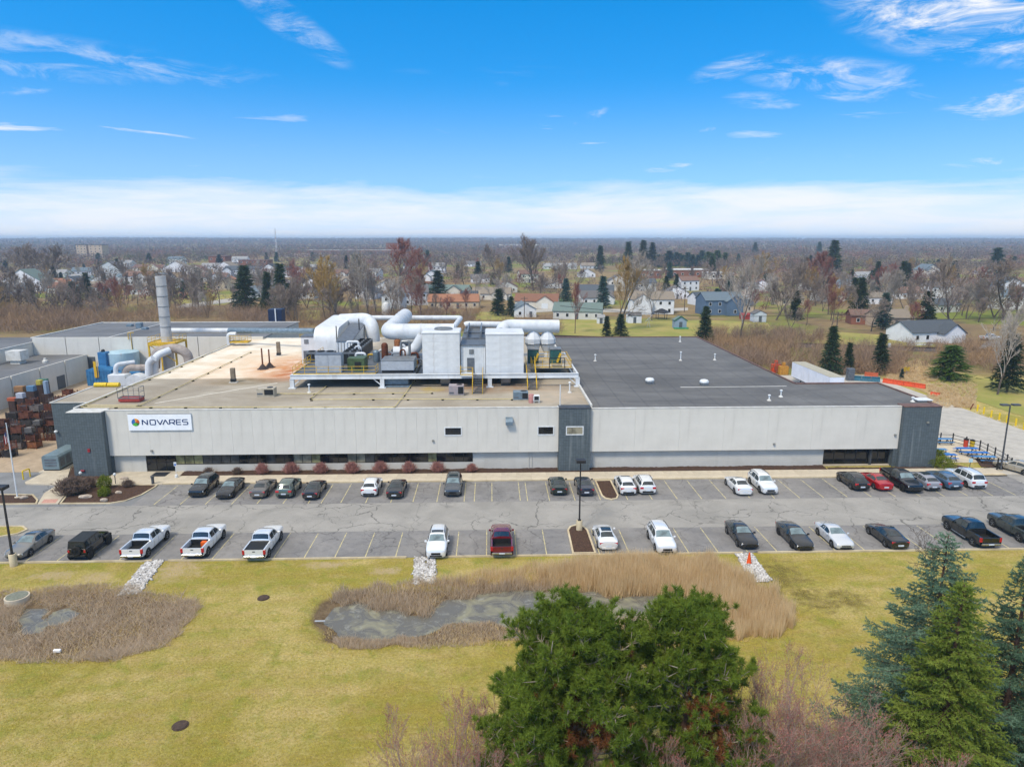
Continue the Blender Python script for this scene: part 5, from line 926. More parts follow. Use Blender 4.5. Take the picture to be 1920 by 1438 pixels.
u, v = S(331,895,.1); t = thing('parking_sign', 'small white and blue parking sign on a post by the entrance', 'sign', (u,v,.08)); MB().lathe((0,0,0),[(.18,0),(.18,.35),(.1,.38)],12).build('base', FRAMEW, t); MB().tube([(0,0,.38),(0,0,1.9)],.035,8).build('post', FRAMEW, t); MB().bbox(-.16,.16,-.045,-.036,1.45,1.95,.003).build('plate', FRAMEW, t); MB().box(-.11,.11,-.052,-.0455,1.52,1.74).build('symbol', pm('sign_blue','2f6fc0','285fa6',5,.5), t)
u, v = S(287,907,.1); t = thing('ash_bollard', 'dark cylindrical bollard beside the entrance path', 'bollard', (u,v,.1)); MB().lathe((0,0,0),[(.16,0),(.16,.75),(.2,.78),(.2,.95),(.05,1.0)],12).build('body', POLEG, t, smooth=True)
for px, py, lab in ((153,905,'white globe path light behind the bare shrub'),(217,908,'white globe path light near the evergreen shrub')):
    u, v = S(px, py); t = thing('path_light', lab, 'path light', (u,v,.05)); MB().tube([(0,0,0),(0,0,1.0)],.05,8).build('post', POLEG, t); MB().lathe((0,0,1.0),[(.05,0),(.15,.08),(.17,.2),(.1,.33),(.02,.36)],12).build('globe', FRAMEW, t, smooth=True)
u, v = S(301,889,.1); single(MB().box(u-.9,u+.9,v-.8,v+.8,.1,.115), 'door_mat', pm('mat_black','2c2f36','222428',8,.9), 'dark door mat at the glazed entrance', 'door mat')
def boulder(u, v, sx, sy, sz, lab, m, z=.05, seed=0, group=None):
    r = random.Random(seed); import bmesh
    bm = bmesh.new(); bmesh.ops.create_icosphere(bm, subdivisions=2, radius=1)
    for q in bm.verts: k = 1+r.uniform(-.14,.14); q.co = Vector((q.co.x*sx*k, q.co.y*sy*k, q.co.z*sz*k))
    me = bpy.data.meshes.new('boulder'); bm.to_mesh(me); bm.free(); me.materials.append(m); o = inst('boulder', me, None, (u,v,z+sz*.4)); return tag(o, lab, 'boulder', group)
STONE = pm('pale_stone', 'b9ab9b', '8f8478', 3, .9, bump=.6)
for i, (px, py, sx, lab) in enumerate(((160,932,.75,'largest flat boulder in the mulch island'),(222,925,.4,'small pale boulder below the path light'),(195,939,.42,'pale boulder at the front of the mulch island'),(233,898,.5,'boulder in the bed behind the entrance path'),(45,934,.45,'pale stone at the foot of the flagpole'))): u, v = S(px, py, .1); boulder(u, v, sx, sx*.6, .22, lab, STONE, .1, i)
# generator
u0, v0 = S(84,886); u1, _ = S(112,888); gn = thing('generator', 'blue grey generator housing on a concrete pad by the brick flank', 'generator', (-54.0,86,.13))
GEN = pm('generator_blue_grey', '76878c', '66767b', 1.5, .5); MB().box(-1.3,1.3,-3.6,3.6,-.13,.02).build('pad', CONC, gn); MB().extr([(-1.0,.2),(-1.0,1.75),(-.8,1.95),(.8,1.95),(1.0,1.75),(1.0,.2)], 1, -3.2, 3.2).build('housing', GEN, gn); MB().box(-.95,.95,-3.1,3.1,.02,.2).build('skid', DKM, gn); MB().lathe((-.4,2.5,1.95),[(.12,0),(.12,.5),(.2,.52),(.2,.6)],10).build('exhaust', FRAMEW, gn)
for i in range(5): MB().box(1.002,1.02,-2.9+i*1.2,-2.0+i*1.2,.5,1.5).build('louvre', GREYM, gn)
for i in range(3): MB().box(-.7,.7,-3.23,-3.202,.6+i*.35,.8+i*.35).build('louvre', GREYM, gn)
# ---------------------------------------------------------------- rusty stillages in the left yard
RUSTS = [pm('stillage_rust_'+str(i), a, b, 2.4, .9, bump=.3) for i, (a, b) in enumerate((('7a4a36','543226'),('63402f','432a22'),('8c5a38','68402a'),('4a3a36','352b29'),('7a706a','5c534e'),('4a4542','36322f')))]
def crate_mesh(kind, m):
    mb = MB(); w, d, h = 1.25, 1.05, .95
    for a in (-1,1):
        for b in (-1,1): mb.box(a*w/2-.05,a*w/2+.05,b*d/2-.05,b*d/2+.05,0,h+.1)
    mb.box(-w/2,w/2,-d/2,d/2,.12,.18)
    if kind == 0:
        for b in (-1,1): mb.box(-w/2,w/2,b*d/2-.015,b*d/2+.015,.2,h)
        for a in (-1,1): mb.box(a*w/2-.015,a*w/2+.015,-d/2,d/2,.2,h)
    else:
        for z in ([.2+.13*i for i in range(6)] if kind == 1 else (.35,.65,.93)):
            for b in (-1,1): mb.box(-w/2,w/2,b*d/2-.018,b*d/2+.018,z,z+.035)
            for a in (-1,1): mb.box(a*w/2-.018,a*w/2+.018,-d/2,d/2,z,z+.035)
        if kind == 1:
            for i in range(9):
                for b in (-1,1): mb.box(-w/2+.14*i+.06,-w/2+.14*i+.085,b*d/2-.022,b*d/2+.022,.2,h)
    return mb.mesh('stillage', m)
CM = [(crate_mesh(k, m), k, i) for k in (0,1,2) for i, m in enumerate(RUSTS)]
LOADS = [pm('load_'+c, c, None, 3, .7) for c in ('33363a','24262a','77736e','4b3a33','3c3530')]
load = MB().bbox(-.5,.5,-.42,.42,.19,.86,.04); LM = [load.mesh('load', m) for m in LOADS]
cr = random.Random(21); KN = ('rust sided','wire mesh','open barred'); CN = ('orange brown','dark brown','bright rust','blackish','grey','slate'); CP = []
# rows run back along the low wing; the front ones stand close to the annex
for r_, (u0, v0, n, hts) in enumerate(((-63.2,89.2,4,(2,2,3,2)),(-62.6,93.0,5,(3,3,4,2,3)),(-62.2,97.0,6,(4,3,4,4,3,2)),(-61.6,101.0,7,(3,4,3,4,3,3,2)),(-61.0,105.5,8,(3,3,4,3,3,2,3,2)),(-61.2,110.5,9,(3,2,3,3,2,3,2,3,2)),(-62.0,116.0,8,(2,3,2,2,3,2,2,2)),(-64.0,121.5,7,(2,2,1,2,2,1,2)))):
    for i in range(n):
        for k in range(hts[i]): CP.append((u0-i*1.75+cr.uniform(-.12,.12), v0+cr.uniform(-.25,.25), k*1.05, r_, i, k, hts[i]))
RN = ('front row','second row','third row','fourth row','fifth row','sixth row','seventh row','back row')
for (u, v, z, r_, i, k, hh) in CP:
    me, kd, ci = cr.choice(CM); lv = 'bottom' if k == 0 else 'top' if k == hh-1 else 'middle'
    t = thing('stillage', f'{CN[ci]} {KN[kd]} stillage, {lv} of stack {("one","two","three","four","five","six","seven","eight","nine")[i]}, {RN[r_]}'+(', upper middle' if lv == 'middle' and k == 2 else ''), 'stillage', (u,v,z), cr.uniform(-.12,.12), 'rusty stillages stacked in the yard'); inst('frame', me, t)
    if kd and cr.random() < .6: inst('load', cr.choice(LM), t)
for px, py, v, sz, c, lab in ((215/8,843/8+640,112,(2.0,.8,.5),'a5573a','orange bin on top of the stillages at the left edge'),(300/8,705/8+640,117,(1.5,1.0,.9),'94704c','brown carton on the stillage stacks'),(470/8,700/8+640,117,(1.2,.9,.9),'5b7f9e','blue tote box on the stillage stacks'),(590/8,605/8+640,121,(.8,.8,.8),'b9ab4a','yellow bin by the low wing'),(640/8,570/8+640,123,(1.6,.8,.6),'4a7565','green tote by the low wing'),(700/8,740/8+640,118,(.5,.8,2.2),'8fa4b8','pale blue cabinet among the stillages'),(310/8,800/8+640,112,(1.1,.9,.8),'aeb4c0','pale grey carton on the left stacks')):
    u, z = D(px, py, v); z = max(z-.5, 0); t = single(MB().bbox(u-sz[0]/2,u+sz[0]/2,v-sz[1]/2,v+sz[1]/2,z,z+sz[2],.04), 'storage_box', pm('box_'+c, c, None, 3, .6), lab, 'box')
    if z > .3: single(MB().box(u-.7,u+.7,v-.6,v+.6,0,z-.01), 'storage_rack', RUSTS[3], 'dark rack under the '+lab.split(' on ')[0].split(' among ')[0].split(' by ')[0], 'rack')
# ---------------------------------------------------------------- patio on the right
PBLUE = pm('picnic_blue', '2e74c4', '245f9f', 3, .5); PBLUE2 = pm('picnic_pale_blue', '5a8fc0', '467aa8', 3, .5)
def picnic(label, u, v, rz, m, L=1.9):
    t = thing('picnic_table', label, 'picnic table', (u,v,.0), rz, 'blue picnic tables on the patio')
    top = MB()
    for i in range(4): MB().bbox(-L/2,L/2,-.36+i*.185,-.36+i*.185+.17,.72,.76,.008).build('table_plank', m, t)
    for b in (-1,1): MB().bbox(-L/2,L/2,b*.72-.13,b*.72+.13,.42,.46,.008).build('bench', m, t)
    for a in (-1,1):
        MB().beam((a*L*.35,-.72,.0),(a*L*.35,-.2,.72),.07).beam((a*L*.35,.72,.0),(a*L*.35,.2,.72),.07).beam((a*L*.35,-.75,.4),(a*L*.35,.75,.4),.06).build('leg_frame', POLE, t)
for (px, py, m, L, lab) in ((1768,832,PBLUE2,2.2,'pale blue picnic table at the back of the patio against the pier'),(1762,852,PBLUE2,1.6,'pale blue picnic table half hidden by the pier'),(1778,862,PBLUE,1.8,'small blue picnic table nearest the evergreen hedge'),(1812,850,PBLUE,2.8,'long bright blue picnic table in the middle of the patio'),(1832,858,PBLUE,2.6,'bright blue picnic table toward the lamp post'),(1848,866,PBLUE2,2.2,'pale blue picnic table by the patio fence corner')): u, v = S(px, py, 0); picnic(lab, u, v, R(-4), m, L)
pf = [S(1764,846), S(1770,829), S(1815,832), S(1845,848), S(1872,868), S(1876,884), S(1855,884)]
pf = [(57.2,88.0),(59.6,92.0),(64.4,91.3),(65.8,87.8),(65.4,83.0),(64.4,80.2),(60.8,80.0)]
pt = thing('patio_fence', 'dark post and rail fence round the picnic patio', 'fence', (61,86,0))
for (a, b), (c, d) in zip(pf, pf[1:]):
    L = math.hypot(c-a, d-b); n = max(1, round(L/1.6))
    for i in range(n): x, y = a+(c-a)*i/n, b+(d-b)*i/n; part(MB().box(x-.06,x+.06,y-.06,y+.06,0,1.5), 'fence_post', POLE, pt)
    for z in (.3,.75,1.25): part(MB().beam((a,b,z),(c,d,z),.03,.06), 'fence_rail', POLE, pt)
struct(MB().prism([(55.7,78.4),(62.3,78.4),(62.3,80.3),(60.2,80.4),(58.2,82.6),(55.7,82.9)], -.1, .06).build('mulch_bed', MULCH)); struct(MB().prism([(61.4,81.2),(64.6,80.8),(65.0,84.0),(62.8,84.4)], -.1, .05).build('mulch_bed', MULCH))
struct(MB().box(55.5,62.2,77.8,78.39,-.2,.12).build('pavement_kerb', KERB)); struct(MB().box(55.7,66.4,83.01,93,-.1,.03).build('patio', CONC))
u, v = S(1832,826); 
for px, py, c, lab in ((1810,838,'c4472f','red litter bin at the back of the patio'),(1822,840,'d8b92c','yellow litter bin at the back of the patio')): u, v = S(px, py); t = thing('litter_bin', lab, 'bin', (u,v,.03)); MB().lathe((0,0,0),[(.26,0),(.3,.85),(.32,.9),(.32,1.0)],14).build('body', pm('bin_'+c,c,None,4,.6), t, smooth=True); MB().lathe((0,0,1.0),[(.33,0),(.33,.08),(.15,.2)],14).build('lid', PLAST, t)
u, v = S(1817,884); t = thing('path_sign', 'small pale sign on a post in front of the patio', 'sign', (u,v,0)); MB().tube([(0,0,0),(0,0,1.7)],.04,6).build('post', POLE, t); MB().box(-.25,.25,-.06,-.045,1.2,1.7).build('plate', pm('sign_pale','b9d3d6','9fbdc2',4,.5), t)
# ---------------------------------------------------------------- trailer and barriers behind
tl = thing('semi_trailer', 'long white box trailer parked beyond the dark roof', 'trailer', (61.3,118.6,0)); TW = mat_white_metal('trailer_white','dfe4ee','d2d8e4','b0b0ac')
MB().bbox(-1.3,1.3,0,15.8,1.15,4.0,.04).build('box', TW, tl); MB().bbox(-1.31,1.31,-.01,15.81,4.002,4.05,.01).build('roof', pm('trailer_roof','b3ad98','a19b87',2,.6), tl); MB().box(-1.1,1.1,.5,15.4,.95,1.14).build('chassis', DKM, tl); tm, rm = wheel_meshes(.48, RIM, .23)
for y in (1.6,2.9):
    for x in (-1.1,1.1): w = inst('wheel', tm, tl, (x,y,.48), R(90)); inst('rim', rm, w)
for x in (-.7,.7): MB().box(x-.08,x+.08,12.6,12.8,0,.95).build('landing_leg', GREYM, tl)
for i in range(12): MB().box(1.302,1.32,.8+i*1.25,.83+i*1.25,1.2,3.95).build('side_post', TW, tl); MB().box(-1.32,-1.302,.8+i*1.25,.83+i*1.25,1.2,3.95).build('side_post', TW, tl)
ORG = pm('barrier_orange','d9522a','b84420',3,.6); TEALB = pm('faded_blue_steel','2d6478','24525f',3,.6)
def barrier(label, px0, py0, px1, py1, m, h=.9):
    a = S(px0,py0); b = S(px1,py1); L = math.hypot(b[0]-a[0], b[1]-a[1]); n = max(1, round(L/2)); t = thing('barrier_row', label, 'barrier', a+(0,), math.atan2(b[1]-a[1], b[0]-a[0]))
    for i in range(n): w = L/n; MB().extr([(-.3,0),(.3,0),(.22,.25),(.1,.5),(.08,h),(-.08,h),(-.1,.5),(-.22,.25)], 0, i*w+.03, (i+1)*w-.03).build('barrier', m, t)
barrier('row of orange barriers beside the side drive', 1655,717,1735,729, ORG); barrier('lone orange barrier nearest the drive', 1744,741,1762,744, ORG, .7); barrier('faded blue steel rack lying behind the trailer', 1598,713,1650,716, TEALB, 1.0); barrier('orange red pipe bundle beside the trailer', 1620,708,1646,710, pm('pipe_salmon','c0603c','a4502f',3,.6), 1.2)
u, v = S(1593,713); t = thing('pallet_stack', 'stack of grey pallets at the tail of the trailer', 'pallets', (u,v,0))
for i in range(6): MB().bbox(-.65,.65,-.55,.55,i*.42,i*.42+.36,.02).build('pallet', GREYM, t)
u, v = S(1700,702); t = thing('yellow_marker', 'yellow marker board in the dry grass', 'sign', (u,v,0)); MB().tube([(0,0,0),(0,0,1.4)],.05,6).build('post', FRAMEW, t); MB().bbox(-.8,.5,-.05,.05,.7,1.6,.02).build('board', BOLY, t)
for px, py, lab in ((1454,698,'orange machine frame behind the trailer corner'),(1468,702,'amber machine crate behind the trailer corner')): u, v = S(px, py); single(MB().bbox(u-.9,u+.9,v-.6,v+.6,0,1.8,.05).box(u-.3,u+.3,v-.2,v+.2,1.8,2.6), 'yard_machine', ORG if px == 1454 else pm('amber','c08a34','9f7029',3,.6), lab, 'machine')
# cone, manholes, drain covers, small pipes
u, v = S(1404,1056); t = thing('traffic_cone', 'orange traffic cone standing in the east stone spillway', 'traffic cone', (u,v,-.02)); MB().lathe((0,0,.04),[(.23,0),(.21,.05),(.06,1.0),(.03,1.02)],16).build('cone', pm('cone_orange','e2561c','c94a16',4,.5), t, smooth=True); MB().box(-.3,.3,-.3,.3,0,.04).build('base', ORG, t)
def manhole(label, px, py, r, m, h=.06, rim=True):
    u, v = S(px, py); z = float(ground_z(np.array([u]), np.array([v]))[0]); t = thing('manhole', label, 'manhole', (u,v,z-.05)); MB().lathe((0,0,0),[(r*1.12,0),(r*1.12,h),(r,h+.01)],24).build('ring', CONC if h > .2 else m, t, smooth=True); MB().lathe((0,0,h+.0105),[(r*.98,0),(r*.97,.035),(.05,.05)],24).build('lid', m, t)
MHB = pm('manhole_iron','54443a','3e322b',6,.85,bump=.5); manhole('brown iron manhole cover on the lower left lawn', 338,1360,.42,MHB,.09); manhole('brown iron manhole cover in the lawn between the ponds', 494,1121,.42,MHB,.09); manhole('large round grey concrete manhole beside the left pond', 32,1120,.78,pm('manhole_grey','7f8274','6a6d60',4,.9),.5)
for px, py, d, lab in ((372,1165,1,'white drain pipe end at the right rim of the left pond'),(600,1164,-1,'white drain pipe end at the left rim of the large pond')): u, v = S(px, py, -.1); single(MB().cyl((u-.38,v,-.10),(u+.38,v,-.10),.06,n=10), 'drain_pipe', LGREY, lab, 'pipe')
u, v = S(107,1219,-.2); single(MB().bbox(u-.25,u+.25,v-.1,v+.1,-.3,-.12,.03), 'litter', SIGNW, 'white scrap of litter at the lower rim of the left pond', 'litter')
# ---------------------------------------------------------------- stone spillways
RIP = None
def mat_rip():
    t = NT('riprap_stone'); c = t.mix(t.isl(), lin('d6d4d0'), lin('8c8883')); t.col(t.mix(t.mr(t.noise(t.co(), .8, 4), .55, .7, 0, .6), c, lin('6b6358'))); t.b.inputs['Roughness'].default_value = .9; return t.mat
RIP = mat_rip()
def riprap(label, quad_px, n, seed):
    r = np.random.RandomState(seed); q = [np.array(S(a, b, -.1)) for a, b in quad_px]; V = []; Fc = []; base = np.array([(1,0,0),(-1,0,0),(0,1,0),(0,-1,0),(0,0,1),(0,0,-1)], float); tri = np.array([(0,2,4),(2,1,4),(1,3,4),(3,0,4),(2,0,5),(1,2,5),(3,1,5),(0,3,5)])
    for i in range(n):
        s, t_ = r.rand(), r.rand(); edge = abs(s-.5)*2
        if r.rand() > .45+.55*edge: continue
        p = (q[0]*(1-s)+q[1]*s)*(1-t_)+(q[3]*(1-s)+q[2]*s)*t_; p = p+r.randn(2)*.08; z = float(ground_z(np.array([p[0]]), np.array([p[1]]))[0]); k = r.uniform(.07,.16); a = r.uniform(0,6.28); ca, sa = math.cos(a), math.sin(a)
        b = base*r.uniform(.6,1.3,(6,3))*k*np.array([1.3,1,.7]); b = np.stack([b[:,0]*ca-b[:,1]*sa, b[:,0]*sa+b[:,1]*ca, b[:,2]], 1)+np.array([p[0],p[1],z+.05]); Fc.append(tri+len(V)*6); V.append(b)
    stuff(link(bpy.data.objects.new('spillway_stones', npmesh('spillway_stones', np.concatenate(V), np.concatenate(Fc), RIP))), label, 'stones')
riprap('pale broken stones in the spillway below the white pickups', [(278,1052),(306,1052),(262,1112),(224,1112)], 1500, 1); riprap('pale broken stones in the spillway below the white SUV', [(779,1047),(814,1047),(815,1096),(775,1096)], 1500, 2); riprap('pale broken stones in the spillway around the orange cone', [(1381,1040),(1409,1040),(1446,1090),(1408,1092)], 1500, 3)
# ================================================================ VEGETATION
def seg_tris(P0, P1, R0, R1, n=3):        # many tapered prisms at once -> verts, tris
    P0, P1, R0, R1 = map(np.asarray, (P0, P1, R0, R1)); d = P1-P0; d = d/np.maximum(np.linalg.norm(d, axis=1, keepdims=True), 1e-6)
    a = np.where(np.abs(d[:,2:3]) < .9, np.array([[0,0,1.]]), np.array([[1.,0,0]])); u = np.cross(d, a); u /= np.linalg.norm(u, axis=1, keepdims=True); w = np.cross(d, u); V = []
    for P, Rr in ((P0,R0),(P1,R1)):
        for j in range(n): an = 2*math.pi*j/n; V.append(P+(u*math.cos(an)+w*math.sin(an))*np.asarray(Rr)[:,None])
    V = np.stack(V, 1); m = len(P0); f = []
    for j in range(n): k = (j+1) % n; f += [(j,k,n+k),(j,n+k,n+j)]
    return V.reshape(-1,3), (np.array(f)[None]+np.arange(m)[:,None,None]*2*n).reshape(-1,3)
def blade_tris(P0, D_, W_, rs):           # one thin triangle per blade
    P0 = np.asarray(P0); D_ = np.asarray(D_); a = rs.randn(len(P0),3); u = np.cross(D_, a); u /= np.maximum(np.linalg.norm(u, axis=1, keepdims=True), 1e-6); u *= np.asarray(W_)[:,None]
    V = np.stack([P0-u, P0+u, P0+D_], 1).reshape(-1,3); return V, np.arange(len(V)).reshape(-1,3)
class Bag:
    def __init__(s): s.V = []; s.F = []; s.M = []; s.n = 0
    def add(s, V, F, m=0): s.V.append(V); s.F.append(F+s.n); s.M.append(np.full(len(F), m)); s.n += len(V)
    def mesh(s, name, mats): return npmesh(name, np.concatenate(s.V), np.concatenate(s.F), mats, np.concatenate(s.M))
def mat_leaf(name, a, b, c=None, trans=.25, rand=.0):
    t = NT(name); v = t.co(); x = t.mix(t.isl(), lin(a), lin(b)); x = t.mix(t.mr(t.noise(v, .6, 4, .6), .42, .68, 0, .6), x, lin(c or b))
    if rand: h = t.n('ShaderNodeHueSaturation'); t.l(x, h.inputs['Color']); t.l(t.mr(t.rnd(),0,1,1-rand,1+rand), h.inputs['Value']); x = h.outputs[0]
    t.col(x); t.b.inputs['Roughness'].default_value = .75; t.b.inputs['Specular IOR Level'].default_value = .15
    tr = t.n('ShaderNodeBsdfTranslucent'); t.l(x, tr.inputs[0]) if not isinstance(x, tuple) else None; mx = t.n('ShaderNodeMixShader'); mx.inputs[0].default_value = trans; o = t.nt.nodes['Material Output']; t.l(t.b.outputs[0], mx.inputs[1]); t.l(tr.outputs[0], mx.inputs[2]); t.l(mx.outputs[0], o.inputs[0]); return t.mat
BARK = pm('grey_bark', '6e6256', '4d443c', 5, .95, bump=.5); BARKP = pm('pine_bark', '6b5244', '4a382f', 5, .95, bump=.5); BARKL = pm('pale_bark', 'a3988a', '80766a', 5, .95)
# ---- bare tree skeletons
def skeleton(seed, H, trunk=.3, limbs=7, sub=5, twig=5, tl=3, spread=.55, r0=.22, up=.35, wig=.15, multi=1, wmin=.02):
    r = random.Random(seed); out = [[], [], [], []]
    def grow(p, d, L, rad, lev, k):
        pts = [p]; dd = d.copy()
        for i in range(k):
            dd = (dd+Vector((r.gauss(0,wig),r.gauss(0,wig),r.gauss(0,wig)+up*.12*lev))).normalized(); pts.append(pts[-1]+dd*(L/k))
        for i in range(k):
            a = rad*(1-.75*i/k); b = rad*(1-.75*(i+1)/k); out[min(lev,3)].append((pts[i], pts[i+1], max(a,wmin), max(b,wmin*.8)))
        return pts, dd
    def branch(p, d, L, rad, lev):
        k = (5,4,3,2)[min(lev,3)]; pts, dd = grow(p, d, L, rad, lev, k)
        if lev >= 3: return
        n = (limbs, sub, twig)[lev]
        for i in range(n):
            f = (trunk+(1-trunk)*(i+.7)/n) if lev == 0 else (.22+.78*(i+.6)/n); f = min(f, .999); a = f*k; j = int(a); q = pts[j].lerp(pts[j+1], a-j); base = (pts[j+1]-pts[j]).normalized()
            an = r.uniform(0, 6.283) if lev else i*2.4+r.uniform(-.5,.5); s = base.orthogonal().normalized(); s2 = base.cross(s); side = s*math.cos(an)+s2*math.sin(an)
            sp = spread*r.uniform(.7,1.25)*(1.15-.55*f if lev == 0 else 1); nd = (base*(1-sp*.6)+side*sp+Vector((0,0,up*.5))).normalized()
            branch(q, nd, L*((.62-.30*f) if lev == 0 else (.52-.15*f))*r.uniform(.8,1.25)*(1 if lev else 1.1), rad*(1-.7*f)*.55, lev+1)
        if lev < 3 and tl > 1: branch(pts[-1], dd, L*.35, rad*.25, lev+1)
    for m in range(multi):
        a = 6.283*m/multi+r.uniform(-.4,.4); lean = 0 if multi == 1 else r.uniform(.15,.42)
        branch(Vector((0,0,-.1)), Vector((math.cos(a)*lean, math.sin(a)*lean, 1)).normalized(), H*(.78 if multi == 1 else .72), r0, 0)
    return out
def skel_mesh(sk, name, m1, m2, fine=3, mesh_split=False):
    T = Bag(); C = Bag()
    for lev, segs in enumerate(sk):
        if not segs: continue
        P0 = np.array([tuple(s[0]) for s in segs]); P1 = np.array([tuple(s[1]) for s in segs]); A = np.array([s[2] for s in segs]); B = np.array([s[3] for s in segs])
        V, F = seg_tris(P0, P1, A, B, 6 if lev == 0 else (4 if lev == 1 else 3)); (T if lev < 1 else C).add(V, F)
    return T.mesh('trunk', m1), C
# ---- foreground red-budded maples
BUD = mat_leaf('red_buds', 'a8665e', '8f5650', 'b99488', .2); TWIG = pm('maple_twig', 'ab9788', '8e7c70', 3, .9)
def maple(seed, label, px, py, zt, H, multi=4, spread=.5, jit=0):
    u, v = S(px, py, zt); rs = np.random.RandomState(seed); sk = skeleton(seed, H, .12, 9, 6, 6, 2, spread*1.35, .11, .55, .10, multi, .006)
    tm, C = skel_mesh(sk, 'm', BARKL, TWIG); tips = np.array([tuple(s[1]) for s in sk[3]]); mids = np.array([tuple((s[0]+s[1])/2) for s in sk[3]]); P = np.concatenate([tips, mids, tips]); P = P+rs.randn(*P.shape)*.03
    D_ = rs.randn(len(P),3)*.035+np.array([0,0,.05]); V, F = blade_tris(P, D_, np.full(len(P), .014), rs)
    t = thing('red_maple', label, 'tree', (u,v,0)); inst('trunk', tm, t); inst('crown', C.mesh('crown', TWIG), t); B = Bag(); B.add(V, F); inst('buds', B.mesh('buds', BUD), t); s = zt/max(1e-3, float(tips[:,2].max())); t.scale = (s*1.25,)*2+(s,); return t
maple(3, 'red budded bare maple at the bottom left of the pines', 812,1358,7.5,9,5,.42); maple(8, 'red budded bare maple leaning against the pine foot', 965,1355,7.3,8.6,5,.36); maple(5, 'large red budded bare maple between pines and spruces', 1512,1262,8.8,10,7,.48); maple(11, 'slim red budded maple right beside the pines', 1385,1310,7.8,9,4,.36); maple(17, 'red budded bare maple in front of the green spruce', 1640,1360,7.6,8.6,4,.4)
# ---- pines
PINE = mat_leaf('pine_needles', '728733', '546c27', '91a03c', .4); PINEB = mat_leaf('dead_needles', '8a5a35', '6e452a', None, .2)
def pine(seed, label, u, v, H, Rm, n_limbs, x_sq=1.):
    r = random.Random(seed); rs = np.random.RandomState(seed); t = thing('pine_tree', label, 'tree', (u,v,0)); lean = [Vector((r.uniform(-.3,.3)*(i/8), r.uniform(-.3,.3)*(i/8), H*i/8*.97)) for i in range(9)]
    MB().tube(lean, [.26*(1-i/9)+.03 for i in range(9)], 9).build('trunk', BARKP, t, smooth=True); L = []; tp = []; td = []
    for i in range(n_limbs):
        f = .16+.84*(i+.5)/n_limbs; z = H*f*.95; prof = math.sqrt(max(.04, 1-((f-.36)/.66)**2))*(1.1-.3*f)
        Rl = Rm*max(.12, prof)*r.uniform(.7,1.15); a = i*2.4+r.uniform(-.6,.6); d = Vector((math.cos(a)*x_sq, math.sin(a), r.uniform(-.05,.3)+.5*f)).normalized(); p = lean[min(8,int(f*8))].copy(); p.z = z; pts = [p]
        for k in range(5): d = (d+Vector((r.gauss(0,.14),r.gauss(0,.14),.05+r.gauss(0,.08)))).normalized(); pts.append(pts[-1]+d*Rl/5)
        rad = .09*(1-f*.5)
        for k in range(5): L.append((pts[k], pts[k+1], rad*(1-k*.16), rad*(1-(k+1)*.16)))
        for k in range(1, 6):
            nb = 6 if k > 2 else 3
            for s in range(nb):
                q = pts[k].lerp(pts[k-1], r.random()*.8); dr = (pts[k]-pts[k-1]).normalized(); sd = Vector((r.gauss(0,1),r.gauss(0,1),r.gauss(0,.6)+.35)).normalized(); dd = (dr*.8+sd).normalized(); ln_ = r.uniform(.35,.8)*(.8+.05*Rm); e = q+dd*ln_; L.append((q, e, .025, .012))
                for w in range(4 if k > 1 else 2):
                    g = q.lerp(e, r.uniform(.45,1)); d2 = (dd+Vector((r.gauss(0,.6),r.gauss(0,.6),r.gauss(0,.4)+.4))).normalized(); e2 = g+d2*r.uniform(.1,.34); tp.append(e2); td.append((d2+Vector((0,0,.35))).normalized())
        tp.append(pts[-1]); td.append(d)
    P0 = np.array([tuple(s[0]) for s in L]); P1 = np.array([tuple(s[1]) for s in L]); V, F = seg_tris(P0, P1, np.array([s[2] for s in L]), np.array([s[3] for s in L]), 4); B = Bag(); B.add(V, F); inst('limbs', B.mesh('limbs', BARKL), t)
    tp = np.array([tuple(q) for q in tp]); td = np.array([tuple(q) for q in td]); nn = 30; n = len(tp); rp = np.repeat(tp, nn, 0)-np.repeat(td, nn, 0)*rs.uniform(0,.16,(n*nn,1)); dr = np.repeat(td, nn, 0)*.75+rs.randn(n*nn,3)*.62; dr /= np.linalg.norm(dr, axis=1, keepdims=True); dr *= rs.uniform(.17,.31,(n*nn,1))
    V, F = blade_tris(rp, dr, np.full(len(rp), .018), rs); B = Bag(); dead = ((np.hypot(tp[:,0]-.6,tp[:,1]+1.5) < Rm*.28)&(tp[:,2] < H*.72)&(tp[:,2] > H*.5)&(rs.rand(n) < .8))|(rs.rand(n) < .004); B.add(V, F); mi = np.repeat(dead.astype(int), nn); B.M = [mi]; inst('crown', B.mesh('crown', [PINE, PINEB]), t); return t
ux, vx = S(1120,1108,12.6); pine(2, 'broad dark green pine on the left of the foreground clump', ux-1.0, vx-.4, 11.4, 4.9, 96); ux, vx = S(1290,1096,13.0); pine(7, 'taller narrow dark green pine on the right of the foreground clump', ux+.3, vx, 11.9, 3.8, 86); ux, vx = S(960,1265,8.8); pine(13, 'lower pine bulging out at the left of the foreground clump', ux+1.0, vx, 8.2, 3.1, 54)
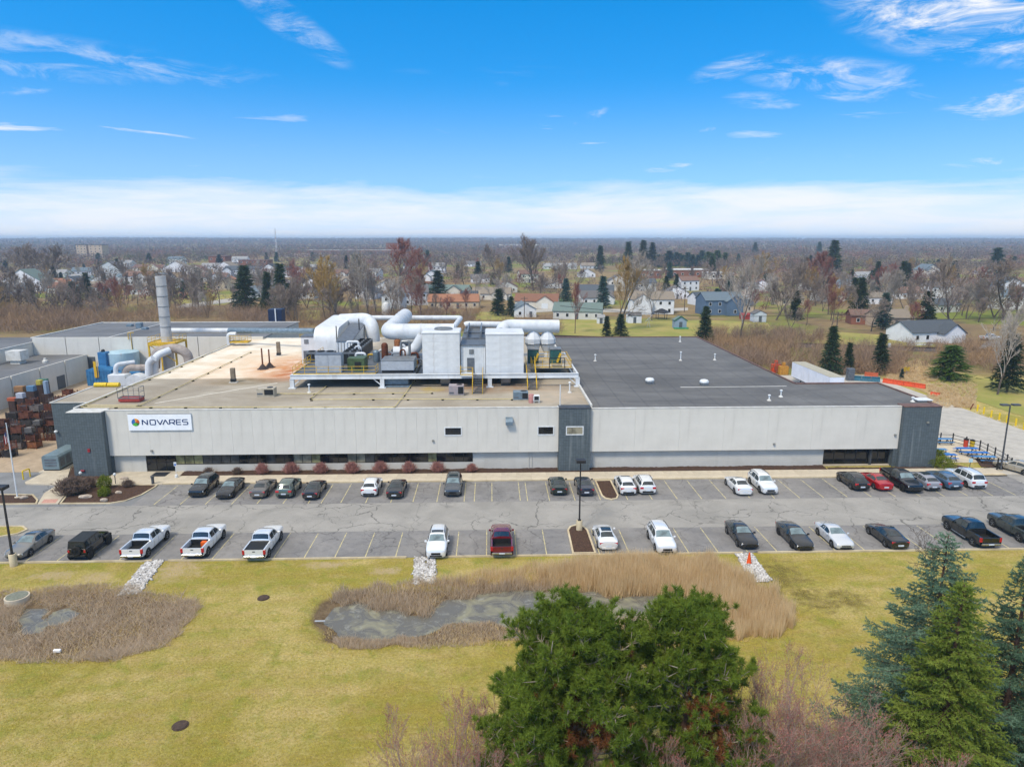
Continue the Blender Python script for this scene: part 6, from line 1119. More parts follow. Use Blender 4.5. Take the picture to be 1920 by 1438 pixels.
# ---- spruces
def spruce(seed, label, u, v, H, Rm, m, dense=1., name='spruce_tree', dead_top=False, droop=.35, gap=.0):
    r = random.Random(seed); rs = np.random.RandomState(seed); t = thing(name, label, 'tree', (u,v,0)); MB().tube([(0,0,0),(0,0,H*.5),(0,0,H*.99)], [.24,.14,.02], 9).build('trunk', BARKP, t, smooth=True)
    L = []; P = []; Dn = []; nw = int(H*3.4*dense)
    for i in range(nw):
        f = (i+.5)/nw; z = H*(.06+.93*f); Rl0 = Rm*(1-f)**.82+.12; nb = max(4, int((9-4*f)))
        for b in range(nb):
            if r.random() < gap: continue
            a = 6.283*b/nb+i*1.3+r.uniform(-.25,.25); Rl = Rl0*r.uniform(.72,1.18); d = Vector((math.cos(a), math.sin(a), .25-droop*(1-f)+r.gauss(0,.07))).normalized(); pts = [Vector((0,0,z))]; k = 5
            for s in range(k): d = (d+Vector((r.gauss(0,.05),r.gauss(0,.05),-.07+.05*s))).normalized(); pts.append(pts[-1]+d*Rl/k)
            for s in range(k): L.append((pts[s], pts[s+1], .03*(1-s*.17)*(1-f*.6)+.005, .03*(1-(s+1)*.17)*(1-f*.6)+.004))
            ns = max(3, int(Rl*7.5))
            for s in range(ns):
                w = .18+.82*(s+r.random())/ns; j = min(k-1, int(w*k)); q = pts[j].lerp(pts[j+1], w*k-j); ax = (pts[j+1]-pts[j]).normalized(); sd = ax.cross(Vector((0,0,1))).normalized()*(1 if s % 2 else -1); tl = min(.62, .16+Rl*.22*(1-w*.75))*r.uniform(.7,1.2); dd = (ax*.75+sd*.8+Vector((0,0,-.22+r.gauss(0,.12)))).normalized()
                m_ = 3 if tl > .25 else 2
                for g in range(m_): P.append(q+dd*tl*g/m_); Dn.append(dd*tl/m_*1.25)
            P.append(pts[-1]); Dn.append(d*.2)
    P0 = np.array([tuple(s[0]) for s in L]); P1 = np.array([tuple(s[1]) for s in L]); V, F = seg_tris(P0, P1, np.array([s[2] for s in L]), np.array([s[3] for s in L]), 3); B = Bag(); B.add(V, F); inst('limbs', B.mesh('limbs', BARKP), t)
    P = np.array([tuple(q) for q in P]); Dn = np.array([tuple(q) for q in Dn]); nn = 9; n = len(P); rp = np.repeat(P, nn, 0)+np.repeat(Dn, nn, 0)*rs.rand(n*nn,1); ln_ = np.linalg.norm(np.repeat(Dn, nn, 0), axis=1, keepdims=True); dr = np.repeat(Dn, nn, 0)/ln_*.7+rs.randn(n*nn,3)*.55; dr /= np.linalg.norm(dr, axis=1, keepdims=True); dr *= rs.uniform(.10,.19,(n*nn,1))
    V, F = blade_tris(rp, dr, np.full(len(rp), .024), rs); B = Bag(); B.add(V, F); inst('crown', B.mesh('crown', m), t)
    if dead_top:
        sk = skeleton(seed+1, 2.2, .1, 12, 3, 3, 1, .7, .04, .2, .1, 1, .008); T, C = skel_mesh(sk, 'x', BARK, BARK); inst('dead_leader', C.mesh('dead_leader', BARK), t, (-.9,.1,H*.86)); 
    return t
SPB = mat_leaf('blue_spruce_needles', '6d8a72', '536e58', '8aa58a', .3); SPG = mat_leaf('green_spruce_needles', '7d8e3d', '60752f', '98a448', .35); SPD = mat_leaf('dark_spruce_needles', '5b7860', '455f49', '708c72', .3)
u, v = S(1778,1005,14.2); spruce(4, 'tall blue spruce with a dead leader at the right', u, v, 14.4, 5.0, SPB, 1., dead_top=True, gap=.22); u, v = S(1808,1098,13.0); spruce(6, 'dense yellowish green spruce in front of the blue spruce', u, v, 13.2, 3.5, SPG, 1.25); u, v = S(1932,1050,13.4); spruce(9, 'dark blue green spruce cut off by the right edge', u, v, 13.6, 3.4, SPD, 1., gap=.1)
# ---- red-twig shrubs along the wall
STW = pm('red_twig', 'b07c70', '8d6158', 3, .9); STW2 = pm('brown_twig', '857163', '5f5046', 3, .9); EVG = mat_leaf('evergreen_shrub', '77852a', '565f1d', '8f9a36', .2)
def twig_ball(seed, rx, rz, n, m, lo=.3):
    rs = np.random.RandomState(seed); B = Bag(); a = rs.uniform(0,6.283,n); th = rs.uniform(.05,1.35,n); d = np.stack([np.cos(a)*np.sin(th)*rx, np.sin(a)*np.sin(th)*rx*.8, np.cos(th)*rz+.1], 1); k = rs.uniform(lo,1.05,(n,1)); P0 = rs.randn(n,3)*np.array([.12,.12,0]); mid = P0+d*k*.55+rs.randn(n,3)*.06; P1 = P0+d*k+np.array([0,0,.08]); w = np.full(n,.013)
    for A_, B_, s in ((P0,mid,1.),(mid,P1,.8)): V, F = seg_tris(A_, B_, w*s, w*s*.8, 3); B.add(V, F)
    j = np.repeat(P1, 3, 0); V, F = blade_tris(j-np.repeat(d*k, 3, 0)*.12, rs.randn(n*3,3)*.12, np.full(n*3,.013), rs); B.add(V, F); return B.mesh('twigs', m)
TB = [twig_ball(i, .95, 1.0, 900, STW) for i in range(3)]; TBb = [twig_ball(9+i, .85, .8, 600, STW2) for i in range(2)]
for i, (px, py, s, red) in enumerate(((386,893,.8,0),(440,892,.78,0),(486,893,1,1),(540,894,1.08,1),(596,894,1.05,1),(655,894,1.08,1),(710,892,1.08,1),(765,890,1.05,1),(820,889,1.0,1),(884,886,.8,1))):
    u, v = S(px, py, .1); t = thing('twig_shrub', ('red' if red else 'brown')+' twiggy shrub against the window wall, '+('first','second','third','fourth','fifth','sixth','seventh','eighth','ninth','last')[i]+' from the entrance', 'shrub', (u,max(v,81.2),.08), i*1.1, 'shrubs along the wall'); inst('twigs', TB[i % 3] if red else TBb[i % 2], t, sc=s*1.12); MB().lathe((0,0,-.1),[(.12,0),(.1,.3)],7).build('stump', BARK, t)
for px, py, s, lab in ((135,925,2.0,'wide bare arching shrub at the left end of the mulch island'),(240,912,.9,'small bare shrub at the back of the mulch island'),(168,912,1.2,'bare shrub behind the arching one by the path')): u, v = S(px, py, .1); t = thing('bare_shrub', lab, 'shrub', (u,v,.08)); inst('twigs', twig_ball(int(px), .95, .8, int(700*s), STW2, .4), t, sc=s); MB().lathe((0,0,-.1),[(.12,0),(.1,.3)],7).build('stump', BARK, t)
def leafball(seed, rx, rz, n, m, L=.1):
    rs = np.random.RandomState(seed); p = rs.randn(n,3); p /= np.linalg.norm(p, axis=1, keepdims=True); p *= rs.uniform(.55,1.0,(n,1))*(1+.18*np.sin(p[:,:1]*5+seed)*np.cos(p[:,1:2]*4)); p = p*np.array([rx,rx,rz])+np.array([0,0,rz*.9]); V, F = blade_tris(p, rs.randn(n,3)*L*.6+p*.06, np.full(n, L*.3), rs); B = Bag(); B.add(V, F); return B.mesh('foliage', m)
for px, py, rx, rz, lab in ((197,916,.75,.85,'upper yellow green evergreen shrub in the mulch island'),(196,930,.62,.55,'lower yellow green evergreen shrub in the mulch island'),(1766,876,1.5,.75,'rounded evergreen hedge beside the right brick pier'),(1757,868,.8,1.0,'upright evergreen shrub at the pier corner')): u, v = S(px, py, .1); t = thing('evergreen_shrub', lab, 'shrub', (u,v,.05)); inst('foliage', leafball(int(px), rx, rz, 3500, EVG), t); MB().lathe((0,0,-.1),[(.1,0),(.08,.5)],7).build('stem', BARK, t)
# ---- reeds and dead stalks round the ponds
REED = mat_leaf('dry_reeds', 'ecd6ae', 'd6bd90', 'ccb287', .45); REEDB = mat_leaf('brown_rushes', 'd8c5aa', 'b7a38a', 'c2ad92', .4); GRS = mat_leaf('lawn_blades', 'dcc566', 'bbad47', 'a5aa45', .4)
def stalks(label, polys, n, hmin, hmax, m, seed, lean=.25, wid=.02, hole=True, dens=None, zmin=-.62, name='reeds', cat='reeds'):
    rs = np.random.RandomState(seed); pts = []
    for P2 in polys:
        Pq = np.array(P2); lo, hi = Pq.min(0), Pq.max(0); area = (hi-lo).prod(); k = int(n*area/sum((np.array(q).max(0)-np.array(q).min(0)).prod() for q in polys)); x = rs.uniform(lo[0],hi[0],k); y = rs.uniform(lo[1],hi[1],k); keep = sdpoly(P2, x, y)+.5*vnoise(x, y, 1.3, seed) < 0; pts.append(np.stack([x[keep],y[keep]],1))
    p = np.concatenate(pts); z = ground_z(p[:,0], p[:,1])
    if hole: k = (z > zmin+.03*rs.randn(len(z))); p, z = p[k], z[k]
    c = vnoise(p[:,0], p[:,1], .55, seed+3); k = rs.rand(len(p)) < np.clip(.75+.35*c, .2, 1); p, z, c = p[k], z[k], c[k]; n2 = len(p); h = rs.uniform(hmin,hmax,n2)*(1+.18*c); d = np.stack([rs.randn(n2)*lean, rs.randn(n2)*lean, np.ones(n2)],1)*h[:,None]; V, F = blade_tris(np.stack([p[:,0],p[:,1],z-.03],1), d, wid*(.6+.8*rs.rand(n2)), rs); B = Bag(); B.add(V, F)
    stuff(link(bpy.data.objects.new(name, B.mesh(name, m))), label, cat)
PSZ = lambda L, z=-.3: [S(a, b, z) for a, b in L]
stalks('brown matted rushes filling the left pond', [BOWLS[1]], 85000, .2,.6, REEDB, 1, .75, .017, name='rushes', zmin=-.47)
stalks('brown rushes on the upper bank of the large pond', [PSZ([(622,1128),(650,1112),(760,1098),(900,1096),(1060,1088),(1080,1108),(960,1114),(900,1120),(850,1132),(820,1155),(770,1160),(700,1150),(665,1132),(640,1135)])], 42000, .3,.8, REEDB, 2, .35, .018, zmin=-.58, name='rushes')
stalks('brown rushes on the lower bank of the large pond', [PSZ([(612,1185),(640,1193),(720,1196),(800,1188),(850,1165),(880,1160),(930,1165),(1000,1178),(1060,1172),(1060,1208),(960,1208),(850,1216),(700,1224),(630,1222)])], 36000, .12,.38, REEDB, 3, .4, .018, zmin=-.52, name='rushes')
stalks('tall tan reeds right of the large pond', [PSZ([(1040,1112),(1010,1084),(1100,1062),(1180,1056),(1330,1056),(1400,1082),(1455,1110),(1500,1152),(1490,1176),(1420,1202),(1300,1212),(1120,1200),(1110,1165),(1180,1130),(1120,1112)])], 105000, .6,1.45, REED, 4, .13, .017, name='reeds', zmin=-.5)
stalks('thin fringe of tan reeds along the kerb', [PSZ([(1090,1046),(1320,1042),(1380,1060),(1300,1072),(1130,1066),(1000,1092),(820,1100),(760,1098),(900,1075),(1000,1060)],-.05)], 34000, .3,.9, REED, 5, .2, .015, name='reeds')
stalks('pale straw edging round both ponds', [BOWLS[0], BOWLS[1]], 60000, .12,.3, mat_leaf('straw','dcc690','c9ae76',None,.25), 6, .5, .02, name='straw', cat='dry grass', zmin=-.46)
# short lawn blades so that the turf has a nap
rs = np.random.RandomState(40); n = 230000; y = 31+27*rs.rand(n)**1.15; x = (rs.rand(n)*2-1)*(y*.80+4)+y*.03; z = ground_z(x, y); k = (z > -.25); x, y, z = x[k], y[k], z[k]; n = len(x); d = np.stack([rs.randn(n)*.05, rs.randn(n)*.05, rs.uniform(.03,.085,n)],1); V, F = blade_tris(np.stack([x,y,z-.005],1), d, rs.uniform(.012,.026,n), rs); B = Bag(); B.add(V, F); stuff(link(bpy.data.objects.new('grass', B.mesh('grass', GRS))), 'short yellow green grass of the front lawn', 'grass')
# ================================================================ BACKGROUND
SIDING = {k: mat_panel('siding_'+k, k, '%02x%02x%02x' % tuple(int(int(k[i:i+2],16)*.93) for i in (0,2,4))) for k in ('dfe0dc','cfcdc2','c9b79a','d9d3c4','8fa0ae','5d7288','b9a58c','e3e3e3','8a5b48','c7ccd0')}
def mat_shingle(k):
    t = NT('shingle_'+k); v = t.co('Object', (1,1,2)); c = t.mix(t.mr(t.noise(v, 3, 5, .7), .35, .7), lin(k), tuple(x*.7 for x in lin(k))); h = t.n('ShaderNodeHueSaturation'); t.l(c, h.inputs['Color']); t.l(t.mr(t.rnd(),0,1,.9,1.1), h.inputs['Value']); t.col(h.outputs[0]); t.b.inputs['Roughness'].default_value = .9; return t.mat
ROOFS = {k: mat_shingle(k) for k in ('6d6a68','555b60','7f6558','86604c','a8775a','6f7f78','6c7a82','8a7f70','4c545c','9a9a98')}
WINM = MB().box(-.55,.55,-.04,.04,-.65,.65).mesh('window', FRAMEW); PANM = MB().box(-.45,.45,-.02,.02,-.55,.55).mesh('pane', GLASS); DOORM = MB().box(-.5,.5,-.04,.04,0,2.1).mesh('door', DOORG); GDM = MB().box(-1.3,1.3,-.04,.04,0,2.2).mesh('garage_door', FRAMEW)
HOUSES = []
def house(px, py, wpx, wall, roof, ridge='x', st=1, label='', wing=0, chim=False, dpx=None, rz=None, name='house', windows=True):
    u, v = S(px, py); dist = math.hypot(u, v); w = wpx*dist/FPX*1.02; d = min(9.5, max(6.5, w*.7)); hw = 2.7*st+.2; rr = random.Random(int(px*7+py)); rz = rr.uniform(-.25,.25) if rz is None else rz
    if ridge == 'y': d = max(d, 10)
    t = thing(name, label, 'house', (u, v+d*.3, 0), rz); W_, R_ = SIDING[wall], ROOFS[roof]; HOUSES.append((u, v, max(w,d), label))
    def gable(x0, x1, y0, y1, h, rise, rid, eav=.35):
        if rid == 'x':
            ym = (y0+y1)/2; MB().extr([(y0,0),(y0,h),(ym,h+rise),(y1,h),(y1,0)], 0, x0, x1).build('wall', W_, t); k = rise/(ym-y0)
            MB().extr([(y0-eav,h-eav*k+.03),(ym,h+rise+.03),(y1+eav,h-eav*k+.03),(y1+eav,h-eav*k+.2),(ym,h+rise+.22),(y0-eav,h-eav*k+.2)], 0, x0-.3, x1+.3).build('roof', R_, t)
        else:
            xm = (x0+x1)/2; MB().extr([(x0,0),(x0,h),(xm,h+rise),(x1,h),(x1,0)], 1, y0, y1).build('wall', W_, t); k = rise/(xm-x0)
            MB().extr([(x0-eav,h-eav*k+.03),(xm,h+rise+.03),(x1+eav,h-eav*k+.03),(x1+eav,h-eav*k+.2),(xm,h+rise+.22),(x0-eav,h-eav*k+.2)], 1, y0-.3, y1+.3).build('roof', R_, t)
    def win(x, y, z):
        o = inst('window', WINM, t, (x,y,z)); inst('pane', PANM, o, (0,-.03,0))
    yf = -d/2
    gable(-w/2, w/2, yf, d/2, hw, (d if ridge == 'x' else w)*.27, ridge)
    if wing:
        ww = w*.42; x0 = -w*.42 if wing < 0 else w*.0; gable(x0, x0+ww, yf-2.4, yf+1.5, hw-.3, ww*.34, 'y')
        if rr.random() < .5: inst('garage_door', GDM, t, (x0+ww/2, yf-2.43, 0))
        else: win(x0+ww/2, yf-2.43, 1.5)
    if windows:
        n = max(2, int(w/3.2))
        for f in range(st):
            for i in range(n):
                x = -w/2+w*(i+.5)/n
                if wing and abs(x-(x0+ww/2)) < ww/2+.6: continue
                if f == 0 and i == n//2: inst('door', DOORM, t, (x, yf-.03, 0))
                else: win(x, yf-.03, 1.5+2.7*f)
    if chim: MB().box(w*.5+.0,w*.5+.7,-.6,.6,0,hw+d*.27+1.2).build('chimney', W_, t)
    return t
HS = [
 (1008,577,78,'d9d3c4','86604c','x',1,'cream house with brown roof and front gable, nearest left of the dark roof',1,0),(982,594,40,'dfe0dc','6c7a82','y',1,'small white house with blue grey roof beside the tall spruces',0,0),
 (1086,598,88,'cfcdc2','6f7f78','x',1,'long pale ranch house with green grey roof on the green lawn',0,0),(1118,570,62,'dfe0dc','6d6a68','x',1,'white house with grey roof and wide front gable behind the ranch',1,0),(1118,556,66,'8a5b48','555b60','x',1,'dark roofed house behind the white gabled one',0,0),
 (1222,588,78,'dfe0dc','8a7f70','x',2,'white two storey house with chimney beside the bare twin trees',-1,1),(1352,590,70,'5d7288','6c7a82','x',2,'blue grey two storey house with a low gabled wing',1,0),(1328,572,54,'e3e3e3','4c545c','x',1,'white house with dark roof behind the blue grey house',-1,0),(1388,585,44,'c9b79a','555b60','x',1,'small house half hidden right of the blue grey house',0,0),
 (850,578,92,'c9b79a','a8775a','x',1,'tan ranch house with orange brown roof and broad chimney',0,1),(770,572,60,'c7ccd0','6d6a68','x',2,'pale two storey house among bare trees',0,0),(738,580,34,'c7ccd0','6c7a82','y',2,'narrow pale blue house behind the pipe runs',0,0),(793,548,58,'dfe0dc','86604c','x',1,'white house with red brown roof above the pale two storey house',1,0),
 (842,556,76,'d9d3c4','6f7f78','x',1,'cream twin gabled house with green grey roof',1,0),(923,562,70,'d9d3c4','8a7f70','x',1,'cream house with tan roof beside the dark spruces',1,0),(880,566,30,'8a5b48','4c545c','x',1,'dark small house between the cream houses',0,0),
 (50,546,62,'e3e3e3','6f7f78','y',2,'white two storey house with green roof at the far left',0,0),(20,552,36,'c7ccd0','6c7a82','x',1,'pale house cut by the left edge',0,0),(100,541,52,'d9d3c4','a8775a','x',1,'cream house with orange roof left of the dark fir',1,0),(120,550,44,'d9d3c4','86604c','x',1,'low cream house in front of the orange roofed one',0,0),(135,540,36,'e3e3e3','4c545c','y',1,'white gabled house with dark roof',0,0),
 (175,548,52,'c7ccd0','8a7f70','x',1,'grey white house behind the scrub belt left of the stack',-1,0),(165,515,46,'c7ccd0','6c7a82','x',1,'pale blue roofed house on the green rise',0,0),(207,518,40,'c7ccd0','6d6a68','y',2,'grey gabled house right of the green rise',0,0),(262,535,46,'dfe0dc','7f6558','x',2,'white house with brown roof left of the stack top',1,0),(272,552,40,'dfe0dc','8a7f70','x',1,'low white house behind the stack',1,0),
 (280,508,50,'d9d3c4','7f6558','x',1,'far cream house with brown roof above the stack',1,0),(332,510,44,'e3e3e3','8a7f70','y',1,'white gabled house right of the stack top',0,0),(318,540,40,'c7ccd0','6d6a68','x',1,'grey house behind the stack shaft',0,0),(395,528,52,'dfe0dc','7f6558','x',1,'white house with brown roof left of the tall fir',1,0),(430,543,46,'c9b79a','a8775a','y',1,'orange tan gabled house left of the tall fir',0,0),(400,505,38,'dfe0dc','9a9a98','x',1,'far white house with pale roof',0,0),(425,510,42,'e3e3e3','8a7f70','y',1,'far white house with twin gables',0,0),
 (508,513,36,'e3e3e3','4c545c','y',1,'white gabled house behind the tall firs',0,0),(573,525,34,'e3e3e3','6c7a82','y',2,'white gabled house left of the yellow willow',0,0),(600,508,44,'d9d3c4','9a9a98','x',1,'cream house with pale roof behind the willow',0,0),(560,560,60,'cfcdc2','6d6a68','x',1,'grey house behind the scrub left of the willow',0,0),(490,558,60,'c7ccd0','6c7a82','x',1,'long pale house behind the tall firs',0,0),
 (725,545,40,'dfe0dc','8a7f70','y',1,'white gabled house beside the red tree',0,0),(820,512,30,'e3e3e3','9a9a98','x',2,'far white house right of the red tree',0,0),(886,500,30,'dfe0dc','6d6a68','x',1,'far pale house in the wood',0,0),(1050,505,60,'cfcdc2','9a9a98','x',1,'far low pale house at the wood edge',0,0),(1110,504,40,'c7ccd0','8a7f70','x',1,'far pale house left of the dark conifers',0,0),
 (1742,640,96,'e3e3e3','555b60','x',1,'white ranch house with dark roof and red deck at the right',1,0),(1672,612,60,'b9a58c','8a7f70','x',1,'tan brick house among trees left of the white ranch house',0,1),(1622,608,44,'8a5b48','7f6558','x',1,'brown brick house hidden in the trees at the right',0,0),(1835,560,70,'c7ccd0','6d6a68','x',1,'white house with dark roof in the right hand woods',1,0),(1890,555,40,'e3e3e3','555b60','y',2,'white gabled house at the right edge',0,0),(1835,542,56,'c9b79a','6d6a68','x',1,'yellowish house behind the white one at the right',0,0),(1625,525,46,'dfe0dc','9a9a98','x',1,'pale roofed house in the right hand woods',0,0),(1560,565,50,'d9d3c4','7f6558','x',1,'cream house glimpsed below the red maple',0,0),(1480,572,44,'c9b79a','8a7f70','x',1,'tan house glimpsed among the right hand trees',0,0),(1700,560,44,'dfe0dc','7f6558','x',1,'pale house glimpsed behind the firs at the right',0,0)]
for h_ in HS: house(h_[0],h_[1],h_[2],h_[3],h_[4],h_[5],h_[6],h_[7],h_[8],bool(h_[9]))
HT = HOUSES[:]
xr_ = random.Random(31); USEDH = set()
for px, py, wpx in ((12,528,34),(70,522,30),(108,520,30),(150,532,34),(232,505,30),(300,528,34),(352,538,34),(370,515,32),(440,520,32),(466,530,34),(475,512,28),(520,540,40),(545,520,30),(590,540,36),(640,520,30),(660,545,34),(690,560,40),(810,535,36),(900,530,34),(950,548,40),(990,530,34),(1040,540,36),(1160,545,36),(1270,560,40),(1290,545,34),(1400,560,36),(1430,545,34),(1520,545,34),(1590,545,34),(1650,570,36),(1760,560,40),(1770,585,44),(1900,580,44),(1860,515,34),(1740,520,30),(240,530,34),(195,535,34),(60,510,28),(330,495,26),(450,495,26),(700,525,28),(770,505,26),(1100,520,30),(1210,550,34)):
    w_ = xr_.choice(('dfe0dc','e3e3e3','e3e3e3','d9d3c4','cfcdc2','c7ccd0')); r_ = xr_.choice(('6d6a68','555b60','7f6558','8a7f70','6c7a82','9a9a98')); rn = {'6d6a68':'grey','555b60':'dark slate','7f6558':'brown','8a7f70':'tan','6c7a82':'blue grey','9a9a98':'pale grey'}[r_]; wn = {'dfe0dc':'white','e3e3e3':'bright white','d9d3c4':'cream','cfcdc2':'pale','c7ccd0':'light grey'}[w_]
    u, v = S(px, py); b = min(HT, key=lambda q: (q[0]-u)**2+(q[1]-v)**2); s_ = 'left of' if u < b[0]-4 else 'right of' if u > b[0]+4 else 'behind'; l_ = f'{wn} suburban house with {rn} roof {s_} the '+b[3].split(' with ')[0].split(' beside ')[0].split(' among ')[0].split(' behind ')[0].split(' left ')[0].split(' right ')[0].split(' at ')[0]; l_ = ' '.join(l_.split()[:16])
    while l_ in USEDH: l_ = l_.replace('suburban house', 'farther house') if 'suburban' in l_ else 'small '+l_
    USEDH.add(l_); house(px, py, wpx, w_, r_, xr_.choice('xxy'), xr_.choice((1,1,2)), l_, xr_.choice((0,1,-1)))
# red deck, sheds, playhouse and garden things
def shed(px, py, w, d, h, wall, roof, label, rid='x'):
    u, v = S(px, py); t = thing('garden_shed', label, 'shed', (u,v+d/2,0)); W_ = SIDING[wall]; R_ = ROOFS[roof]
    MB().extr([(-d/2,0),(-d/2,h),(0,h+.8),(d/2,h),(d/2,0)], 0, -w/2, w/2).build('wall', W_, t) if rid == 'x' else MB().extr([(-w/2,0),(-w/2,h),(0,h+1.0),(w/2,h),(w/2,0)], 1, -d/2, d/2).build('wall', W_, t)
    (MB().extr([(-d/2-.2,h-.1),(0,h+.83),(d/2+.2,h-.1),(d/2+.2,h+.05),(0,h+.98),(-d/2-.2,h+.05)], 0, -w/2-.15, w/2+.15) if rid == 'x' else MB().extr([(-w/2-.2,h-.1),(0,h+1.03),(w/2+.2,h-.1),(w/2+.2,h+.05),(0,h+1.2),(-w/2-.2,h+.05)], 1, -d/2-.15, d/2+.15)).build('roof', R_, t); inst('door', DOORM, t, (0,-d/2-.03,0)); return t
shed(1190,606,4.6,3.5,2.6,'e3e3e3','6d6a68','white shed with grey roof in the garden with the bare tree'); shed(1127,607,2.4,2.0,2.0,'dfe0dc','9a9a98','tiny white shed on the green lawn'); shed(1425,604,4.2,4,2.8,'c7ccd0','6d6a68','grey shed at the right end of the garden row','y'); t = shed(1276,616,3.8,3.2,2.6,'8fa0ae','6f7f78','playhouse with green roof trim at the garden end','y'); MB().beam((-2.2,-1.7,2.4),(0,-1.7,3.9),.25).beam((2.2,-1.7,2.4),(0,-1.7,3.9),.25).build('green_trim', pm('trim_green','2f6b52','26573f',3,.6), t); MB().box(-2.4,2.2,-3.2,-1.75,0,.35).build('green_step', pm('step_green','3f8f63','34774f',3,.6), t)
u, v = S(1240,598); t = thing('gazebo', 'dark gazebo canopy behind the white two storey house', 'gazebo', (u,v,0)); MB().lathe((0,0,2.2),[(3.4,0),(3.5,.1),(.3,1.5)],4).build('canopy', FRAME, t)
for a in (45,135,225,315): MB().box(2.2*math.cos(R(a))-.08,2.2*math.cos(R(a))+.08,2.2*math.sin(R(a))-.08,2.2*math.sin(R(a))+.08,0,2.25).build('post', FRAME, t)
for px, py, c, lab in ((1216,614,'e0e0e0','white garden windmill near the shed'),(1180,606,'202328','dark garden windmill beside the shed')):
    u, v = S(px, py); t = thing('garden_windmill', lab, 'windmill', (u,v,0)); m = pm('wm_'+c, c, None, 3, .6); MB().beam((-.5,0,0),(0,0,3),.08).beam((.5,0,0),(0,0,3),.08).build('tower', m, t)
    for k in range(4): a = R(45+90*k); MB().beam((0,-.1,3),(1.5*math.cos(a),-.1,3+1.5*math.sin(a)),.35,.05).build('blade', m, t)
u, v = S(1400,598); single(MB().bbox(u-2.2,u+2.2,v-1.5,v+1.5,0,2.0,.1), 'covered_pool', REDM, 'red covered pool enclosure left of the grey shed', 'pool'); u, v = S(1330,588); single(MB().lathe((u,v,0),[(2.4,0),(2.5,.8),(.3,2.2)],6), 'play_tent', pm('tent_blue','4a8fc0','3d7aa6',3,.6), 'small blue play tent beside the blue grey house', 'tent')
u, v = S(1700,632); t = thing('garden_deck', 'red brown timber deck at the white ranch house', 'deck', (u,v,0)); MB().box(-2.5,3.5,-1.5,2,.8,.95).build('floor', REDM, t); 
for i in range(8): MB().box(-2.4+i*.8,-2.3+i*.8,-1.5,-1.4,.0,1.9).build('baluster', REDM, t)
MB().box(-2.5,3.5,-1.52,-1.38,1.9,2.0).build('rail', REDM, t)
for px, py, c, k, rz, lab in ((1856,638,WT,'pickup',.1,'white pickup parked at the far right street'),(1800,558,'2a3440','sedan',.3,'dark saloon parked far off in the right hand street'),(15,553,'9fb4c4','suv',.2,'pale blue SUV parked at the far left house'),(32,556,'24384e','sedan',.2,'dark blue saloon parked at the far left house')): u, v = S(px, py); t = car(k, lab, 0, 0, c, 1, 'car', 'cars parked in the far streets', uv=(u,v), yaw=-R(90)+rz)
# dark blue tank box, round tank, brick blocks, mast
u0, z0 = D(507,604,175); u1, z1 = D(531,579,175); t = thing('blue_silo', 'dark blue bin house standing behind the warehouse roof', 'silo', ((u0+u1)/2,175,0)); DB = pm('deep_blue','1f2f4d','18263f',2,.5); MB().bbox(-(u1-u0)/2,(u1-u0)/2,-1.5,1.5,3,z1,.1).build('bin', DB, t); MB().box(-(u1-u0)/2+.2,(u1-u0)/2-.2,-1.2,1.2,0,3).build('base', DKM, t); MB().beam((.2,-1.7,3),(.2,-1.7,z1+.2),.25).build('pipe', FRAMEW, t)
u, v = S(724,590); t = thing('white_tank', 'white dome topped tank beyond the platform pipes', 'tank', (u,v,0)); MB().lathe((0,0,0),[(1.6,0),(1.6,3.2),(1.2,4.2),(.4,4.7)],16).build('shell', FRAMEW, t, smooth=True)
def block(px0, px1, pyb, pyt, wall, roofm, label, name='far_building', d=18, rows=1, cat='building', red=None):
    u0, v = S(px0, pyb); dist = v; u1 = u0+(px1-px0)*v/FPX/_ct; h = max(3, (pyb-pyt)*v/FPX); t = thing(name, label, cat, ((u0+u1)/2,v,0)); W = u1-u0; MB().box(-W/2,W/2,0,d,0,h).build('wall', SIDING[wall], t); MB().box(-W/2-.3,W/2+.3,-.3,d+.3,h+.002,h+.5).build('roof', roofm, t)
    n = max(3, int(W/5))
    for f in range(rows):
        for i in range(n): o = inst('window', WINM, t, (-W/2+W*(i+.5)/n,-.05,h*(f+.5)/rows), 0, (1.6,1,1.2)); inst('pane', PANM, o, (0,-.03,0))
    return t
WR = CAPW
block(1200,1240,522,508,'8a5b48',WR,'low brick school wing with white roof behind the bare trees'); block(1258,1330,521,507,'8a5b48',WR,'long low brick school with white roof behind the conifers'); block(1330,1375,524,513,'d9d3c4',WR,'pale low school annex at the right of the brick school'); block(575,655,478,470,'8a5b48',WR,'far long red brick plant with white roof line'); block(655,748,479,470,'8a5b48',WR,'far long brick plant wing left of the red block'); block(724,748,476,457,'8a5b48',CAPR,'far tall red brick block above the trees',rows=2); block(760,800,486,481,'d9d3c4',WR,'far pale low building right of the red block'); block(935,1010,466,459,'d9d3c4',CAPW,'far pale building on the horizon woods')
block(145,163,484,461,'b9a58c',CAPD,'left of two far brown apartment towers',rows=5); block(168,192,484,461,'b9a58c',CAPD,'right of two far brown apartment towers',rows=5); block(392,422,500,482,'8a5b48',CAPR,'brown roofed apartment block in the far left woods',rows=2); block(448,500,502,489,'8a5b48',CAPR,'long brown apartment block right of the other',rows=2); block(535,600,482,477,'cfcdc2',WR,'far white low building left of the brick plant'); block(1090,1145,548,538,'c9b79a',ROOFS['86604c'],'low motel like building behind the dark roofed house',rows=1,d=10)
u, v = S(519,480); t = thing('radio_mast', 'thin pale radio mast rising above the horizon', 'mast', (u,v,0)); zt = D(519,428,v)[1]
for a in (90,210,330): MB().tube([(1.6*math.cos(R(a)),1.6*math.sin(R(a)),0),(.5*math.cos(R(a)),.5*math.sin(R(a)),zt)],.22,5).build('leg', FRAMEW, t)
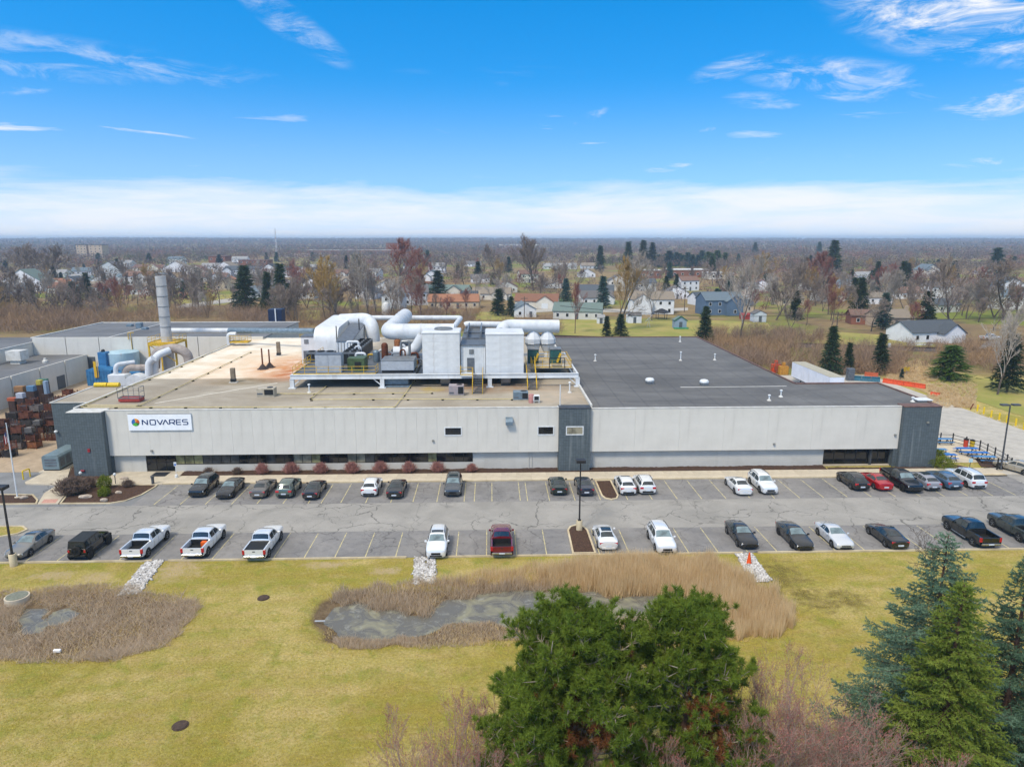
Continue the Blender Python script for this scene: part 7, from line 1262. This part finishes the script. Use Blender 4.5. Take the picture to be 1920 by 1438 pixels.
for i in range(10): z = zt*i/10; k = 1.6-1.1*i/10; MB().beam((k*math.cos(R(90)),k*math.sin(R(90)),z),(k*math.cos(R(210))*.95,k*math.sin(R(210))*.95,z+zt/10),.18).beam((k*math.cos(R(210)),k*math.sin(R(210)),z),(k*math.cos(R(330))*.95,k*math.sin(R(330))*.95,z+zt/10),.18).build('brace', FRAMEW if i % 2 else REDM, t)
# ---- lawns, tracks, streets
def mat_lawn2():
    t = NT('garden_grass'); v = t.co(); c = t.mix(t.mr(t.noise(v, .12, 5, .6), .38, .62), lin('87893f'), lin('a09352')); c = t.mix(t.mr(t.noise(v, 1.2, 5, .7), .5, .75, 0, .6), c, lin('8a7a4c')); t.col(c); t.b.inputs['Roughness'].default_value = .95; return t.mat
LAWN2 = mat_lawn2(); DRYG = pm('dry_meadow', 'b59d6c', '8f7a52', .5, .95, bump=.5, bscale=6)
def patch(name, pxs, m, z=.01): struct(MB().add([S(a, b, z)+(z,) for a, b in pxs], [tuple(range(len(pxs)))]).build(name, m))
patch('back_lawn', [(1035,632),(1045,600),(1120,598),(1200,603),(1330,600),(1440,606),(1460,630),(1380,640),(1200,634)], LAWN2); patch('back_lawn', [(1440,650),(1470,628),(1560,622),(1660,628),(1720,640),(1780,650),(1660,652),(1560,652)], LAWN2, .012); patch('back_lawn', [(72,582),(80,566),(140,562),(150,575),(130,584)], LAWN2); patch('back_lawn', [(125,528),(130,518),(195,518),(200,528)], LAWN2, .013); patch('back_lawn', [(340,572),(345,556),(440,550),(460,560),(420,572)], LAWN2, .013); patch('back_lawn', [(540,600),(545,582),(620,582),(625,600)], LAWN2, .013); patch('back_lawn', [(565,498),(568,490),(622,489),(622,498)], LAWN2, .014); patch('back_lawn', [(1730,715),(1735,700),(1810,700),(1920,720),(2000,745),(2000,800),(1900,775),(1800,740)], LAWN2, .011); patch('back_lawn', [(890,600),(900,585),(960,585),(965,600)], LAWN2, .015)
patch('dry_meadow', [(1660,712),(1665,690),(1720,672),(1760,690),(1730,700),(1740,716),(1800,742),(1840,766),(1800,762),(1700,722)], DRYG, .014)
patch('street', [(1830,655),(1850,640),(2000,640),(2000,660)], ASPH_DRIVE, .018); patch('street', [(330,577),(345,570),(445,558),(452,562),(440,566),(350,577)], CONC_R, .02); patch('street', [(960,582),(1040,578),(1200,580),(1290,577),(1290,582),(1200,586),(1040,584),(960,588)], CONC_R, .016)
a, b = Vector((10,201,0)), Vector((230,141,0)); dv = (b-a).normalized(); nv_ = Vector((-dv.y, dv.x, 0)); rw = struct(MB().add([tuple(a+nv_*o+Vector((0,0,z))) for o, z in ((-3,0),(-1.8,.5),(1.8,.5),(3,0))]+[tuple(b+nv_*o+Vector((0,0,z))) for o, z in ((-3,0),(-1.8,.5),(1.8,.5),(3,0))], [(0,1,5,4),(1,2,6,5),(2,3,7,6)]).build('railway_ballast', pm('ballast','5b5450','443f3c',2,.95,bump=.6)))
for o in (-.72,.72): MB().beam(a+nv_*o+Vector((0,0,.62)), b+nv_*o+Vector((0,0,.62)), .09, .16).build('rail', RUSTS[3], rw)
u, v = S(1667,655); single(MB().bbox(u-.3,u+.3,v-.3,v+.3,0,1.6,.04), 'trackside_box', FRAMEW, 'white trackside cabinet by the railway', 'cabinet'); u, v = S(1724,648); single(MB().box(u-3.4,u+3.4,v-.1,v+.1,.1,.5), 'white_fence_board', FRAMEW, 'long white board lying by the lawn of the white ranch house', 'board')
# ---- power poles
def ppole(label, px, pyb, pyt, arm=True):
    u, v = S(px, pyb); zt = D(px, pyt, v)[1]; t = thing('utility_pole', label, 'utility pole', (u,v,0), group='utility poles'); MB().tube([(0,0,0),(0,0,zt)],[.17,.12],8).build('pole', BARK, t); 
    if arm: MB().box(-1.2,1.2,-.08,.08,zt-.8,zt-.6).build('crossarm', BARK, t)
    return Vector((u,v,zt-.6))
p1 = ppole('utility pole in front of the lawn left of the tan brick house', 1565,655,585); p2 = ppole('pale utility pole left of the blue grey houses', 1283,585,538); p3 = ppole('dark utility pole rising behind the right white duct', 983,605,556); p4 = ppole('slim utility pole behind the warehouse roof end', 558,612,556)
for i, (A_, B_) in enumerate(((p1,Vector((150,178,p1.z))),(Vector((20,200,p1.z)),p1))):
    for k, o in enumerate((-1,0,1)): single(MB().tube([A_+(B_-A_)*f+Vector((0,o,-1.6*math.sin(math.pi*f))) for f in [j/8 for j in range(9)]],.03,4), 'power_line', FRAME, f'{("nearest","middle","farthest")[k]} thin power line strung {("right","left")[i]} of the pole by the lawn', 'power line')
# ---- background trees
def mat_twig(name, a, b):
    t = NT(name); c = t.mix(t.isl(), lin(a), lin(b)); h = t.n('ShaderNodeHueSaturation'); t.l(c, h.inputs['Color']); t.l(t.mr(t.rnd(),0,1,.78,1.2), h.inputs['Value']); t.col(h.outputs[0]); t.b.inputs['Roughness'].default_value = .95; t.b.inputs['Specular IOR Level'].default_value = .05; return t.mat
TW = {'grey brown':mat_twig('twig_grey','9c8e82','76685d'),'reddish':mat_twig('twig_red','9c6f62','7c5148'),'tan':mat_twig('twig_tan','b3955f','927748'),'pale grey':mat_twig('twig_pale','bab0a4','978d82')}
def bare_proto(seed, H, m, spread=.6, multi=1, dens=7, r0=.2, up=.45):
    sk = skeleton(seed, H, .22, 8, 6, 5, 2, spread, r0, up, .13, multi, .03); T, C = skel_mesh(sk, 'b', BARK, m); rs = np.random.RandomState(seed); P0 = np.array([tuple(s[0]) for s in sk[3]]); P1 = np.array([tuple(s[1]) for s in sk[3]]); n = len(P0)*dens; P = np.repeat(P0, dens, 0)+(np.repeat(P1-P0, dens, 0))*rs.rand(n,1); d = rs.randn(n,3)*.4+np.repeat(P1-P0, dens, 0)*.5+np.array([0,0,.25]); d *= rs.uniform(.4,.95,(n,1))*H/12; V, F = blade_tris(P, d, np.full(n, .02), rs); C.add(V, F); return T, C.mesh('crown', m)
BP = {}
for k, m in TW.items(): BP[k] = [bare_proto(sum(map(ord,k))+i*7, 12, m, (.55,.7,.5)[i], (1,1,2)[i], 6) for i in range(3 if k == 'grey brown' else 2)]
def far_conifer(seed, H, Rm, m, n=34):
    rs = np.random.RandomState(seed); B = Bag(); P = []; Dd = []
    for i in range(n):
        f = (i+.5)/n; z = H*(.08+.9*f); R_ = Rm*(1-f)**.85+.15
        for b in range(9):
            a = rs.uniform(0,6.283); L = R_*rs.uniform(.7,1.15)
            for s in range(5): w = (s+rs.rand())/5; P.append((math.cos(a)*L*w, math.sin(a)*L*w, z-.12*L*w+rs.randn()*.05)); Dd.append((math.cos(a)*.45+rs.randn()*.28, math.sin(a)*.45+rs.randn()*.28, -.12+rs.randn()*.14))
    P = np.repeat(np.array(P), 2, 0); Dd = np.repeat(np.array(Dd), 2, 0)+rs.randn(len(P),3)*.12; V, F = blade_tris(P, Dd*1.3, np.full(len(P), .12), rs); B.add(V, F); T = MB().tube([(0,0,0),(0,0,H*.9)],[.2,.04],7).mesh('trunk', BARK); return T, B.mesh('crown', m)
CNF = {'dark green':mat_leaf('fir_dark','33452c','263722','3f5236',.15,.2),'blue green':mat_leaf('fir_blue','3f5850','2f473f','4d6a5f',.15,.2),'fresh green':mat_leaf('pine_fresh','4f6a2c','3b5423','617d36',.2,.2)}
CP_ = {k: [far_conifer(i+len(k), 10, (2.4,3.0)[i], m) for i in range(2)] for k, m in CNF.items()}
def rel(u, v):
    b = min(HT, key=lambda h: (h[0]-u)**2+(h[1]-v)**2); s = 'left of' if u < b[0]-b[2]*.5 else 'right of' if u > b[0]+b[2]*.5 else ('in front of' if v < b[1] else 'behind'); l = b[3].split(' with ')[0].split(' beside ')[0].split(' among ')[0].split(' behind ')[0].split(' left ')[0].split(' right ')[0].split(' at ')[0].split(' in ')[0].split(' above ')[0]; return f'{s} the {l}'
USED = set()
def put(kind, proto, u, v, H, label, group, rr, sxy=1., base=12.):
    lab = label; t = thing({'b':'bare_tree','c':'conifer'}[kind], lab, 'tree', (u,v,-.02), rr.uniform(0,6.28), group); s = H/base; t.scale = (s*sxy, s*sxy, s); inst('trunk', proto[0], t); inst('crown', proto[1], t); return t
tr_ = random.Random(77)
for px, pyb, pyt, c, sx, lab in ((463,588,500,'dark green',1.0,'tall dark fir standing over the scrub right of the stack'),(505,590,512,'dark green',.75,'left of a pair of tall thin firs'),(530,592,497,'dark green',.8,'right of a pair of tall thin firs'),(148,578,538,'dark green',1.1,'dark fir in the green gardens at the left'),(345,562,528,'blue green',.9,'fir beside the stack shaft on its right'),(935,592,542,'dark green',1.2,'broad spruce behind the right white enclosure'),(958,594,556,'dark green',1.0,'smaller spruce right of the broad spruce'),(1137,632,592,'dark green',1.0,'left small spruce at the back edge of the dark roof'),(1163,632,588,'dark green',1.1,'right small spruce at the back edge of the dark roof'),(1320,650,573,'dark green',.75,'narrow spruce beyond the right corner of the dark roof'),(1556,702,608,'dark green',.75,'tall narrow spruce behind the trailer'),(1589,700,640,'dark green',.75,'shorter spruce right of the tall one behind the trailer'),(1648,700,622,'dark green',.95,'full dark spruce right of the trailer'),(1690,712,690,'blue green',.9,'tiny blue spruce in the dry grass'),(1888,735,620,'dark green',.85,'dark spruce in the right hand garden'),(1125,508,462,'dark green',.9,'far dark conifer in the centre woods'),(1177,505,455,'dark green',.9,'far tall conifer left of the conifer grove'),(1205,500,452,'dark green',1.0,'far tall conifer beside the grove'),(1222,500,456,'dark green',.9,'far conifer at the right of the tall group'),(1255,525,492,'blue green',1.0,'conifer in front of the brick school'),(1560,520,452,'dark green',1.0,'tall dark conifer above the red maple'),(1655,618,548,'blue green',.9,'blue green conifer beside the tan brick house'),(1610,590,520,'dark green',.9,'dark conifer in the trees left of the tan brick house'),(1735,610,545,'dark green',1.1,'broad dark conifer behind the white ranch house'),(1865,525,465,'blue green',1.1,'blue green conifer high in the right hand woods'),(1690,545,490,'dark green',.9,'dark conifer in the right hand woods'),(802,500,470,'blue green',.9,'far conifer right of the red tree'),(650,505,480,'dark green',.9,'far conifer behind the willow'),(665,505,478,'fresh green',1.0,'far green conifer right of the other behind the willow'),(412,500,478,'dark green',1.2,'far conifer among the apartment blocks'),(280,495,476,'dark green',1.4,'far dark conifers above the stack'),(925,535,512,'dark green',1.0,'conifer behind the tan roofed cream house'),(500,490,474,'dark green',1.1,'far conifer right of the brown apartment block'),(186,512,494,'dark green',1.2,'far conifer behind the pale blue roofed house'),(1415,480,455,'dark green',1.0,'far conifer over the centre right woods'),(1535,480,454,'blue green',1.0,'far conifer left of the tall dark one'),(1490,600,545,'dark green',.9,'dark conifer left in the right hand trees')):
    u, v = S(px, pyb); H = (pyb-pyt)*v/FPX*1.02; put('c', tr_.choice(CP_[c]), u, v, H, lab, None, tr_, sx*1.05, 10.)
rp = CP_['fresh green'][1]; u, v = S(1778,712); put('c', rp, u, v, 7.2, 'rounded bright green pine on the right hand lawn', None, tr_, 2.0, 10.)
for k in range(16): u, v = S(1232+k*8.4+tr_.uniform(-3,3), 500+tr_.uniform(-3,3)); put('c', tr_.choice(CP_['blue green' if k < 11 else 'fresh green']), u, v, tr_.uniform(12,17), 'conifer of the dense green grove behind the brick school', 'conifers of the grove behind the school', tr_, 1.6, 10.)
for px, pyb, pyt, c, sx, lab in ((752,560,468,'reddish',1.5,'large round reddish tree left of centre'),(790,545,482,'reddish',1.2,'reddish tree right of the large red one'),(632,612,500,'tan',1.05,'tall yellowish willow behind the hood duct'),(612,605,520,'tan',.9,'slimmer yellowish tree left of the willow'),(690,605,492,'pale grey',.9,'tall pale bare tree right of the willow'),(705,600,520,'pale grey',.8,'pale bare tree behind the white tank'),(1165,618,492,'pale grey',1.0,'tall fan shaped bare tree behind the dark roof'),(1158,620,500,'tan',.8,'second stem of the fan shaped bare tree'),(1078,625,545,'reddish',.7,'small reddish bare tree in front of the long ranch house'),(1222,600,530,'pale grey',.9,'bare tree in front of the white two storey house'),(1385,650,500,'pale grey',.8,'pale forked birch right of the gardens'),(1540,570,488,'reddish',1.4,'big reddish maple in the right hand trees'),(1445,540,482,'tan',1.3,'orange brown tree left of the reddish maple'),(1500,600,520,'grey brown',1.1,'grey bare tree below the reddish maple'),(1455,600,505,'grey brown',1.1,'large grey bare tree right of the birch'),(1870,740,590,'pale grey',.8,'big bare tree at the right hand lawn'),(1660,590,515,'pale grey',1.1,'whitish bare tree above the tan brick house'),(1780,620,500,'grey brown',1.2,'large bare tree behind the white ranch house'),(1880,600,490,'grey brown',1.3,'large bare tree at the right edge'),(1000,545,455,'grey brown',1.2,'large bare tree left of the centre woods'),(870,540,490,'grey brown',1.2,'round bare tree above the cream twin gabled house'),(935,525,470,'grey brown',1.3,'round brown tree in the centre woods'),(85,535,470,'grey brown',1.6,'large grey bare tree at the far left'),(40,530,468,'grey brown',1.5,'large grey bare tree at the left edge'),(85,525,500,'tan',1.4,'orange tree beside the white houses at the left'),(215,560,505,'grey brown',1.0,'bare tree among the left gardens'),(232,565,515,'grey brown',.8,'thin bare tree left of the stack')):
    u, v = S(px, pyb); H = (pyb-pyt)*v/FPX*1.03; put('b', tr_.choice(BP[c]), u, v, H, lab, None, tr_, sx)
# scattered
HX = np.array([(h[0],h[1],h[2]) for h in HOUSES]); nc = 0
while nc < 55:
    px = tr_.uniform(-20,1940); py = 470+tr_.random()**.8*115; u, v = S(px, py)
    if np.min(np.hypot(HX[:,0]-u, HX[:,1]-v+4)-HX[:,2]*.6) < 1.5 or v > 900: continue
    c = tr_.choice(('dark green','dark green','blue green')); H = tr_.uniform(7,14); put('c', tr_.choice(CP_[c]), u, v, H, ' '.join(f'{"tall" if H > 11 else "small"} {c} conifer {rel(u, v)}'.split()[:16]), 'conifers scattered through the suburb', tr_, tr_.uniform(.9,1.3), 10.); nc += 1
HX = np.array([(h[0],h[1],h[2]) for h in HOUSES]); nb = 0; grp_n = {}
while nb < 225:
    px = tr_.uniform(-40,1960); py = 452+tr_.random()**.62*175
    u, v = S(px, py)
    if v < 165 or v > 640: continue
    if px < 1040 and py > 612: continue
    if np.min(np.hypot(HX[:,0]-u, HX[:,1]-v+6)-HX[:,2]*.6) < 1.5: continue
    if 1040 < px < 1440 and py > 596: continue
    if 1440 < px < 1780 and 622 < py < 652: continue
    if tr_.random() < .5 and px < 1400 and py > 560 and px > 840: continue
    c = tr_.choices(('grey brown','reddish','tan','pale grey'), (6,2,1.2,1.6) if px > 700 else (7,1,1,2))[0]; H = tr_.uniform(8,15) if v > 230 else tr_.uniform(7,12)
    sz = 'tall' if H > 12.5 else 'low' if H < 9 else 'mid sized'; lab = f'{sz} {c} bare tree {rel(u, v)}'
    if len(lab.split()) > 16: lab = ' '.join(lab.split()[:16])
    put('b', tr_.choice(BP[c]), u, v, H, lab, 'bare trees of the suburb behind the plant', tr_, tr_.uniform(.8,1.25)); nb += 1
# brush belt right behind the plant
def mat_brush():
    t = NT('bare_brush'); c = t.mix(t.isl(), lin('a08870'), lin('715c4e')); c = t.mix(t.mr(t.noise(t.co(), .06, 4, .6), .45, .65), c, lin('a3835c')); t.col(c); t.b.inputs['Roughness'].default_value = .95; return t.mat
BRUSH = mat_brush()
def brush(label, zones, n, seed, hmin, hmax, k=70, name='brush', m=None):
    rs = np.random.RandomState(seed); C_ = []
    while len(C_) < n:
        z = zones[rs.randint(len(zones))]; px, py = rs.uniform(z[0],z[1]), rs.uniform(z[2],z[3]); u, v = S(px, py); C_.append((u, v))
    C_ = np.array(C_); h = rs.uniform(hmin,hmax,n); c = np.repeat(np.stack([C_[:,0],C_[:,1],np.zeros(n)],1), k, 0); hh = np.repeat(h, k)[:,None]; P = c+rs.randn(n*k,3)*np.array([.55,.55,0])*hh*.35; P[:,2] = rs.rand(n*k)**1.3*hh[:,0]*.6; d = (rs.randn(n*k,3)*np.array([.25,.25,.12])+np.array([0,0,.42]))*hh; V, F = blade_tris(P, d, rs.uniform(.015,.04,n*k), rs); B = Bag(); B.add(V, F); stuff(link(bpy.data.objects.new(name, B.mesh(name, m or BRUSH))), label, 'brush')
brush('tangled brown brush behind the left warehouses', [(-20,560,588,602),(-20,300,600,622),(-20,200,590,626),(-20,400,578,600),(430,640,588,612)], 800, 1, 2.5,6.0); brush('low brown brush behind the factory centre', [(560,1050,602,628),(620,900,585,606)], 420, 2, 1.6,4.5); brush('brown brush right of the dark roof', [(1330,1480,640,690),(1400,1640,652,700),(1310,1560,625,650)], 620, 3, 1.8,4.6); brush('brown brush beside the railway at the right', [(1640,1960,650,690),(1560,1700,668,705),(1800,1960,640,700)], 420, 4, 1.5,4.0); brush('reddish brown brush between the far gardens', [(-20,1960,505,540),(620,1960,540,575)], 700, 5, 1.5,4.5, 55)
brush('dry grass tufts in the meadow by the side drive', [(1662,1760,690,716),(1740,1830,720,765)], 900, 6, .35,.8, 40, 'dry_grass', REED)
# ---- far woodland, one mass
def mat_wood():
    t = NT('far_woodland'); v = t.co(); c = t.mix(t.isl(), lin('857a73'), lin('574d46')); c = t.mix(t.mr(t.noise(v, .012, 4, .6), .50, .62, 0, .8), c, lin('8f655a')); c = t.mix(t.mr(t.noise(v, .02, 3, .6), .57, .64, 0, .9), c, lin('3f5238')); c = t.mix(t.mr(t.noise(v, .017, 3, .5), .62, .72, 0, .7), c, lin('8d7450')); t.col(c); t.b.inputs['Roughness'].default_value = .95; t.b.inputs['Specular IOR Level'].default_value = 0.; return t.mat
WOOD = mat_wood(); rs = np.random.RandomState(5); B = Bag()
for (d0, d1, n, k, r_, hh, tri, wid) in ((300,760,3800,80,4.2,11,2.0,.2),(700,1500,7500,36,5.0,12,3.2,.45),(1400,3000,9000,14,8,13,6,1.2),(2800,6200,12000,8,16,14,13,3.0)):
    az_ = rs.uniform(-.72,.72,n)+TH; dd = np.sqrt(rs.uniform(d0**2,d1**2,n)) if d1 < 2000 else rs.uniform(d0,d1,n); x = np.sin(az_)*dd; y = np.cos(az_)*dd
    if d1 < 1600:
        cl = vnoise(x, y, .012, 21); keep = cl > (-.35 if d0 < 600 else -.7); near = (np.min(np.hypot(HX[:,0][None]-x[:,None], (HX[:,1][None]-y[:,None]-14)*.4)-HX[:,2][None]*.75, axis=1) > 2); keep &= near; x, y = x[keep], y[keep]
    z = ground_z(x, y); m = len(x); c = np.repeat(np.stack([x,y,z],1), k, 0); H = np.repeat(rs.uniform(.6,1.15,m)*hh, k); q = rs.randn(m*k,3); q /= np.linalg.norm(q, axis=1, keepdims=True); q *= rs.uniform(.3,1,(m*k,1)); P = c+q*np.array([r_,r_,0]); P[:,2] += H*(.52+.40*q[:,2]); D_ = (rs.randn(m*k,3)*.45+np.array([0,0,.35]))*tri*.5; V, F = blade_tris(P, D_, rs.uniform(.6,1.3,m*k)*wid, rs); B.add(V, F)
stuff(link(bpy.data.objects.new('woodland', B.mesh('woodland', WOOD))), 'brown leafless woodland stretching to the horizon', 'woodland')
# ---- haze
hz = NT('haze_air'); hz.nt.nodes.remove(hz.b); pv = hz.n('ShaderNodeVolumePrincipled'); pv.inputs['Color'].default_value = (.58,.77,1,1); pv.inputs['Density'].default_value = .0002; pv.inputs['Anisotropy'].default_value = .2; hz.l(pv.outputs[0], hz.nt.nodes['Material Output'].inputs['Volume']); hz.mat.cycles.homogeneous_volume = True
stuff(MB().box(-6800,6800,-480,9200,-6,56).build('haze', hz.mat))
